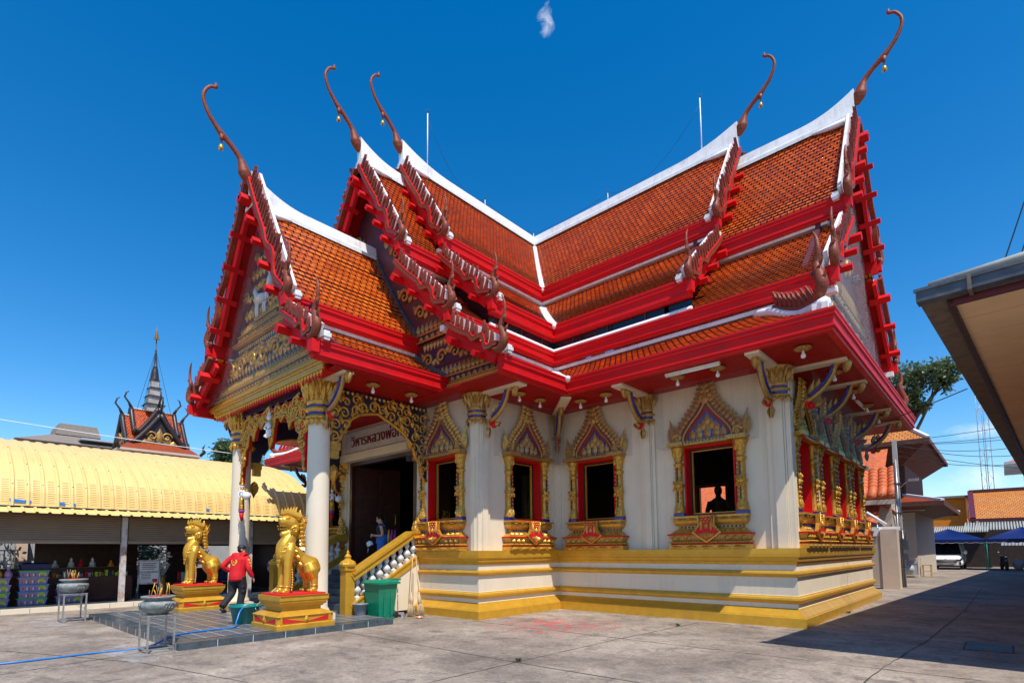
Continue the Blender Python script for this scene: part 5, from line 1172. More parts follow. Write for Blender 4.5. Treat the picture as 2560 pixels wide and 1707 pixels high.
# ================================================================ PEOPLE
def limb(g,pts,r,n=10,k=3,sq=1): g.tube(catmull(pts,k),lerps(r,k),n,0,sq=sq)
def hand(g,wr,dirv,palm,thumb,curl=.5,k=1.0):
    # palm block plus five separate bent fingers
    w=V(wr);d=V(dirv).normalized();p=V(palm).normalized();t=V(thumb).normalized()
    c=w+d*.05*k; g.tube([w,w+d*.03*k,w+d*.085*k],[.026*k,.036*k,.038*k],8,sq=.55,side=tuple(t))
    for i,L in enumerate((.062,.072,.068,.052)):
        b=w+d*.085*k+t*(.030-.02*i)*k; e=b+(d*(1-curl*.4)+p*curl*.5).normalized()*L*.5*k; f=e+(d*(1-curl)+p*curl*1.2).normalized()*L*.5*k
        g.tube([b-d*.02,b,e,f],[.0095*k,.0095*k,.0085*k,.007*k],6)
    b=w+d*.035*k+t*.03*k; e=b+(d*.6+t*.7+p*.2).normalized()*.035*k; g.tube([b,e,e+(d*.9+t*.15+p*.3).normalized()*.032*k],[.012*k,.0105*k,.008*k],6)
def headmesh(g,c,Rm,k=1.0):
    q=lambda x,y,z:V(c)+Rm@V((x*k,y*k,z*k))
    g.tube([q(0,.01,-.15),q(0,.0,-.10)],[.055*k,.06*k],10)
    for o,r in(((0,.015,.025),(.076,.095,.098)),((0,-.02,-.045),(.06,.07,.065)),((0,-.045,-.085),(.034,.035,.03)),((0,-.095,-.02),(.014,.02,.017)),((0,-.088,-.005),(.010,.014,.03)),((0,-.078,-.062),(.024,.014,.008)),((.077,.015,-.01),(.012,.02,.032)),((-.077,.015,-.01),(.012,.02,.032)),((.03,-.07,.028),(.022,.012,.008)),((-.03,-.07,.028),(.022,.012,.008))):
        g.ell(q(*o),tuple(x*k for x in r),0,12,8,None,Rm.to_3x3() if hasattr(Rm,'to_3x3') else Rm)
def face_bits(par,c,Rm,k=1.0):
    q=lambda x,y,z:V(c)+Rm@V((x*k,y*k,z*k)); g=G()
    for s_ in(-1,1): g.ell(q(s_*.03,-.083,.012),(.012*k,.006*k,.006*k),0,8,5,None,Rm); g.tube([q(s_*.012,-.088,.032),q(s_*.03,-.09,.037),q(s_*.048,-.078,.032)],.004*k,4)
    obj('eyes',g,['hair'],par)
Rz=lambda a:MX.Rotation(a,3,'Z'); Rx=lambda a:MX.Rotation(a,3,'X')
# man in the red hooded jacket, walking away
man=thing('person','person in a red hooded jacket, black trousers and dark cap walking past the column','person',(-.95,-10.85,.124),R_(212))
hc=(-.02,-.13,1.555); HR=Rz(R_(-55))@Rx(R_(8))
B=G(); headmesh(B,hc,HR,1.02)
legs=[[(-.10,0,.86),(-.105,-.05,.66),(-.105,-.06,.46),(-.10,-.01,.26),(-.10,.01,.08)],[(.10,0,.86),(.11,.02,.66),(.11,.05,.46),(.12,.22,.29),(.13,.36,.15)]]
for l in legs: limb(B,l,[.095,.085,.062,.058,.04])
limb(B,[(0,0,.82),(0,-.01,.98),(0,-.04,1.16),(0,-.06,1.32),(0,-.08,1.42)],[.15,.14,.155,.15,.06])
armR=[(-.19,-.06,1.36),(-.26,-.04,1.22),(-.30,-.01,1.08),(-.33,-.06,.95),(-.36,-.12,.84)]; armL=[(.19,-.06,1.36),(.30,.0,1.25),(.37,.06,1.13),(.30,-.06,1.04),(.20,-.18,1.0)]
for a in(armR,armL): limb(B,a,[.06,.052,.045,.04,.03])
hand(B,armR[-1],(-.1,-.3,-1),(.9,-.2,.1),(.1,-1,-.2),.6); hand(B,armL[-1],(-.7,-.7,-.1),(0,.3,-1),(.3,-.2,1),.7)
remesh(B,'body',['skin'],.009,man,1)
C=G(); limb(C,[(0,.0,.80),(0,.01,.86),(0,-.01,1.0),(0,-.035,1.16),(0,-.05,1.30),(0,-.07,1.40),(0,-.085,1.45)],[.185,.20,.195,.20,.205,.14,.09],16,sq=1.0)
for a in(armR,armL): limb(C,[a[0]]+a[1:4]+[V(a[3]).lerp(V(a[4]),.75)],[.085,.078,.068,.062,.05])
C.ell((0,.07,1.36),(.13,.07,.10)); limb(C,[(-.10,-.04,1.45),(-.06,.05,1.44),(.06,.05,1.44),(.10,-.04,1.45)],[.03,.045,.045,.03])
for s_ in(-1,1): limb(C,[(s_*.17,-.05,1.38),(s_*.08,-.07,1.42)],[.09,.08])
C.tube([(0,.01,.80),(0,.01,.83)],[.198,.20],16)
jk=remesh(C,'jacket',['jacket_red'],.014,man,3)
def wrap(par,pts_fn,m,name):
    pass
from mathutils.bvhtree import BVHTree
def stick(par,target,pts,dirv,m,name,th=.004):
    # flat print draped on a garment: every vertex is dropped onto the surface
    bm=BVHTree.FromPolygons([v.co for v in target.data.vertices],[p.vertices for p in target.data.polygons]); g=G(); d=V(dirv).normalized()
    for poly in pts:
        o=[]
        for p in poly:
            h=bm.ray_cast(V(p)-d*.5,d); o.append((h[0] if h[0] else V(p))-d*th)
        g.add(o,[tuple(range(len(o)))])
    return obj(name,g,[m],par)
def star(cx,cz,r,n=9,ax='x',y=.3):
    return [(cx+r*(1 if k%2 else .6)*cos(PI*k/n),y,cz+r*(1 if k%2 else .6)*sin(PI*k/n)) for k in range(2*n)]
prints=[[(-.075+.0,0.3,1.30),(-.045,.3,1.31),(-.05,.3,1.24),(-.03,.3,1.21),(-.05,.3,1.19),(-.085,.3,1.24)],[(.075,.3,1.30),(.045,.3,1.31),(.05,.3,1.24),(.03,.3,1.21),(.05,.3,1.19),(.085,.3,1.24)],[(-.04,.3,1.2),(.04,.3,1.2),(.02,.3,1.16),(-.02,.3,1.16)],star(0,1.245,.022,5)]
stick(man,jk,prints,(0,-1,0),'print_yellow','back_print')
stick(man,jk,[[(-.5,p[0]-.02,p[2]) for p in star(0,z,.032,7)] for z in(1.30,1.225,1.15)],(1,0,0),'print_yellow','sleeve_print')
C=G()
for l,kx in zip(legs,(-1,1)): limb(C,[(kx*.095,.0,.88),*l[1:4],V(l[4])+V((0,0,-.0))],[.125,.115,.095,.085,.085],12)
limb(C,[(0,.0,.78),(0,.0,.90)],[.17,.165],14)
for z,p in((.62,legs[0][1]),(.5,legs[0][2])): C.ell((p[0]-.05,p[1]+.05,z),(.06,.05,.07))
remesh(C,'trousers',['trouser_black'],.013,man,3)
g=G(); g.tube([(-.10,.04,.045),(-.10,-.06,.05),(-.10,-.19,.035)],[.045,.05,.035],10); g.tube([(.13,.38,.10),(.135,.31,.05),(.14,.22,.03)],[.04,.045,.035],10); obj('shoes',g,['shoe'],man)
g=G(); q=lambda x,y,z:V(hc)+HR@V((x,y,z)); g.ell(q(0,.025,.045),(.088,.105,.085),0,16,10,None,HR)
br=[q(.085*cos(R_(a))*1.0,-.05-.0+.17*sin(R_(a)),.045+.012*abs(cos(R_(a)))) for a in range(180,361,15)]; g.add(br+[p+V((0,0,.008)) for p in br],[tuple(range(len(br))),tuple(range(len(br),2*len(br)))[::-1]]); obj('cap',g,['cap_navy'],man)
g=G(); g.ell(q(0,.045,-.015),(.078,.07,.07),0,14,8,None,HR); obj('hair',g,['hair'],man); face_bits(man,hc,HR)
# woman in blue dungarees at the door
wm=thing('person','person in blue denim dungarees and black top holding a white cap in the doorway','person',(.78,-7.72,1.085),R_(-40))
hc=(0,-.07,1.40); HR=Rz(R_(12))@Rx(R_(22)); k=.92
B=G(); headmesh(B,hc,HR,.92)
legs=[[(-.085,0,.80),(-.095,-.02,.6),(-.10,-.02,.42),(-.10,.0,.22),(-.10,.01,.07)],[(.085,0,.80),(.095,-.0,.6),(.10,-.0,.42),(.11,.04,.22),(.12,.06,.07)]]
for l in legs: limb(B,l,[.09,.078,.055,.05,.035])
limb(B,[(0,0,.76),(0,0,.92),(0,-.01,1.06),(0,-.02,1.20),(0,-.03,1.28)],[.135,.115,.125,.12,.05])
arms=[[(-.155,-.02,1.22),(-.19,.02,1.08),(-.20,.03,.96),(-.13,-.11,.93),(-.05,-.23,.95)],[(.155,-.02,1.22),(.19,.02,1.08),(.20,.02,.96),(.13,-.12,.95),(.05,-.23,.97)]]
for a in arms: limb(B,a,[.047,.042,.036,.032,.024])
hand(B,arms[0][-1],(.6,-.7,-.1),(.3,.3,-.9),(0,-.2,1),.7,.88); hand(B,arms[1][-1],(-.6,-.7,-.1),(-.3,.3,-.9),(0,-.2,1),.7,.88)
remesh(B,'body',['skin'],.0085,wm,1)
C=G(); limb(C,[(0,0,.95),(0,-.01,1.06),(0,-.02,1.18),(0,-.03,1.25)],[.135,.138,.138,.085],14)
for s_ in(-1,1): limb(C,[(s_*.1,-.02,1.24),(s_*.165,-.02,1.20)],[.055,.05])
remesh(C,'black_top',['trouser_black'],.012,wm,2)
C=G()
for l,kx in zip(legs,(-1,1)): limb(C,[(kx*.085,0,.84),*l[1:]],[.125,.12,.11,.115,.125],12)
limb(C,[(0,0,.74),(0,0,.86),(0,-.01,.98)],[.165,.15,.142],14); C.ell((0,-.09,1.06),(.095,.055,.11)); C.ell((0,.08,1.0),(.09,.05,.08))
for s_ in(-1,1): limb(C,[(s_*.075,-.12,1.12),(s_*.08,-.06,1.265),(s_*.075,.05,1.24),(s_*.05,.11,1.05)],[.02,.022,.022,.02],8)
remesh(C,'dungarees',['denim'],.012,wm,2)
g=G(); q=lambda x,y,z:V(hc)+HR@V((x,y,z)); g.ell(q(0,.03,.035),(.082,.092,.085),0,16,10,None,HR); g.tube(catmull([q(0,.09,.06),q(0,.14,.03),q(0,.15,-.06),V((0,.10,1.2))],4),lerps([.035,.045,.04,.01],4),9); obj('hair',g,['hair'],wm); face_bits(wm,hc,HR,.92)
g=G(); g.tube([(-.1,.04,.03),(-.1,-.07,.03)],[.045,.04],8); g.tube([(.12,.09,.03),(.12,-.02,.03)],[.045,.04],8); obj('shoes',g,['shoe'],wm)
wc=thing('cap','white cap hanging from the hands of the person in dungarees','cap',(.6,-7.98,1.80),R_(-40))
g=G(); g.lathe([(.02,.10),(.06,.085),(.085,.04),(.09,-.03),(.085,-.04)],14,0,MX.Rotation(R_(25),4,'X')); g.prism([(.08*cos(R_(a)),-.06+.12*sin(R_(a))) for a in range(180,361,20)],0,.008,T(.02,-.02,-.05)@MX.Rotation(R_(80),4,'X')); obj('crown',g,['cloth_white'],wc)
# two visitors half hidden behind the nearer lion
for x,y,z,rz,c,lab in((-2.6,-8.3,.124,60,'trouser_black','person with dark hair and dark top half hidden behind the nearer lion'),(-3.1,-8.9,.124,100,'denim','person in a pale blue shirt half hidden behind the nearer lion')):
    p=thing('person',lab,'person',(x,y,z),R_(rz)); hc=(0,-.02,1.42); HR=Rz(R_(15)); B=G(); headmesh(B,hc,HR,.95)
    for s_ in(-1,1): limb(B,[(s_*.09,0,.8),(s_*.1,-.02,.45),(s_*.1,0,.06)],[.09,.06,.04]); limb(B,[(s_*.17,0,1.22),(s_*.22,.02,1.0),(s_*.2,-.12,.85)],[.05,.042,.03]); hand(B,(s_*.2,-.12,.85),(0,-.4,-1),(-s_,0,0),(0,-1,0),.5,.9)
    limb(B,[(0,0,.76),(0,0,1.05),(0,0,1.22),(0,0,1.3)],[.14,.13,.13,.05]); remesh(B,'body',['skin'],.011,p,1)
    C=G(); limb(C,[(0,0,.8),(0,0,1.05),(0,0,1.22),(0,0,1.28)],[.16,.15,.15,.08],12)
    for s_ in(-1,1): limb(C,[(s_*.16,0,1.22),(s_*.22,.02,1.02)],[.065,.06])
    remesh(C,'shirt',[c],.015,p,2); C=G()
    for s_ in(-1,1): limb(C,[(s_*.09,0,.84),(s_*.1,-.02,.45),(s_*.1,0,.06)],[.11,.09,.08])
    remesh(C,'trousers',['trouser_black'],.015,p,2)
    g=G(); g.ell((0,.0,1.45),(.085,.10,.09),0,14,9); obj('hair',g,['hair'],p)

for x,y,lab in((8.22,-10.48,'small green weed growing where two yard joints cross'),(8.36,-5.6,'tiny weed in the joint near the plinth'),(10.55,-.9,'weed tuft at the foot of the plinth in the shaded alley')):
    g=G(); rd=random.Random(int(x*99))
    for k in range(26):
        a=rd.uniform(0,6.28); r=rd.uniform(.02,.11); h=rd.uniform(.02,.07); w_=V((-sin(a),cos(a),0))*.01; e=V((x+r*cos(a),y+r*sin(a),h)); o_=V((x+.02*cos(a),y+.02*sin(a),.003)); m_=o_.lerp(e,.55)+V((0,0,.02)); g.add([o_,m_+w_,e,m_-w_],[(0,1,2,3)])
    solo('weed',g,['leaf_green'],lab,'weed',loc=(x,y,0))
# ================================================================ SHOP with the yellow curved roof
shop=thing('shop','open-fronted shop under a curved yellow sheet roof','shop',(-6.5,-12,0),world=True)
SX=-6.5; Y0,Y1=-22,-6.3
rp=catmull([(-6.22,2.93),(-6.26,3.12),(-6.36,3.42),(-6.62,3.80),(-7.2,4.22),(-8.1,4.60),(-9.2,4.90),(-10.5,5.12),(-11.6,5.2),(-13,5.1)],3) if False else [v for v in catmull([(-6.22,0,2.93),(-6.26,0,3.12),(-6.36,0,3.42),(-6.62,0,3.80),(-7.2,0,4.22),(-8.1,0,4.68),(-9.2,0,5.06),(-10.5,0,5.36),(-11.6,0,5.46),(-13,0,5.3)],3)]
def ribs(y0,y1,pitch):
    o=[];y=y0
    while y<y1: o+=[(y,0),(y+pitch*.62,0),(y+pitch*.70,.035),(y+pitch*.86,.035),(y+pitch*.94,0)]; y+=pitch
    return o
g=G(); rr=ribs(Y0,Y1,.32); rows=[]
for i,p in enumerate(rp):
    a=rp[max(i-1,0)];b=rp[min(i+1,len(rp)-1)]; d=(b-a).normalized(); n=V((d.z,0,-d.x)); n=-n if n.z<0 and n.x<0 else n
    if n.z<0: n=-n
    rows.append([V((p.x,y,p.z))+n*h for y,h in rr])
k=len(rr)
g.add(sum(rows,[]),[(i*k+j,i*k+j+1,(i+1)*k+j+1,(i+1)*k+j) for i in range(len(rp)-1) for j in range(k-1)])
# crimped lower part: fine horizontal folds
def rx(z):
    for p,q in zip(rp,rp[1:]):
        if p.z<=z<=q.z: return p.x+(q.x-p.x)*(z-p.z)/(q.z-p.z)
    return rp[-1].x
for q in range(13):
    z=3.02+q*.052; y=Y0
    while y<Y1-.3: g.add([(rx(z)+.002,y+.03,z),(rx(z)+.002,y+.18,z),(rx(z+.012)+.014,y+.18,z+.012),(rx(z+.012)+.014,y+.03,z+.012),(rx(z+.03)+.002,y+.18,z+.03),(rx(z+.03)+.002,y+.03,z+.03)],[(0,1,2,3),(3,2,4,5)]); y+=.32
obj('roof',g,['yellow_sheet'],shop)
g=G(); rd=random.Random(8)
y=Y0+.25
while y<Y1:
    for z in(3.5,4.15,4.75): 
        if rd.random()<.8: g.ell((rx(z)+.02,y+rd.uniform(-.02,.02),z+.03),(.018,.018,.018),0,6,4)
    y+=.32
obj('roof_screws',g,['verge'],shop)
for y,z,w_ in((-14.75,3.02,.42),(-13.75,3.0,.16),(-13.45,2.99,.1),(-9.9,3.02,.12)):
    g=G(); g.add([(rx(z)+.03,y,z),(rx(z)+.03,y+w_,z-.02),(rx(z+.07)+.03,y+w_*1.05,z+.05),(rx(z+.09)+.03,y-.03,z+.09)],[(0,1,2,3)]); obj('tarp_scrap',g,['hose_blue'],shop)
g=G(); rr=ribs(Y0,Y1,.27); rows=[[V((-6.30,y,2.90+h)) for y,h in rr],[V((-5.82,y,2.72+h)) for y,h in rr]]; k=len(rr)
g.add(rows[0]+rows[1],[(j,j+1,k+j+1,k+j) for j in range(k-1)]); obj('awning',g,['yellow_sheet'],shop)
g=G(); g.box((-6.35,Y0,2.80),(-6.28,Y1,2.93)); obj('roof_beam',g,['black_cable'],shop)
def shutter(y0,y1,zb):
    g=G(); z=zb; 
    while z<2.78: g.add([(-6.48,y0,z),(-6.48,y1,z),(-6.50,y1,z+.05),(-6.50,y0,z+.05),(-6.52,y1,z+.062),(-6.52,y0,z+.062)],[(0,1,2,3),(3,2,4,5)]); z+=.062
    g.box((-6.52,y0,zb-.07),(-6.46,y1,zb)); obj('roller_shutter',g,['shutter'],shop)
ys=[-15.9,-12.08,-8.3,-6.4]
for a,b in zip([-19.7]+ys,ys): shutter(a+.1,b-.1,1.97)
for y in ys[:3]:
    g=G(); g.box((SX-.08,y-.07,0),(SX-.06,y+.07,2.72)); g.box((SX+.04,y-.07,0),(SX+.06,y+.07,2.72)); g.box((SX-.06,y-.02,0),(SX+.04,y+.02,2.72)); g.box((SX-.10,y-.09,0),(SX+.09,y+.09,.03)); obj('post',g,['rusty'],shop)
g=G(); g.box((-14,Y0,-.02),(-6.42,Y1,.135),0); g.box((-6.42,Y0,-.02),(-6.30,Y1,.14),1)
for y in np.arange(Y0,Y1,.6): g.box((-6.298,y,.0),(-6.296,y+.008,.13),2)
obj('floor',g,['slate','cream','joint'],shop)
g=G(); # rear and side walls with openings to a green yard
zz=[.14,1.15,1.98,2.8]
for a,b,z0,z1 in((Y0,-15.8,.14,2.85),(-15.8,-13.6,.14,1.12),(-15.8,-13.6,1.98,2.85),(-13.6,-10.6,.14,2.85),(-10.6,-9.6,.14,1.0),(-10.6,-9.6,1.9,2.85),(-9.6,-8.6,.14,2.85),(-8.6,-7.0,.14,1.0),(-8.6,-7.0,1.9,2.85),(-7.0,Y1,.14,2.85)): g.box((-11.3,a,z0),(-11.2,b,z1))
g.box((-11.2,Y1-.1,.14),(-6.8,Y1,2.9)); g.box((-11.2,Y0,2.84),(-6.5,Y1,2.88))
obj('wall',g,['dark_wood'],shop)
# what the rear openings show: grey wall, pale posts, steel rails and greenery
t=thing('boundary_wall','pale ribbed wall with pinkish posts seen through the back of the shop','wall',(-15.5,-12,0)); g=G(); g.box((-.05,-8,0),(.05,7,2.2),0)
for y in np.arange(-8,7,.16): g.box((.05,y,0),(.07,y+.08,2.2),0)
obj('panel',g,['grey_wall'],t)
for y in(-1.55,2.0,3.9): g=G(); g.box((.1,y-.18,0),(.45,y+.18,2.35)); g.box((.06,y-.22,2.2),(.5,y+.22,2.3)); obj('post',g,['plaster_pink'],t)
t=thing('steel_railing','bright steel handrail behind the shop window','railing',(-13.2,-14,0)); g=G()
g.tube([(0,-2.5,2.1),(0,-1.4,2.1),(0,-.6,1.75),(0,.2,1.75)],.025,6); g.tube([(0,-2.5,1.25),(0,.2,1.25)],.022,6); g.tube([(0,3.2,1.8),(0,4.2,1.7),(0,5.0,1.9),(0,5.8,1.9)],.022,6); g.tube([(0,3.2,1.2),(0,5.8,1.2)],.02,6); g.tube([(0,-.2,0),(0,-.2,1.75)],.02,6)
obj('rail',g,['steel_rail'],t)
# counters and display case
def counter(y0,y1,x0,x1,h,label,glass=True):
    t=thing('counter',label,'counter',((x0+x1)/2,(y0+y1)/2,.14),world=True); g=G(); g.box((x0,y0,.14),(x1,y1,.14+h)); 
    for y in np.arange(y0+.1,y1-.3,.5): g.box((x1,y,.25),(x1+.02,y+.4,.05+h))
    obj('cabinet',g,['brown_wood'],t)
    if glass:
        g=G(); g.box((x0+.02,y0,.14+h),(x1,y1,.16+h),0); g.box((x0+.02,y0,.44+h),(x1,y1,.46+h),0); g.box((x0+.02,y0,.16+h),(x0+.04,y1,.44+h),0); obj('display_shelf',g,['dark_wood'],t)
    return t
counter(-13.9,-11.4,-8.9,-8.3,.72,'brown wooden shop counter with a display shelf behind the rusty post'); counter(-18.5,-14.1,-9.2,-8.7,.80,'dark wooden counter behind the stacked plastic boxes',False)
rd=random.Random(11); cols=['paper','label_lime','orange_flower','lid_pink','gold_dull','tent_blue','cloth_white','cushion','stick_tan']
for i in range(26):
    y=-13.8+i*.09; h=rd.uniform(.08,.2); g=G(); c=rd.choice(cols); z=.14+.74
    if i%3==0: g.lathe([(.03,0),(.035,h*.6),(.018,h*.8),(.02,h)],8,0,T(-8.5,y,z))
    else: g.box((-8.56,y-.035,z),(-8.42,y+.035,z+h)); g.box((-8.415,y-.02,z+h*.3),(-8.41,y+.02,z+h*.7))
    solo('packet' if i%3 else 'jar',g,[c],'small packet on the lower shelf of the shop display case' if i%3 else 'small jar on the lower shelf of the shop display case','goods',group='packets in the shop display' if i%3 else 'jars in the shop display')
for i,(y,c,h) in enumerate(((-13.4,'marble',.24),(-13.0,'marble',.32),(-12.75,'cushion',.26),(-12.45,'marble',.32),(-11.95,'orange_flower',.22),(-11.65,'gold_dull',.3))):
    g=G(); z=.14+.72+.32; 
    g.lathe([(.10,0),(.11,.03),(.07,.05),(.085,h*.3),(.06,h*.5),(.025,h*.62),(.04,h*.74),(.035,h*.84),(.015,h*.9),(.004,h)],12,0,T(-8.6,y,z))
    solo('figurine',g,[c],['small white figurine, leftmost on the shop display top','pale figurine beside the red one on the display top','red figurine between two pale ones on the display top','white seated figurine nearest the rusty post','orange figurine behind the rusty post','gold figurine at the right end of the display'][i],'figurine')
# plastic boxes, each one a thing
def box_mesh(lid):
    r=thing('storage_box','x','box',(0,0,0)); g=G(); frustum(g,(.20,.30),(.22,.33),0,.17); obj('tub',g,['plastic_clear'],r)
    g=G(); g.box((-.235,-.345,.17),(.235,.345,.192)); g.box((-.2,-.3,.192),(.2,.3,.198)); obj('lid',g,[lid],r)
    g=G(); g.box((.222,.12,.06),(.228,.24,.15)); obj('price_label',g,['label_lime'],r)
    g=G(); rd_=random.Random(4)
    for k in range(12): y=-.26+k*.045; g.box((.208,y,.03),(.214,y+.03,.11),k%3)
    obj('contents',g,['garland_pink','orange_flower','paper'],r); return r
pb={}
stacks=[(-7.75,-14.84,['lid_pink','lid_green','lid_pink','lid_pink'],'leftmost stack of boxes, cut by the picture edge'),(-7.75,-14.0,['lid_green','lid_blue','lid_blue','lid_pink','lid_green'],'tallest stack of boxes, in front of the counter'),(-7.85,-13.12,['lid_pink','lid_pink','lid_blue'],'low stack of boxes behind the farther urn'),(-7.0,-15.75,['lid_blue','lid_pink','lid_green'],'stack of boxes beyond the left picture edge')]
ordn=['bottom','second from the bottom','third from the bottom','fourth from the bottom','topmost']
for x,y,ls,lab in stacks[:3]:
    for i,l in enumerate(ls):
        if l not in pb: pb[l]=box_mesh(l); o=pb[l]
        else: o=dup(pb[l])
        o.location=(x,y+.012*((i*7)%3-1),.14+i*.2); o['label']=f"clear box with {l[4:]} lid, {ordn[i].replace(' from the bottom',' up') if i<len(ls)-1 or i==0 else 'topmost'} in the {lab.split(',')[0].replace(' of boxes','').replace(' behind the farther urn',' behind the urn')}"; o['group']='plastic boxes in the shop'
g=G(); frustum(g,(.2,.3),(.26,.36),0,.16,0); 
for k in range(6): g.ell((-.1+.04*k,-.2+.08*k,.16),(.12,.1,.05))
g.v=[p+V((-7.75,-13.97,1.15)) for p in g.v]; solo('bundle',g,['tent_blue'],'blue wrapped bundle lying on the tallest stack of boxes','bundle')
for i in range(3):
    g=G(); g.ell((-7.75,-14.99+i*.22,1.02),(.14,.10,.14)); g.tube([(-7.75,-14.99+i*.22,1.14),(-7.75,-14.99+i*.22,1.24)],[.03,.06],8); solo('gift_bag',g,[['purple','stick_yellow','lid_pink'][i]],['purple tied gift bag on the leftmost boxes','yellow tied gift bag on the leftmost boxes','pink tied gift bag on the leftmost boxes'][i],'bag')
# sign board, chairs
t=thing('notice_board','white framed notice board standing inside the shop','sign',(-7.6,-11.1,.14),R_(90)); g=G(); g.box((-.32,-.02,.45),(.32,.02,1.25)); 
for sx in(-1,1): g.tube([(sx*.3,0,.45),(sx*.32,.12,0)],.014,6); g.tube([(sx*.3,0,1.2),(sx*.32,-.14,0)],.014,6)
obj('frame',g,['steel_rail'],t)
for z0,z1 in((.5,.82),(.88,1.2)): g=G(); g.box((-.27,-.028,z0),(.27,-.021,z1)); obj('paper',g,['paper'],t)
g=G(); g.box((.1,-.034,.52),(.24,-.03,.62)); obj('red_stamp',g,['cushion'],t)
g=G()
for k in range(4): g.box((-.2,-.033,1.12-k*.06),(.2-.05*(k%2),-.03,1.14-k*.06)); g.box((-.22,-.033,.78-k*.05),(.05,-.03,.795-k*.05))
obj('print_lines',g,['joint'],t)
def chair(x,y,rz,m,label):
    t=thing('plastic_chair',label,'chair',(x,y,.14),rz); 
    for sx in(-1,1):
        for sy in(-1,1): g=G(); g.tube([(sx*.17,sy*.17,.42),(sx*.21,sy*.21,0)],[.025,.018],6); obj('leg',g,[m],t)
    g=G(); g.box((-.21,-.21,.41),(.21,.21,.44)); obj('seat',g,[m],t); g=G()
    for z in(.5,.58,.66,.74): g.box((-.2,.19,z),(.2,.215,z+.05))
    for sx in(-1,1): g.box((sx*.2-.02,.185,.44),(sx*.2+.02,.22,.82))
    obj('backrest',g,[m],t)
chair(-7.3,-10.0,R_(70),'chair_teal','teal plastic chair beside the left lion'); chair(-8.2,-9.9,R_(60),'cushion','red plastic chair behind the teal chair'); chair(-7.6,-8.6,R_(80),'tent_blue','blue plastic chair in the dark end of the shop')
t=thing('flower_vase','tall vase of pale artificial flowers inside the shop','vase',(-8.0,-10.6,.14)); g=G(); g.lathe([(.12,0),(.16,.3),(.09,.6),(.12,.7)],12); obj('vase',g,['gold_dull'],t); g=G(); rd=random.Random(2)
for k in range(30): a=rd.uniform(0,6.3);r=rd.uniform(0,.3); g.ell((r*cos(a),r*sin(a),1.0+rd.uniform(0,.5)),(.06,.06,.04),0,6,4); g.tube([(0,0,.6),(r*cos(a),r*sin(a),1.1)],.006,4)
obj('flowers',g,['paper'],t)
# long wire across to the column
g=G(); g.tube(cat((-7,-22,5.9),(-2.36,-10.42,4.37),.15,24),.009,5); solo('wire',g,['cloth_white'],'pale thin wire from the left picture edge to the left porch column','wire')
# ================================================================ spired hall behind the shop
sp=thing('spired_hall','small hall with a tiered dark spire rising behind the yellow roof','building',(-30,-5.6,-.1)); sp.scale=(1,1,.965)
g=G(); g.box((-1.9,-1.9,0),(1.9,1.9,8.6)); obj('wall',g,['plaster_pink'],sp); g=G()
for x in(-1.6,-.8,0,.8,1.6): g.box((1.9,x-.06,7.6),(1.95,x+.06,8.6)); g.box((x-.06,-1.95,7.6),(x+.06,-1.9,8.6))
obj('timber',g,['brown_wood'],sp)
g=G()
for a,b,z0,z1 in((2.35,1.7,8.75,9.35),): frustum(g,(a,a),(b,b),z0,z1)
obj('roof',g,['roof_orange'],sp); g=G(); frustum(g,(2.42,2.42),(2.42,2.42),8.62,8.76); obj('eave_board',g,['plaster_pink'],sp)
for q in range(4):
    Mq=RZ(q*PI/2)
    for w,h,y0,y1,z in((1.55,2.2,0,1.75,9.2),(1.15,1.9,0,1.25,10.05)):
        g=G(); nn=10
        for sx in(-1,1):
            pr=[(sx*w*(i/nn)**.9*1.0,z+h*(1-i/nn)-.12*sin(PI*i/nn)) for i in range(nn+1)]
            for i in range(nn):
                (a,za),(b,zb)=pr[i],pr[i+1]; g.add([(a,-y0,za),(a,-y1,za),(b,-y1,zb+.0),(b,-y0,zb)],[(0,1,2,3)],0,False,[[(0,-i*.3),(1.5,-i*.3),(1.5,-i*.3-.3),(0,-i*.3-.3)]],Mq)
        obj('tiled_roof',g,['tile'],sp)
        g=G()
        for sx in(-1,1):
            P_=[Mq@V((sx*w*(i/nn),-y1-.04,z+h*(1-i/nn)-.12*sin(PI*i/nn)+.04)) for i in range(nn+1)]; g.tube(P_,.16,6); 
            e=Mq@V((sx*w,-y1-.04,z)); o_=Mq.to_3x3()@V((sx,0,0)); g.tube([e,e+o_*.2+V((0,0,.1)),e+o_*.25+V((0,0,.45))],[.1,.08,.02],6)
            for i in range(1,nn): p=P_[i]; g.ell(p+Mq.to_3x3()@V((0,-.08,.02)),(.07,.07,.07),1,5,3)
        g.tube([Mq@V((0,-y1,z+h)),Mq@V((0,-y1-.2,z+h+.45)),Mq@V((0,-y1-.45,z+h+.8)),Mq@V((0,-y1-.35,z+h+1.15)),Mq@V((0,-y1-.2,z+h+1.25))],[.13,.07,.06,.05,.02],6)
        obj('bargeboard',g,['spire_dark','spire_white'],sp)
        g=G(); g.tube([Mq@V((0,0,z+h+.03)),Mq@V((0,-y1,z+h+.05))],.09,6); obj('ridge',g,['spire_white'],sp)
        g=G(); g.prism([(-w*.85,z),(w*.85,z),(0,z+h*.92)],0,.05,Mq@frame((0,-y1+.1,0),(1,0,0),(0,0,1),(0,-1,0)),1); Mf=Mq@frame((0,-y1+.03,0),(1,0,0),(0,0,1),(0,-1,0))
        for x,zz_,L in((0,z+.2,h*.5),(-.3*w,z+.1,h*.35),(.3*w,z+.1,h*.35),(-.55*w,z+.05,h*.2),(.55*w,z+.05,h*.2)): leaf(g,Mf@T(x,zz_),L,.5,.08,0)
        for q_ in(-1,1): scroll(g,Mf@T(q_*.28*w,z+h*.3,.05),.22*w,.07,0,1.3,q_)
        obj('pediment',g,['gold_dull','spire_dark'],sp)
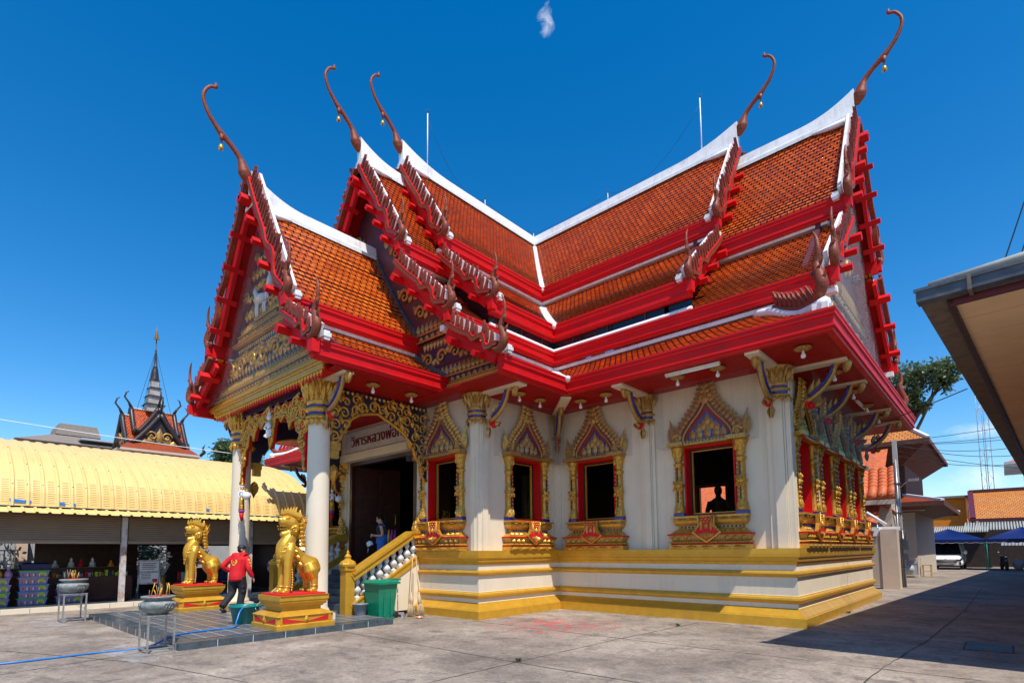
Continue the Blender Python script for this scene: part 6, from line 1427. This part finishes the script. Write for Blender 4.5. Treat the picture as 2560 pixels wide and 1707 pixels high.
g=G(); z=11.9
for i in range(4): w=.50-.09*i; g.box((-w,-w,z),(w,w,z+.5),0); frustum(g,(w*1.25,w*1.25),(w*.9,w*.9),z+.5,z+.62,1); z+=.62
obj('spire_tier',g,['spire_white','spire_dark'],sp)
g=G(); g.lathe([(.30,z-.1),(.27,z),(.24,z+.3),(.18,z+.7),(.12,z+.9),(.14,z+.95),(.09,z+1.0),(.07,z+1.5),(.05,z+2.1),(.07,z+2.15),(.04,z+2.2),(.03,z+3.1)],10,0); 
for k in range(14): g.lathe([(.07,z+1.05+k*.075),(.10-.004*k,z+1.08+k*.075),(.06,z+1.11+k*.075)],8,0)
obj('spire',g,['spire_dark'],sp); g=G()
for i in range(5): g.lathe([(.20-.035*i,z+3.0+i*.16),(.03,z+3.14+i*.16)],10,0)
g.tube([(0,0,z+3.7),(0,0,z+4.05)],[.02,.005],5); obj('parasol_finial',g,['gold_dull'],sp)
g=G()
for a in range(4): d=V((cos(a*1.57+.8),sin(a*1.57+.8),0)); g.tube([V((0,0,z+2.2)),d*1.2+V((0,0,z-2.6))],.012,4)
obj('guy_wire',g,['black_cable'],sp)
for q in range(4):
    d=V((cos(q*PI/2+PI/4),sin(q*PI/2+PI/4),0)); g=G(); c=d*3.35; g.tube([c+V((0,0,8.75)),c+d*.25+V((0,0,9.0)),c+d*.15+V((0,0,9.3)),c+d*.3+V((0,0,9.6))],[.1,.12,.07,.01],6); obj('corner_naga',g,['spire_dark'],sp)
t=thing('grey_house','plain grey hipped roof with a raised ridge vent behind the yellow roof','building',(-45,-7.6,0)); g=G(); g.box((-4,-3.2,0),(4,3.2,10.2)); obj('wall',g,['grey_wall'],t); g=G(); frustum(g,(5,4.2),(2,1.6),10.2,11.3); g.box((-2,-1.3,11.2),(2,1.3,11.4)); frustum(g,(2.1,1.5),(1.9,1.25),11.35,12.3); obj('roof',g,['grey_roof'],t); g=G(); g.box((3.2,-.3,10.65),(4.9,2.2,10.8)); obj('patch_sheet',g,['grey_wall'],t)
# ================================================================ trees
def tree(name,label,x,y,h,crowns,leaf_m,n,ls,seed,group='trees behind the temple'):
    rd=random.Random(seed); t=thing(name,label,'tree',(x,y,0),0,group); g=G(); top=V((crowns[0][0]*.3,crowns[0][1]*.3,h*.55))
    g.tube(catmull([(0,0,0),(.1,.05,h*.25),top],4),lerps([h*.03,h*.022,h*.016],4),8)
    for cx,cy,cz,r in crowns:
        c=V((cx,cy,cz)); m=top.lerp(c,.5)+V((rd.uniform(-.4,.4),rd.uniform(-.4,.4),.3)); g.tube(catmull([top*.9,m,c],3),lerps([h*.013,h*.009,h*.004],3),6)
        for k in range(7): d=V((rd.gauss(0,1),rd.gauss(0,1),rd.gauss(0,.7))).normalized()*r*.85; g.tube([m.lerp(c,.7),c+d*.5,c+d],[h*.005,h*.003,h*.001],5)
    obj('trunk',g,['bark'],t); g=G(); tot=sum(c[3]**2 for c in crowns)
    for cx,cy,cz,r in crowns:
        nc=max(8,int(n*r*r/tot/26)); 
        for k in range(nc):
            d=V((rd.gauss(0,1),rd.gauss(0,1),rd.gauss(0,.8))).normalized()*r*rd.uniform(.45,1.05); cc=V((cx,cy,cz))+V((d.x,d.y,d.z*.72))
            for q in range(26):
                p=cc+V((rd.gauss(0,1),rd.gauss(0,1),rd.gauss(0,.7)))*r*.17; a=V((rd.gauss(0,1),rd.gauss(0,1),rd.gauss(0,.6)-.35)).normalized(); b=a.cross(V((rd.gauss(0,1),rd.gauss(0,1),rd.gauss(0,1)))).normalized(); L=ls*rd.uniform(.7,1.3)
                g.add([p,p+a*L*.5+b*L*.2,p+a*L,p+a*L*.5-b*L*.2],[(0,1,2,3)])
    obj('crown',g,[leaf_m],t); return t
tree('leafy_tree','dark leafy tree with a spreading side branch behind the temple roof on the right',6.8,33,12,[(1.0,0,14.1,1.7),(3.1,0,14.2,1.5),(4.3,.2,14.5,1.1),(-.3,0,12.6,1.8),(1.7,0,12.5,1.4),(2.4,.3,11.9,.8),(3.9,0,13.4,.9)],'leaf_dark',6500,.34,1)
tree('leafy_tree','green leafy tree rising behind the yellow roof beside the left porch column',-29,-.5,7,[(0,0,9.0,1.4),(-.4,-.5,9.5,.9),(.5,.9,8.2,1.5),(0,-.6,8.2,1.1)],'leaf_green',5000,.26,2)
tree('garden_tree','leafy garden tree seen through the back window of the shop',-14.4,-15.6,3.2,[(0,0,2.3,1.0),(.1,1.0,2.5,.8)],'leaf_green',2600,.16,3,'greenery behind the shop'); tree('garden_tree','leafy garden shrub seen through the shop beside the left lion',-14.2,-9.7,2.6,[(0,0,1.6,.8),(0,1.8,1.5,.7)],'leaf_green',2200,.16,4,'greenery behind the shop')
# ================================================================ near building on the right: the deep eave
nb=thing('shed','shed with deep boarded eave and grey gutter, cut by the right picture edge','shed',(18,2,0),R_(-3.2)); A_=R_(3.2)
def w2l(x,y): 
    dx,dy=x-18,y-2; return (dx*cos(A_)-dy*sin(A_),dx*sin(A_)+dy*cos(A_))
lx,ly=w2l(12.86,-7.72); ZE=4.77; XR=10; YB=30
g=G(); ny=ly+.22; 
y=ny
while y<YB:
    y2=min(y+.8,YB); g.box((lx+.34,y+.014,ZE+.0),(XR,y2-.014,ZE+.02)); y=y2
g.box((lx+.34,ny,ZE+.03),(XR,YB,ZE+.04),1); obj('soffit_boards',g,['soffit_board','joint'],nb)
g=G(); g.box((lx+.30,ny-.05,ZE-.06),(XR,ny,ZE+.16)); g.box((lx+.27,ny-.05,ZE-.04),(lx+.335,YB,ZE+.16),1); obj('fascia',g,['maroon','dark_wood'],nb)
g=G(); g.box((lx-.02,ly-.06,ZE+.02),(XR,ly+.14,ZE+.17)); g.box((lx-.04,ly-.08,ZE+.15),(XR,ly-.05,ZE+.19)); obj('gutter',g,['gutter'],nb)
for x in(lx+.5,lx+1.15,lx+2.4): g=G(); g.box((x,ly-.085,ZE),(x+.04,ly+.16,ZE+.195)); obj('gutter_bracket',g,['verge'],nb)
g=G()
yy=np.arange(ly+.05,YB,.045)
for j in range(len(yy)-1):
    a,b=yy[j],yy[j+1]; f=lambda q:.022*sin(q*2*PI/.177)
    g.add([(lx+.0,a,ZE+.10+f(a)),(lx+.0,b,ZE+.10+f(b)),(lx+.28,b,ZE+.13+f(b)),(lx+.28,a,ZE+.13+f(a))],[(0,1,2,3)]); g.add([(lx+.28,a,ZE+.17+f(a)),(lx+.28,b,ZE+.17+f(b)),(XR,b,ZE+.2+f(b)),(XR,a,ZE+.2+f(a))],[(0,1,2,3)])
    g.add([(lx+.0,a,ZE+.07),(lx+.0,b,ZE+.07),(lx+.0,b,ZE+.10+f(b)),(lx+.0,a,ZE+.10+f(a))],[(0,1,2,3)])
g.box((lx+.0,ly+.1,ZE+.03),(lx+.30,YB,ZE+.075),1); g.tube([(lx+.1,ly+.12,ZE+.25),(lx+1.6,ly+.12,ZE+.33)],[.06,.06],8)
obj('roof_sheet',g,['fibre_roof','verge'],nb)
for y in(-3,3,11,19): g=G(); g.box((lx+2.3,y-.15,0),(lx+2.65,y+.15,ZE-.02)); obj('post',g,['concrete_pole'],nb)
g=G(); g.box((lx+2.4,ly+1.2,0),(lx+2.6,YB,ZE-.01)); g.box((lx+2.6,ly+1.2,0),(XR,ly+1.4,ZE-.01)); obj('wall',g,['maroon'],nb)  # unseen wall under the eave, added to block skylight and darken the alley
# second lower shed corner whose shade crosses the bottom right
g=G(); q=[w2l(12.86,-7.72)]
# ================================================================ right background
def pole(): 
    t=thing('utility_pole','square concrete utility pole strapped with grey conduit pipes','pole',(10.33,10.75,0)); g=G(); frustum(g,(.10,.10),(.075,.075),0,6.0); obj('pole',g,['concrete_pole'],t)
    for dx,dy,h in((-.12,-.05,2.4),(.02,-.13,5.2),(.10,-.12,2.3),(-.05,-.14,3.4)): g=G(); g.tube([(dx,dy,0),(dx*.9,dy*.95,h)],.022,6); obj('conduit',g,['metal'],t)
    for z in(.8,1.9,3.0,4.2): g=G(); g.box((-.13,-.16,z),(.13,.1,z+.03)); obj('strap',g,['gutter'],t)
    g=G(); g.box((.08,-.2,1.5),(.26,-.06,1.9)); g.box((.1,-.2,1.1),(.24,-.08,1.35)); g.tube([(.17,-.15,1.9),(.2,-.2,2.2),(.02,-.13,2.4)],.015,5); obj('meter_box',g,['gutter'],t)
    g=G(); g.tube([(.05,0,4.0),(.3,-.15,4.2),(.5,-.3,4.3)],.02,6); g.box((.42,-.38,4.24),(.75,-.2,4.34)); obj('flood_lamp',g,['metal'],t)
pole()
t=thing('gate_wall','pink plastered gate pier with a white sloped cap','wall',(10.15,9.25,0)); g=G(); g.box((-.26,-.3,0),(.28,.25,2.30)); g.box((-.36,-.2,0),(-.26,.2,2.2)); obj('pier',g,['plaster_pink'],t); g=G(); g.prism([(-.5,2.05),(-.28,2.05),(-.28,2.38),(-.42,2.38)],-.3,.25,frame((0,0,0),(1,0,0),(0,0,1),(0,-1,0))); g.box((-.6,.3,2.28),(.3,.55,2.42)); obj('cap',g,['white'],t)
t=thing('wire_fence','galvanised wire mesh fence between the temple end and the gate pier','fence',(9.55,9.1,0)); 
for x in(-.3,.25): g=G(); g.tube([(x,0,0),(x,0,2.5)],.03,6); obj('post',g,['steel_rail'],t)
g=G(); g.quad((-.3,0,.1),(.25,0,.1),(.25,0,2.2),(-.3,0,2.2),uv=[(0,0),(.55,0),(.55,2.1),(0,2.1)]); obj('mesh',g,['bird_net_dense'],t); g=G(); g.tube([(-.1,.1,3.0),(.5,.3,2.5)],.06,8); obj('drain_pipe',g,['white'],t)
# Thai house
hs=thing('thai_house','two storey brown timber house with flared orange tile roofs','house',(6.5,20,0),world=True)
g=G(); g.box((-2,20.0,0),(9.95,30,4.0)); obj('wall',g,['tan_wall'],hs); g=G(); g.box((9.3,20.6,.0),(9.97,20.7,4.0)); g.box((-2,19.6,3.55),(10.4,20.0,3.85)); obj('cornice',g,['plaster_pink'],hs)
g=G(); g.box((-2,20.4,4.0),(9.6,29,6.3)); 
for x in np.arange(1,9.6,.5): g.box((x,20.36,4.0),(x+.06,20.4,6.3))
g.box((5.0,20.33,4.5),(8.9,20.36,6.0)); obj('timber_wall',g,['brown_wood'],hs)
def hip(e,r,ze,zr,x0,x1,y0,y1,m,name='roof',u=.8):
    g=G(); c=[(x0-e,y0-e,ze),(x1+e,y0-e,ze),(x1+e,y1+e,ze),(x0-e,y1+e,ze)]; t_=[(x0+r,y0+r,zr),(x1-r,y0+r,zr),(x1-r,y1-r,zr),(x0+r,y1-r,zr)]
    for i in range(4):
        j=(i+1)%4; a,b=V(c[i]),V(c[j]); w=(b-a).length; h=(V(t_[i])-a).length; q=(V(t_[i])-a).dot((b-a).normalized()); q2=(V(t_[j])-a).dot((b-a).normalized()); g.add([a,b,t_[j],t_[i]],[(0,1,2,3)],0,False,[[(0,0),(w,0),(q2,h),(q,h)]])
    g.add(t_,[(0,1,2,3)],0); obj(name,g,[m],hs)
    f=G(); f.sweep([p[:2] for p in (c[0],c[1],c[2],c[3])],[(0,ze-.22),(.05,ze-.22),(.05,ze+.02),(0,ze+.02)],0,True); 
    f.sweep([p[:2] for p in c],[(-.02,ze-.10),(-e-.1,ze-u)],0,True); obj('eave',f,['brown_wood'],hs)
    for a,b in zip(c,t_): k=G(); k.beam(V(a)+V((0,0,.05)),V(b)+V((0,0,.05)),.2,.12); obj('hip_ridge',k,['white'],hs)
hip(1.65,2.2,7.25,10.6,-2,9.2,20.4,29,'tile_orange',u=1.5); hip(1.3,1.0,3.95,4.6,-2,9.95,20.0,30,'roof_orange',u=.5)
t=thing('clay_porch','low lean-to of orange barrel tiles beside the utility pole','roof',(8.4,13.5,0),world=True); g=G()
for i in range(9):
    x=7.0+i*.36; g.tube([(x,13.5,5.15),(x+.10,12.4,4.15),(x+.12,11.7,3.75)],[.19,.19,.19],8)
    for q in range(7): p=V((x,13.5,5.15)).lerp(V((x+.10,12.4,4.15)),q/6); g.tube([p,p+V((.01,-.1,-.09))],[.205,.205],8)
obj('barrel_tiles',g,['roof_clay'],t); g=G(); g.box((6.7,11.55,3.45),(10.2,11.65,3.65)); g.box((7.0,12.2,0),(9.9,13.4,3.7)); obj('wall',g,['tan_wall'],t); g=G(); g.tube([(9.4,11.6,3.6),(9.9,12.4,3.2),(10.15,13.2,2.8)],.07,6); obj('gable_edge',g,['roof_clay'],t)
t=thing('orange_roof_house','neighbouring house whose orange roof shows through the temple windows','house',(4.5,14.5,0)); g=G(); g.box((-2.5,-1,0),(1.5,2,2.6)); obj('wall',g,['tan_wall'],t); g=G(); g.add([(-7,-3.6,2.3),(5.0,-3.6,2.3),(5,1,6.4),(-7,1,6.4)],[(0,1,2,3)],0,False,[[(0,0),(12,0),(12,6),(0,6)]]); obj('roof',g,['roof_clay'],t)
# ac unit cage, stool
t=thing('ac_cage','cream barred cage with a fan unit against the house wall','cage',(9.75,19.6,0)); g=G()
for a,b in(((-.55,0,.1),(.35,0,.1)),((-.55,0,1.0),(.35,0,1.0)),((-.55,0,.1),(-.55,0,1.0)),((.35,0,.1),(.35,0,1.0))): g.beam(a,b,.05,.05,0,(0,1,0))
obj('frame',g,['cream'],t); g=G(); g.box((-.5,.05,.15),(.2,.3,.75)); g.lathe([(.02,0),(.24,0),(.25,.02)],18,0,frame((-.2,.04,.45),(1,0,0),(0,0,1),(0,-1,0))); obj('unit',g,['grey_wall'],t)
t=thing('wooden_stool','small pale wooden stool at the corner of the house','stool',(10.25,20.6,0)); g=G(); g.box((-.22,-.2,.62),(.22,.2,.67)); obj('seat',g,['bamboo'],t)
for sx in(-1,1):
    for sy in(-1,1): g=G(); g.box((sx*.18-.025,sy*.16-.025,0),(sx*.18+.025,sy*.16+.025,.62)); obj('leg',g,['bamboo'],t)
g=G(); g.beam((-.18,-.16,.3),(.18,-.16,.3),.04,.04); obj('rung',g,['bamboo'],t)
# van
van=thing('van','white van with a chrome grille parked facing out under the blue canopy','van',(10.25,33.5,0)); g=G()
sec=[(-.88,.32),(-.93,.5),(-.94,.95),(-.90,1.25),(-.78,1.9),(-.6,2.0)]; sec=sec+[(-x,z) for x,z in sec[::-1]]
def slab(y,sx,z0,sz): return [(x*sx,y,.32+(z-.32)*sz+z0) for x,z in sec]
rows=[slab(-.55,.90,.0,.25),slab(-.45,.98,0,.31),slab(-.2,1.0,0,.36),slab(.2,1.0,0,.42),slab(.85,.98,0,1.0),slab(1.2,.98,0,1.04),slab(4.4,.98,0,1.04),slab(4.5,.95,.03,1.0)]
k=len(sec); g.add(sum(rows,[]),[(i*k+j,i*k+j+1,(i+1)*k+j+1,(i+1)*k+j) for i in range(len(rows)-1) for j in range(k-1)],0,True); g.add(rows[0],[tuple(range(k))],0); g.add(rows[-1],[tuple(range(k))[::-1]],0); obj('body',g,['paint_white'],van)
g=G(); g.add([(-.84,.22,1.05),(.84,.22,1.05),(.66,.86,1.96),(-.66,.86,1.96)],[(0,1,2,3)]); g.v=[p+V((0,-.035,.03)) for p in g.v]; obj('windscreen',g,['glass_dark'],van)
g=G(); g.box((-.6,-.60,.50),(.6,-.53,.68)); g.box((-.42,-.60,.30),(.42,-.55,.36)); obj('grille',g,['joint'],van); g=G(); g.box((-.55,-.62,.61),(.55,-.60,.65)); g.box((-.45,-.62,.54),(.45,-.60,.57)); g.ell((0,-.60,.72),(.07,.02,.045)); g.box((-.62,-.61,.67),(.62,-.59,.70)); obj('chrome_trim',g,['chrome'],van)
for sx in(-1,1):
    g=G(); g.add([(sx*.58,-.575,.64),(sx*.90,-.47,.68),(sx*.93,-.34,.83),(sx*.60,-.54,.76)],[(0,1,2,3)]); g.box((min(sx*.6,sx*.85),-.575,.65),(max(sx*.6,sx*.85),-.46,.74)); obj('headlight',g,['glass_dark'],van); g=G(); g.box((min(sx*.74,sx*.84),-.57,.36),(max(sx*.74,sx*.84),-.50,.56)); obj('fog_lamp',g,['glass_dark'],van)
    g=G(); g.ell((sx*1.08,.30,1.22),(.10,.06,.14)); g.beam((sx*.9,.3,1.2),(sx*1.02,.3,1.2),.05,.04); obj('mirror',g,['paint_white'],van)
    for y in(.45,3.5): g=G(); g.lathe([(.15,-.1),(.33,-.1),(.34,0),(.33,.1),(.15,.1)],20,0,T(sx*.82,y,.33)@MX.Rotation(PI/2,4,'Y')); w_=obj('wheel',g,['tyre'],van); g=G(); g.lathe([(.02,0),(.2,0)],16,0,T(sx*.93,y,.33)@MX.Rotation(PI/2,4,'Y')); obj('rim',g,['chrome'],w_)
g=G(); g.box((-.2,-.60,.38),(.2,-.57,.48)); obj('number_plate',g,['grey_wall'],van)
# canopies
def canopy(x,y,w,d,label):
    t=thing('canopy',label,'canopy',(x,y,0),0,'blue canopies over the parking row'); g=G(); z0,z1=2.12,2.95
    c=[(-w,-d,z0),(w,-d,z0),(w,d,z0),(-w,d,z0)]; n=10
    for i in range(4):
        a,b=V(c[i]),V(c[(i+1)%4]); ap=V((-w*.0,0,z1)); 
        for p in range(n):
            for q in range(n):
                def pt(u,v): m=a.lerp(b,u).lerp(ap,v); return m-V((0,0,.14*sin(PI*v)*sin(PI*u)))
                g.add([pt(p/n,q/n),pt((p+1)/n,q/n),pt((p+1)/n,(q+1)/n),pt(p/n,(q+1)/n)],[(0,1,2,3)],0,True)
        m=24
        for p in range(m):
            f=lambda u:a.lerp(b,u)-V((0,0,.20+.05*abs(sin(u*PI*8)))); g.add([a.lerp(b,p/m),a.lerp(b,(p+1)/m),f((p+1)/m),f(p/m)],[(0,1,2,3)])
            g.add([f(p/m),f((p+1)/m),f((p+1)/m)-V((0,0,.02)),f(p/m)-V((0,0,.02))],[(0,1,2,3)],1)
    obj('fabric',g,['tent_blue','paper'],t)
    for sx in(-1,1):
        for sy in(-1,1): g=G(); g.tube([(sx*(w-.05),sy*(d-.05),0),(sx*(w-.05),sy*(d-.05),z0)],.03,6); obj('pole',g,['teal_pipe'],t)
    return t
canopy(10.35,35.6,2.1,2.2,'blue peaked canopy over the white van'); c2=canopy(14.3,35.0,1.85,2.2,'blue peaked canopy right of the van, over the motorbikes')
# motorbikes
def bike():
    t=thing('motorbike','x','motorbike',(0,0,0))
    for y in(-.6,.6): g=G(); g.lathe([(.2,-.05),(.29,-.05),(.30,0),(.29,.05),(.2,.05)],18,0,T(0,y,.3)@MX.Rotation(PI/2,4,'Y')); w=obj('wheel',g,['tyre'],t); g=G(); g.lathe([(.03,-.03),(.19,-.02),(.19,.02),(.03,.03)],14,0,T(0,y,.3)@MX.Rotation(PI/2,4,'Y')); obj('rim',g,['chrome'],w)
    g=G(); g.tube(catmull([(0,-.42,.95),(0,-.36,.6),(0,-.1,.45),(0,.3,.55),(0,.65,.72)],4),lerps([.08,.13,.12,.15,.06],4),10); g.ell((0,-.5,.92),(.12,.1,.12)); obj('fairing',g,['cap_navy'],t)
    g=G(); g.tube([(0,-.05,.78),(0,.3,.80),(0,.6,.84)],[.10,.13,.09],10,sq=1); obj('seat',g,['tyre'],t); g=G(); g.tube([(-.32,-.32,1.02),(-.12,-.42,1.0),(.12,-.42,1.0),(.32,-.32,1.02)],.018,6); g.tube([(0,-.42,1.0),(0,-.6,.3)],.03,6); obj('handlebar',g,['metal'],t)
    for sx in(-1,1): g=G(); g.tube([(sx*.25,-.36,1.02),(sx*.32,-.4,1.2)],.008,5); g.ell((sx*.33,-.4,1.22),(.06,.02,.04)); obj('mirror',g,['metal'],t)
    g=G(); g.ell((0,-.6,.92),(.07,.04,.08)); obj('headlight',g,['lamp_glass'],t); return t
b0=bike(); b0.location=(13.3,33.4,0); b0['label']='dark motorbike with red fairing light, nearest the canopy poles'; b0['group']='motorbikes under the right canopy'; b0.rotation_euler=(0,0,.2)
dup(b0,(14.6,33.8,0),.1,'dark motorbike parked between two others under the right canopy'); dup(b0,(15.5,33.5,0),-.2,'dark motorbike at the right edge of the picture')
# buildings behind the canopies
oh=thing('orange_hall','hall with a big orange tile roof and brick lattice above the canopies','building',(16,46,0),world=True); g=G(); g.box((11.8,46,0),(26,54,3.9)); obj('wall',g,['tan_wall'],oh); g=G(); g.add([(11.5,45.2,4.0),(27,45.2,4.0),(27,49.5,6.6),(11.3,49.5,6.6)],[(0,1,2,3)],0,False,[[(0,0),(15,0),(15,5),(0,5)]]); obj('roof',g,['tile_orange'],oh)
g=G(); g.beam((11.5,45.1,4.0),(11.3,49.5,6.65),.4,.25); g.beam((11.2,49.5,6.7),(27,49.5,6.7),.3,.25); g.box((11.2,44.9,3.8),(27,45.1,4.0)); obj('roof_edge',g,['maroon'],oh)
g=G(); 
for j in range(90): x=11.0+j*.18; g.tube([(x,42.2,2.95),(x,45,3.65)],.07,5)
g.box((10.8,42.3,2.85),(27,45,2.9)); obj('lean_to_roof',g,['fibre_roof'],oh)
g=G()
for i in range(60):
    for j in range(5): x=12.2+i*.22+(j%2)*.11; z=2.0+j*.17; g.box((x,45.9,z),(x+.07,45.97,z+.07))
obj('lattice',g,['joint'],oh); g=G(); g.box((13.2,40,1.7),(27,40.4,1.95))
for j in range(70): g.box((13.2+j*.2,39.97,1.68),(13.3+j*.2,40,1.96))
obj('white_awning',g,['paper'],oh)
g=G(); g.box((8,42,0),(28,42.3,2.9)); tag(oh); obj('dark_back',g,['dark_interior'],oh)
t=thing('pale_villa','pale upper storey with a stepped orange hipped roof in the far right','building',(18,60,0)); g=G(); g.box((-2.6,0,0),(6,8,10.2)); obj('wall',g,['tan_wall'],t); g=G(); frustum(g,(5.5,5.5),(3,3),10.2,11.4,0,(0,0)); g.v=[p+V((1.5,4,0)) for p in g.v]; frustum(g,(2.6,2.6),(.6,.6),11.4,12.8); obj('roof',g,['roof_clay'],t); g=G(); g.box((-4.2,-1.6,9.9),(7.2,9.6,10.2)); obj('eave',g,['grey_wall'],t)
t=thing('white_block','white apartment block with tall dark windows behind the canopies','building',(11.2,56,0)); g=G(); g.box((-4,0,0),(2.6,6,6.3)); g.box((-4.2,-.3,6.3),(2.8,0,6.5)); 
for x in(-2.6,-1.2,.2,1.6): g.box((x,-.25,2),(x+.35,0,6.2))
obj('wall',g,['paint_white'],t)
for x in(-2.1,-.7,.7): g=G(); g.box((x,-.06,3.2),(x+.8,-.01,5.4)); w=obj('window',g,['glass_dark'],t); g=G(); g.box((x+.38,-.09,3.2),(x+.42,-.06,5.4)); g.box((x,-.09,4.2),(x+.8,-.06,4.25)); obj('frame',g,['paint_white'],w)
t=thing('yellow_house','yellow gabled house front between the timber house and the white block','building',(9.6,50,0)); g=G(); g.box((-2,0,0),(1.3,4,6.2)); obj('wall',g,['orange_flower'],t); g=G(); g.box((-2.3,-.5,6.2),(2.3,4.5,6.4)); obj('roof',g,['grey_roof'],t)
# low roofs and clutter under the canopy
t=thing('rusty_shack','corrugated grey lean-to roof behind the van','roof',(10,39,0)); g=G(); 
for j in range(30): x=-1.6+j*.14; g.tube([(x,0,2.75),(x,2,3.25)],.06,5)
obj('sheet',g,['fibre_roof'],t); g=G(); g.box((-2,.6,0),(2.6,.8,2.7)); obj('wall',g,['dark_interior'],t)
for x,y,lab in((13.0,32.8,'white helmet-like sack beside the motorbikes'),): g=G(); g.ell((x+1.0,y+.4,.4),(.3,.25,.38)); solo('sack',g,['grey_wall'],'grey sack standing between the motorbikes','sack')
# radio masts and wires
for x,y,h,lab in((12.6,64,31,'tall thin red and white radio mast beyond the tree'),(12.0,66,30,'thin radio mast left of the taller one')):
    t=thing('radio_mast',lab,'mast',(x,y,0),0,'radio masts'); g=G()
    for k in range(3): a=k*2.09; g.tube([(.28*cos(a),.28*sin(a),0),(.28*cos(a),.28*sin(a),h*.86)],.03,4)
    for i in range(int(h*.86)): a=i*2.09; g.tube([(.28*cos(a),.28*sin(a),i),(.28*cos(a+2.09),.28*sin(a+2.09),i+1)],.02,3)
    g.tube([(0,0,h*.8),(0,0,h)],.03,4)
    for i in range(4): g.tube([(-.5,0,h*.78+i*.5),(.5,0,h*.78+i*.5)],.02,4)
    obj('lattice',g,['metal'],t)
wl=['black cable running level from the pole under the temple eave to the right','sagging black cable below the level one','thin black cable crossing the lower sky on the right','black cable drooping from the pole to the shed corner','slack black cable just above the villa roof','upper black cable from the temple corner to the shed','thin cable in front of the small white cloud','lowest black cable near the timber house roof']
for i,(a,b,s) in enumerate((((10.3,10.7,5.95),(14.2,14,6.6),.05),((10.3,10.7,5.9),(14.2,15,6.2),.12),((10.3,10.7,5.8),(14.0,13.2,5.55),.18),((10.3,10.7,5.9),(14.1,14.5,5.4),.25),((10.3,10.7,5.6),(14.2,16,5.0),.1),((8,6.2,5.4),(13.1,-1.5,4.95),.1),((10.3,10.7,5.85),(14.2,13.5,6.1),.08),((10.3,10.7,5.4),(14.0,14.2,5.0),.22))):
    g=G(); g.tube(cat(a,b,s,14),.012,4); solo('overhead_cable',g,['black_cable'],wl[i],'cable',group='overhead cables')
for i,(dx) in enumerate((0,.25)):
    g=G(); g.tube(cat((13.5+dx,-2,6.3),(14.95+dx*.75,-2,10.7),.02,12),.012,4); solo('overhead_cable',g,['black_cable'],['black cable rising steeply over the shed roof','black cable at the right picture edge over the shed roof'][i],'cable',group='overhead cables')
# ================================================================ sky, sun, camera
w=bpy.data.worlds.new('World'); sc.world=w; w.use_nodes=True; t=w.node_tree; bg=t.nodes['Background']
SUN=V((.52,-.245,1)).normalized(); el=math.asin(SUN.z); az=math.atan2(SUN.x,SUN.y)
s=N(t,'ShaderNodeTexSky'); s.sky_type='NISHITA'; s.sun_disc=False; s.sun_elevation=el; s.sun_rotation=az; s.altitude=0; s.air_density=1.0; s.dust_density=.25; s.ozone_density=3.0
hs_=N(t,'ShaderNodeHueSaturation'); hs_.inputs['Saturation'].default_value=1.42; hs_.inputs['Value'].default_value=.98; t.links.new(s.outputs[0],hs_.inputs['Color'])
cd=coord(t,'Generated'); 
def cloud(center,rad,stretch,scale,thr,amt,prev):
    sb=N(t,'ShaderNodeVectorMath',operation='SUBTRACT'); t.links.new(cd,sb.inputs[0]); sb.inputs[1].default_value=center
    ml=N(t,'ShaderNodeVectorMath',operation='MULTIPLY'); t.links.new(sb.outputs[0],ml.inputs[0]); ml.inputs[1].default_value=stretch
    ln=N(t,'ShaderNodeVectorMath',operation='LENGTH'); t.links.new(ml.outputs[0],ln.inputs[0]); dv=N(t,'ShaderNodeMath',operation='DIVIDE'); t.links.new(ln.outputs['Value'],dv.inputs[0]); dv.inputs[1].default_value=rad
    fall=ramp(t,dv.outputs[0],[(0,1.0),(1,0.0)]); nz=noise(t,scale,8,.68,cd,.6); mu=N(t,'ShaderNodeMath',operation='MULTIPLY'); t.links.new(fall,mu.inputs[0]); t.links.new(nz,mu.inputs[1])
    k=ramp(t,mu.outputs[0],[(thr,0.0),(thr+.22,amt)]); return mix(t,k,prev,(6.5,6.8,7.2))
o=hs_.outputs[0]
o=cloud((-.421,.548,.724),.075,(2.4,2.4,.8),34,.30,.50,o)
o=cloud((-.01,.986,.160),.09,(.8,1,2.6),14,.30,.45,o); o=cloud((-.015,.992,.095),.10,(.7,1,2.4),12,.30,.40,o); o=cloud((.03,.96,.24),.2,(.7,1,1.5),6,.34,.10,o)
t.links.new(o,bg.inputs[0]); bg.inputs[1].default_value=.15
sl=bpy.data.lights.new('Sun','SUN'); sl.energy=4.4; sl.angle=R_(.53); sl.color=(1,.94,.84); so=bpy.data.objects.new('Sun',sl); COL.objects.link(so); so.rotation_euler=SUN.to_track_quat('Z','Y').to_euler(); so.location=(20,-20,40)
cam=bpy.data.cameras.new('Camera'); co=bpy.data.objects.new('Camera',cam); COL.objects.link(co)
cam.sensor_width=36; cam.lens=1359.9/2560*36; cam.shift_x=(1280-1271.2)/2560; cam.shift_y=(1261.1-853.5)/2560; cam.clip_start=.1; cam.clip_end=1000
r0=V((.738121,.674620,-.0080714)); r1=V((-.062542,.056507,-.996441)); r2=V((-.671763,.735999,.083901))
mw=frame((13.517,-16.4734,1.6),r0,-r1,-r2); co.matrix_world=mw; sc.camera=co
sc.view_settings.view_transform='Standard'; sc.view_settings.look='None'; sc.view_settings.exposure=.32; sc.view_settings.gamma=1
sc.cycles.max_bounces=6; sc.cycles.transparent_max_bounces=16
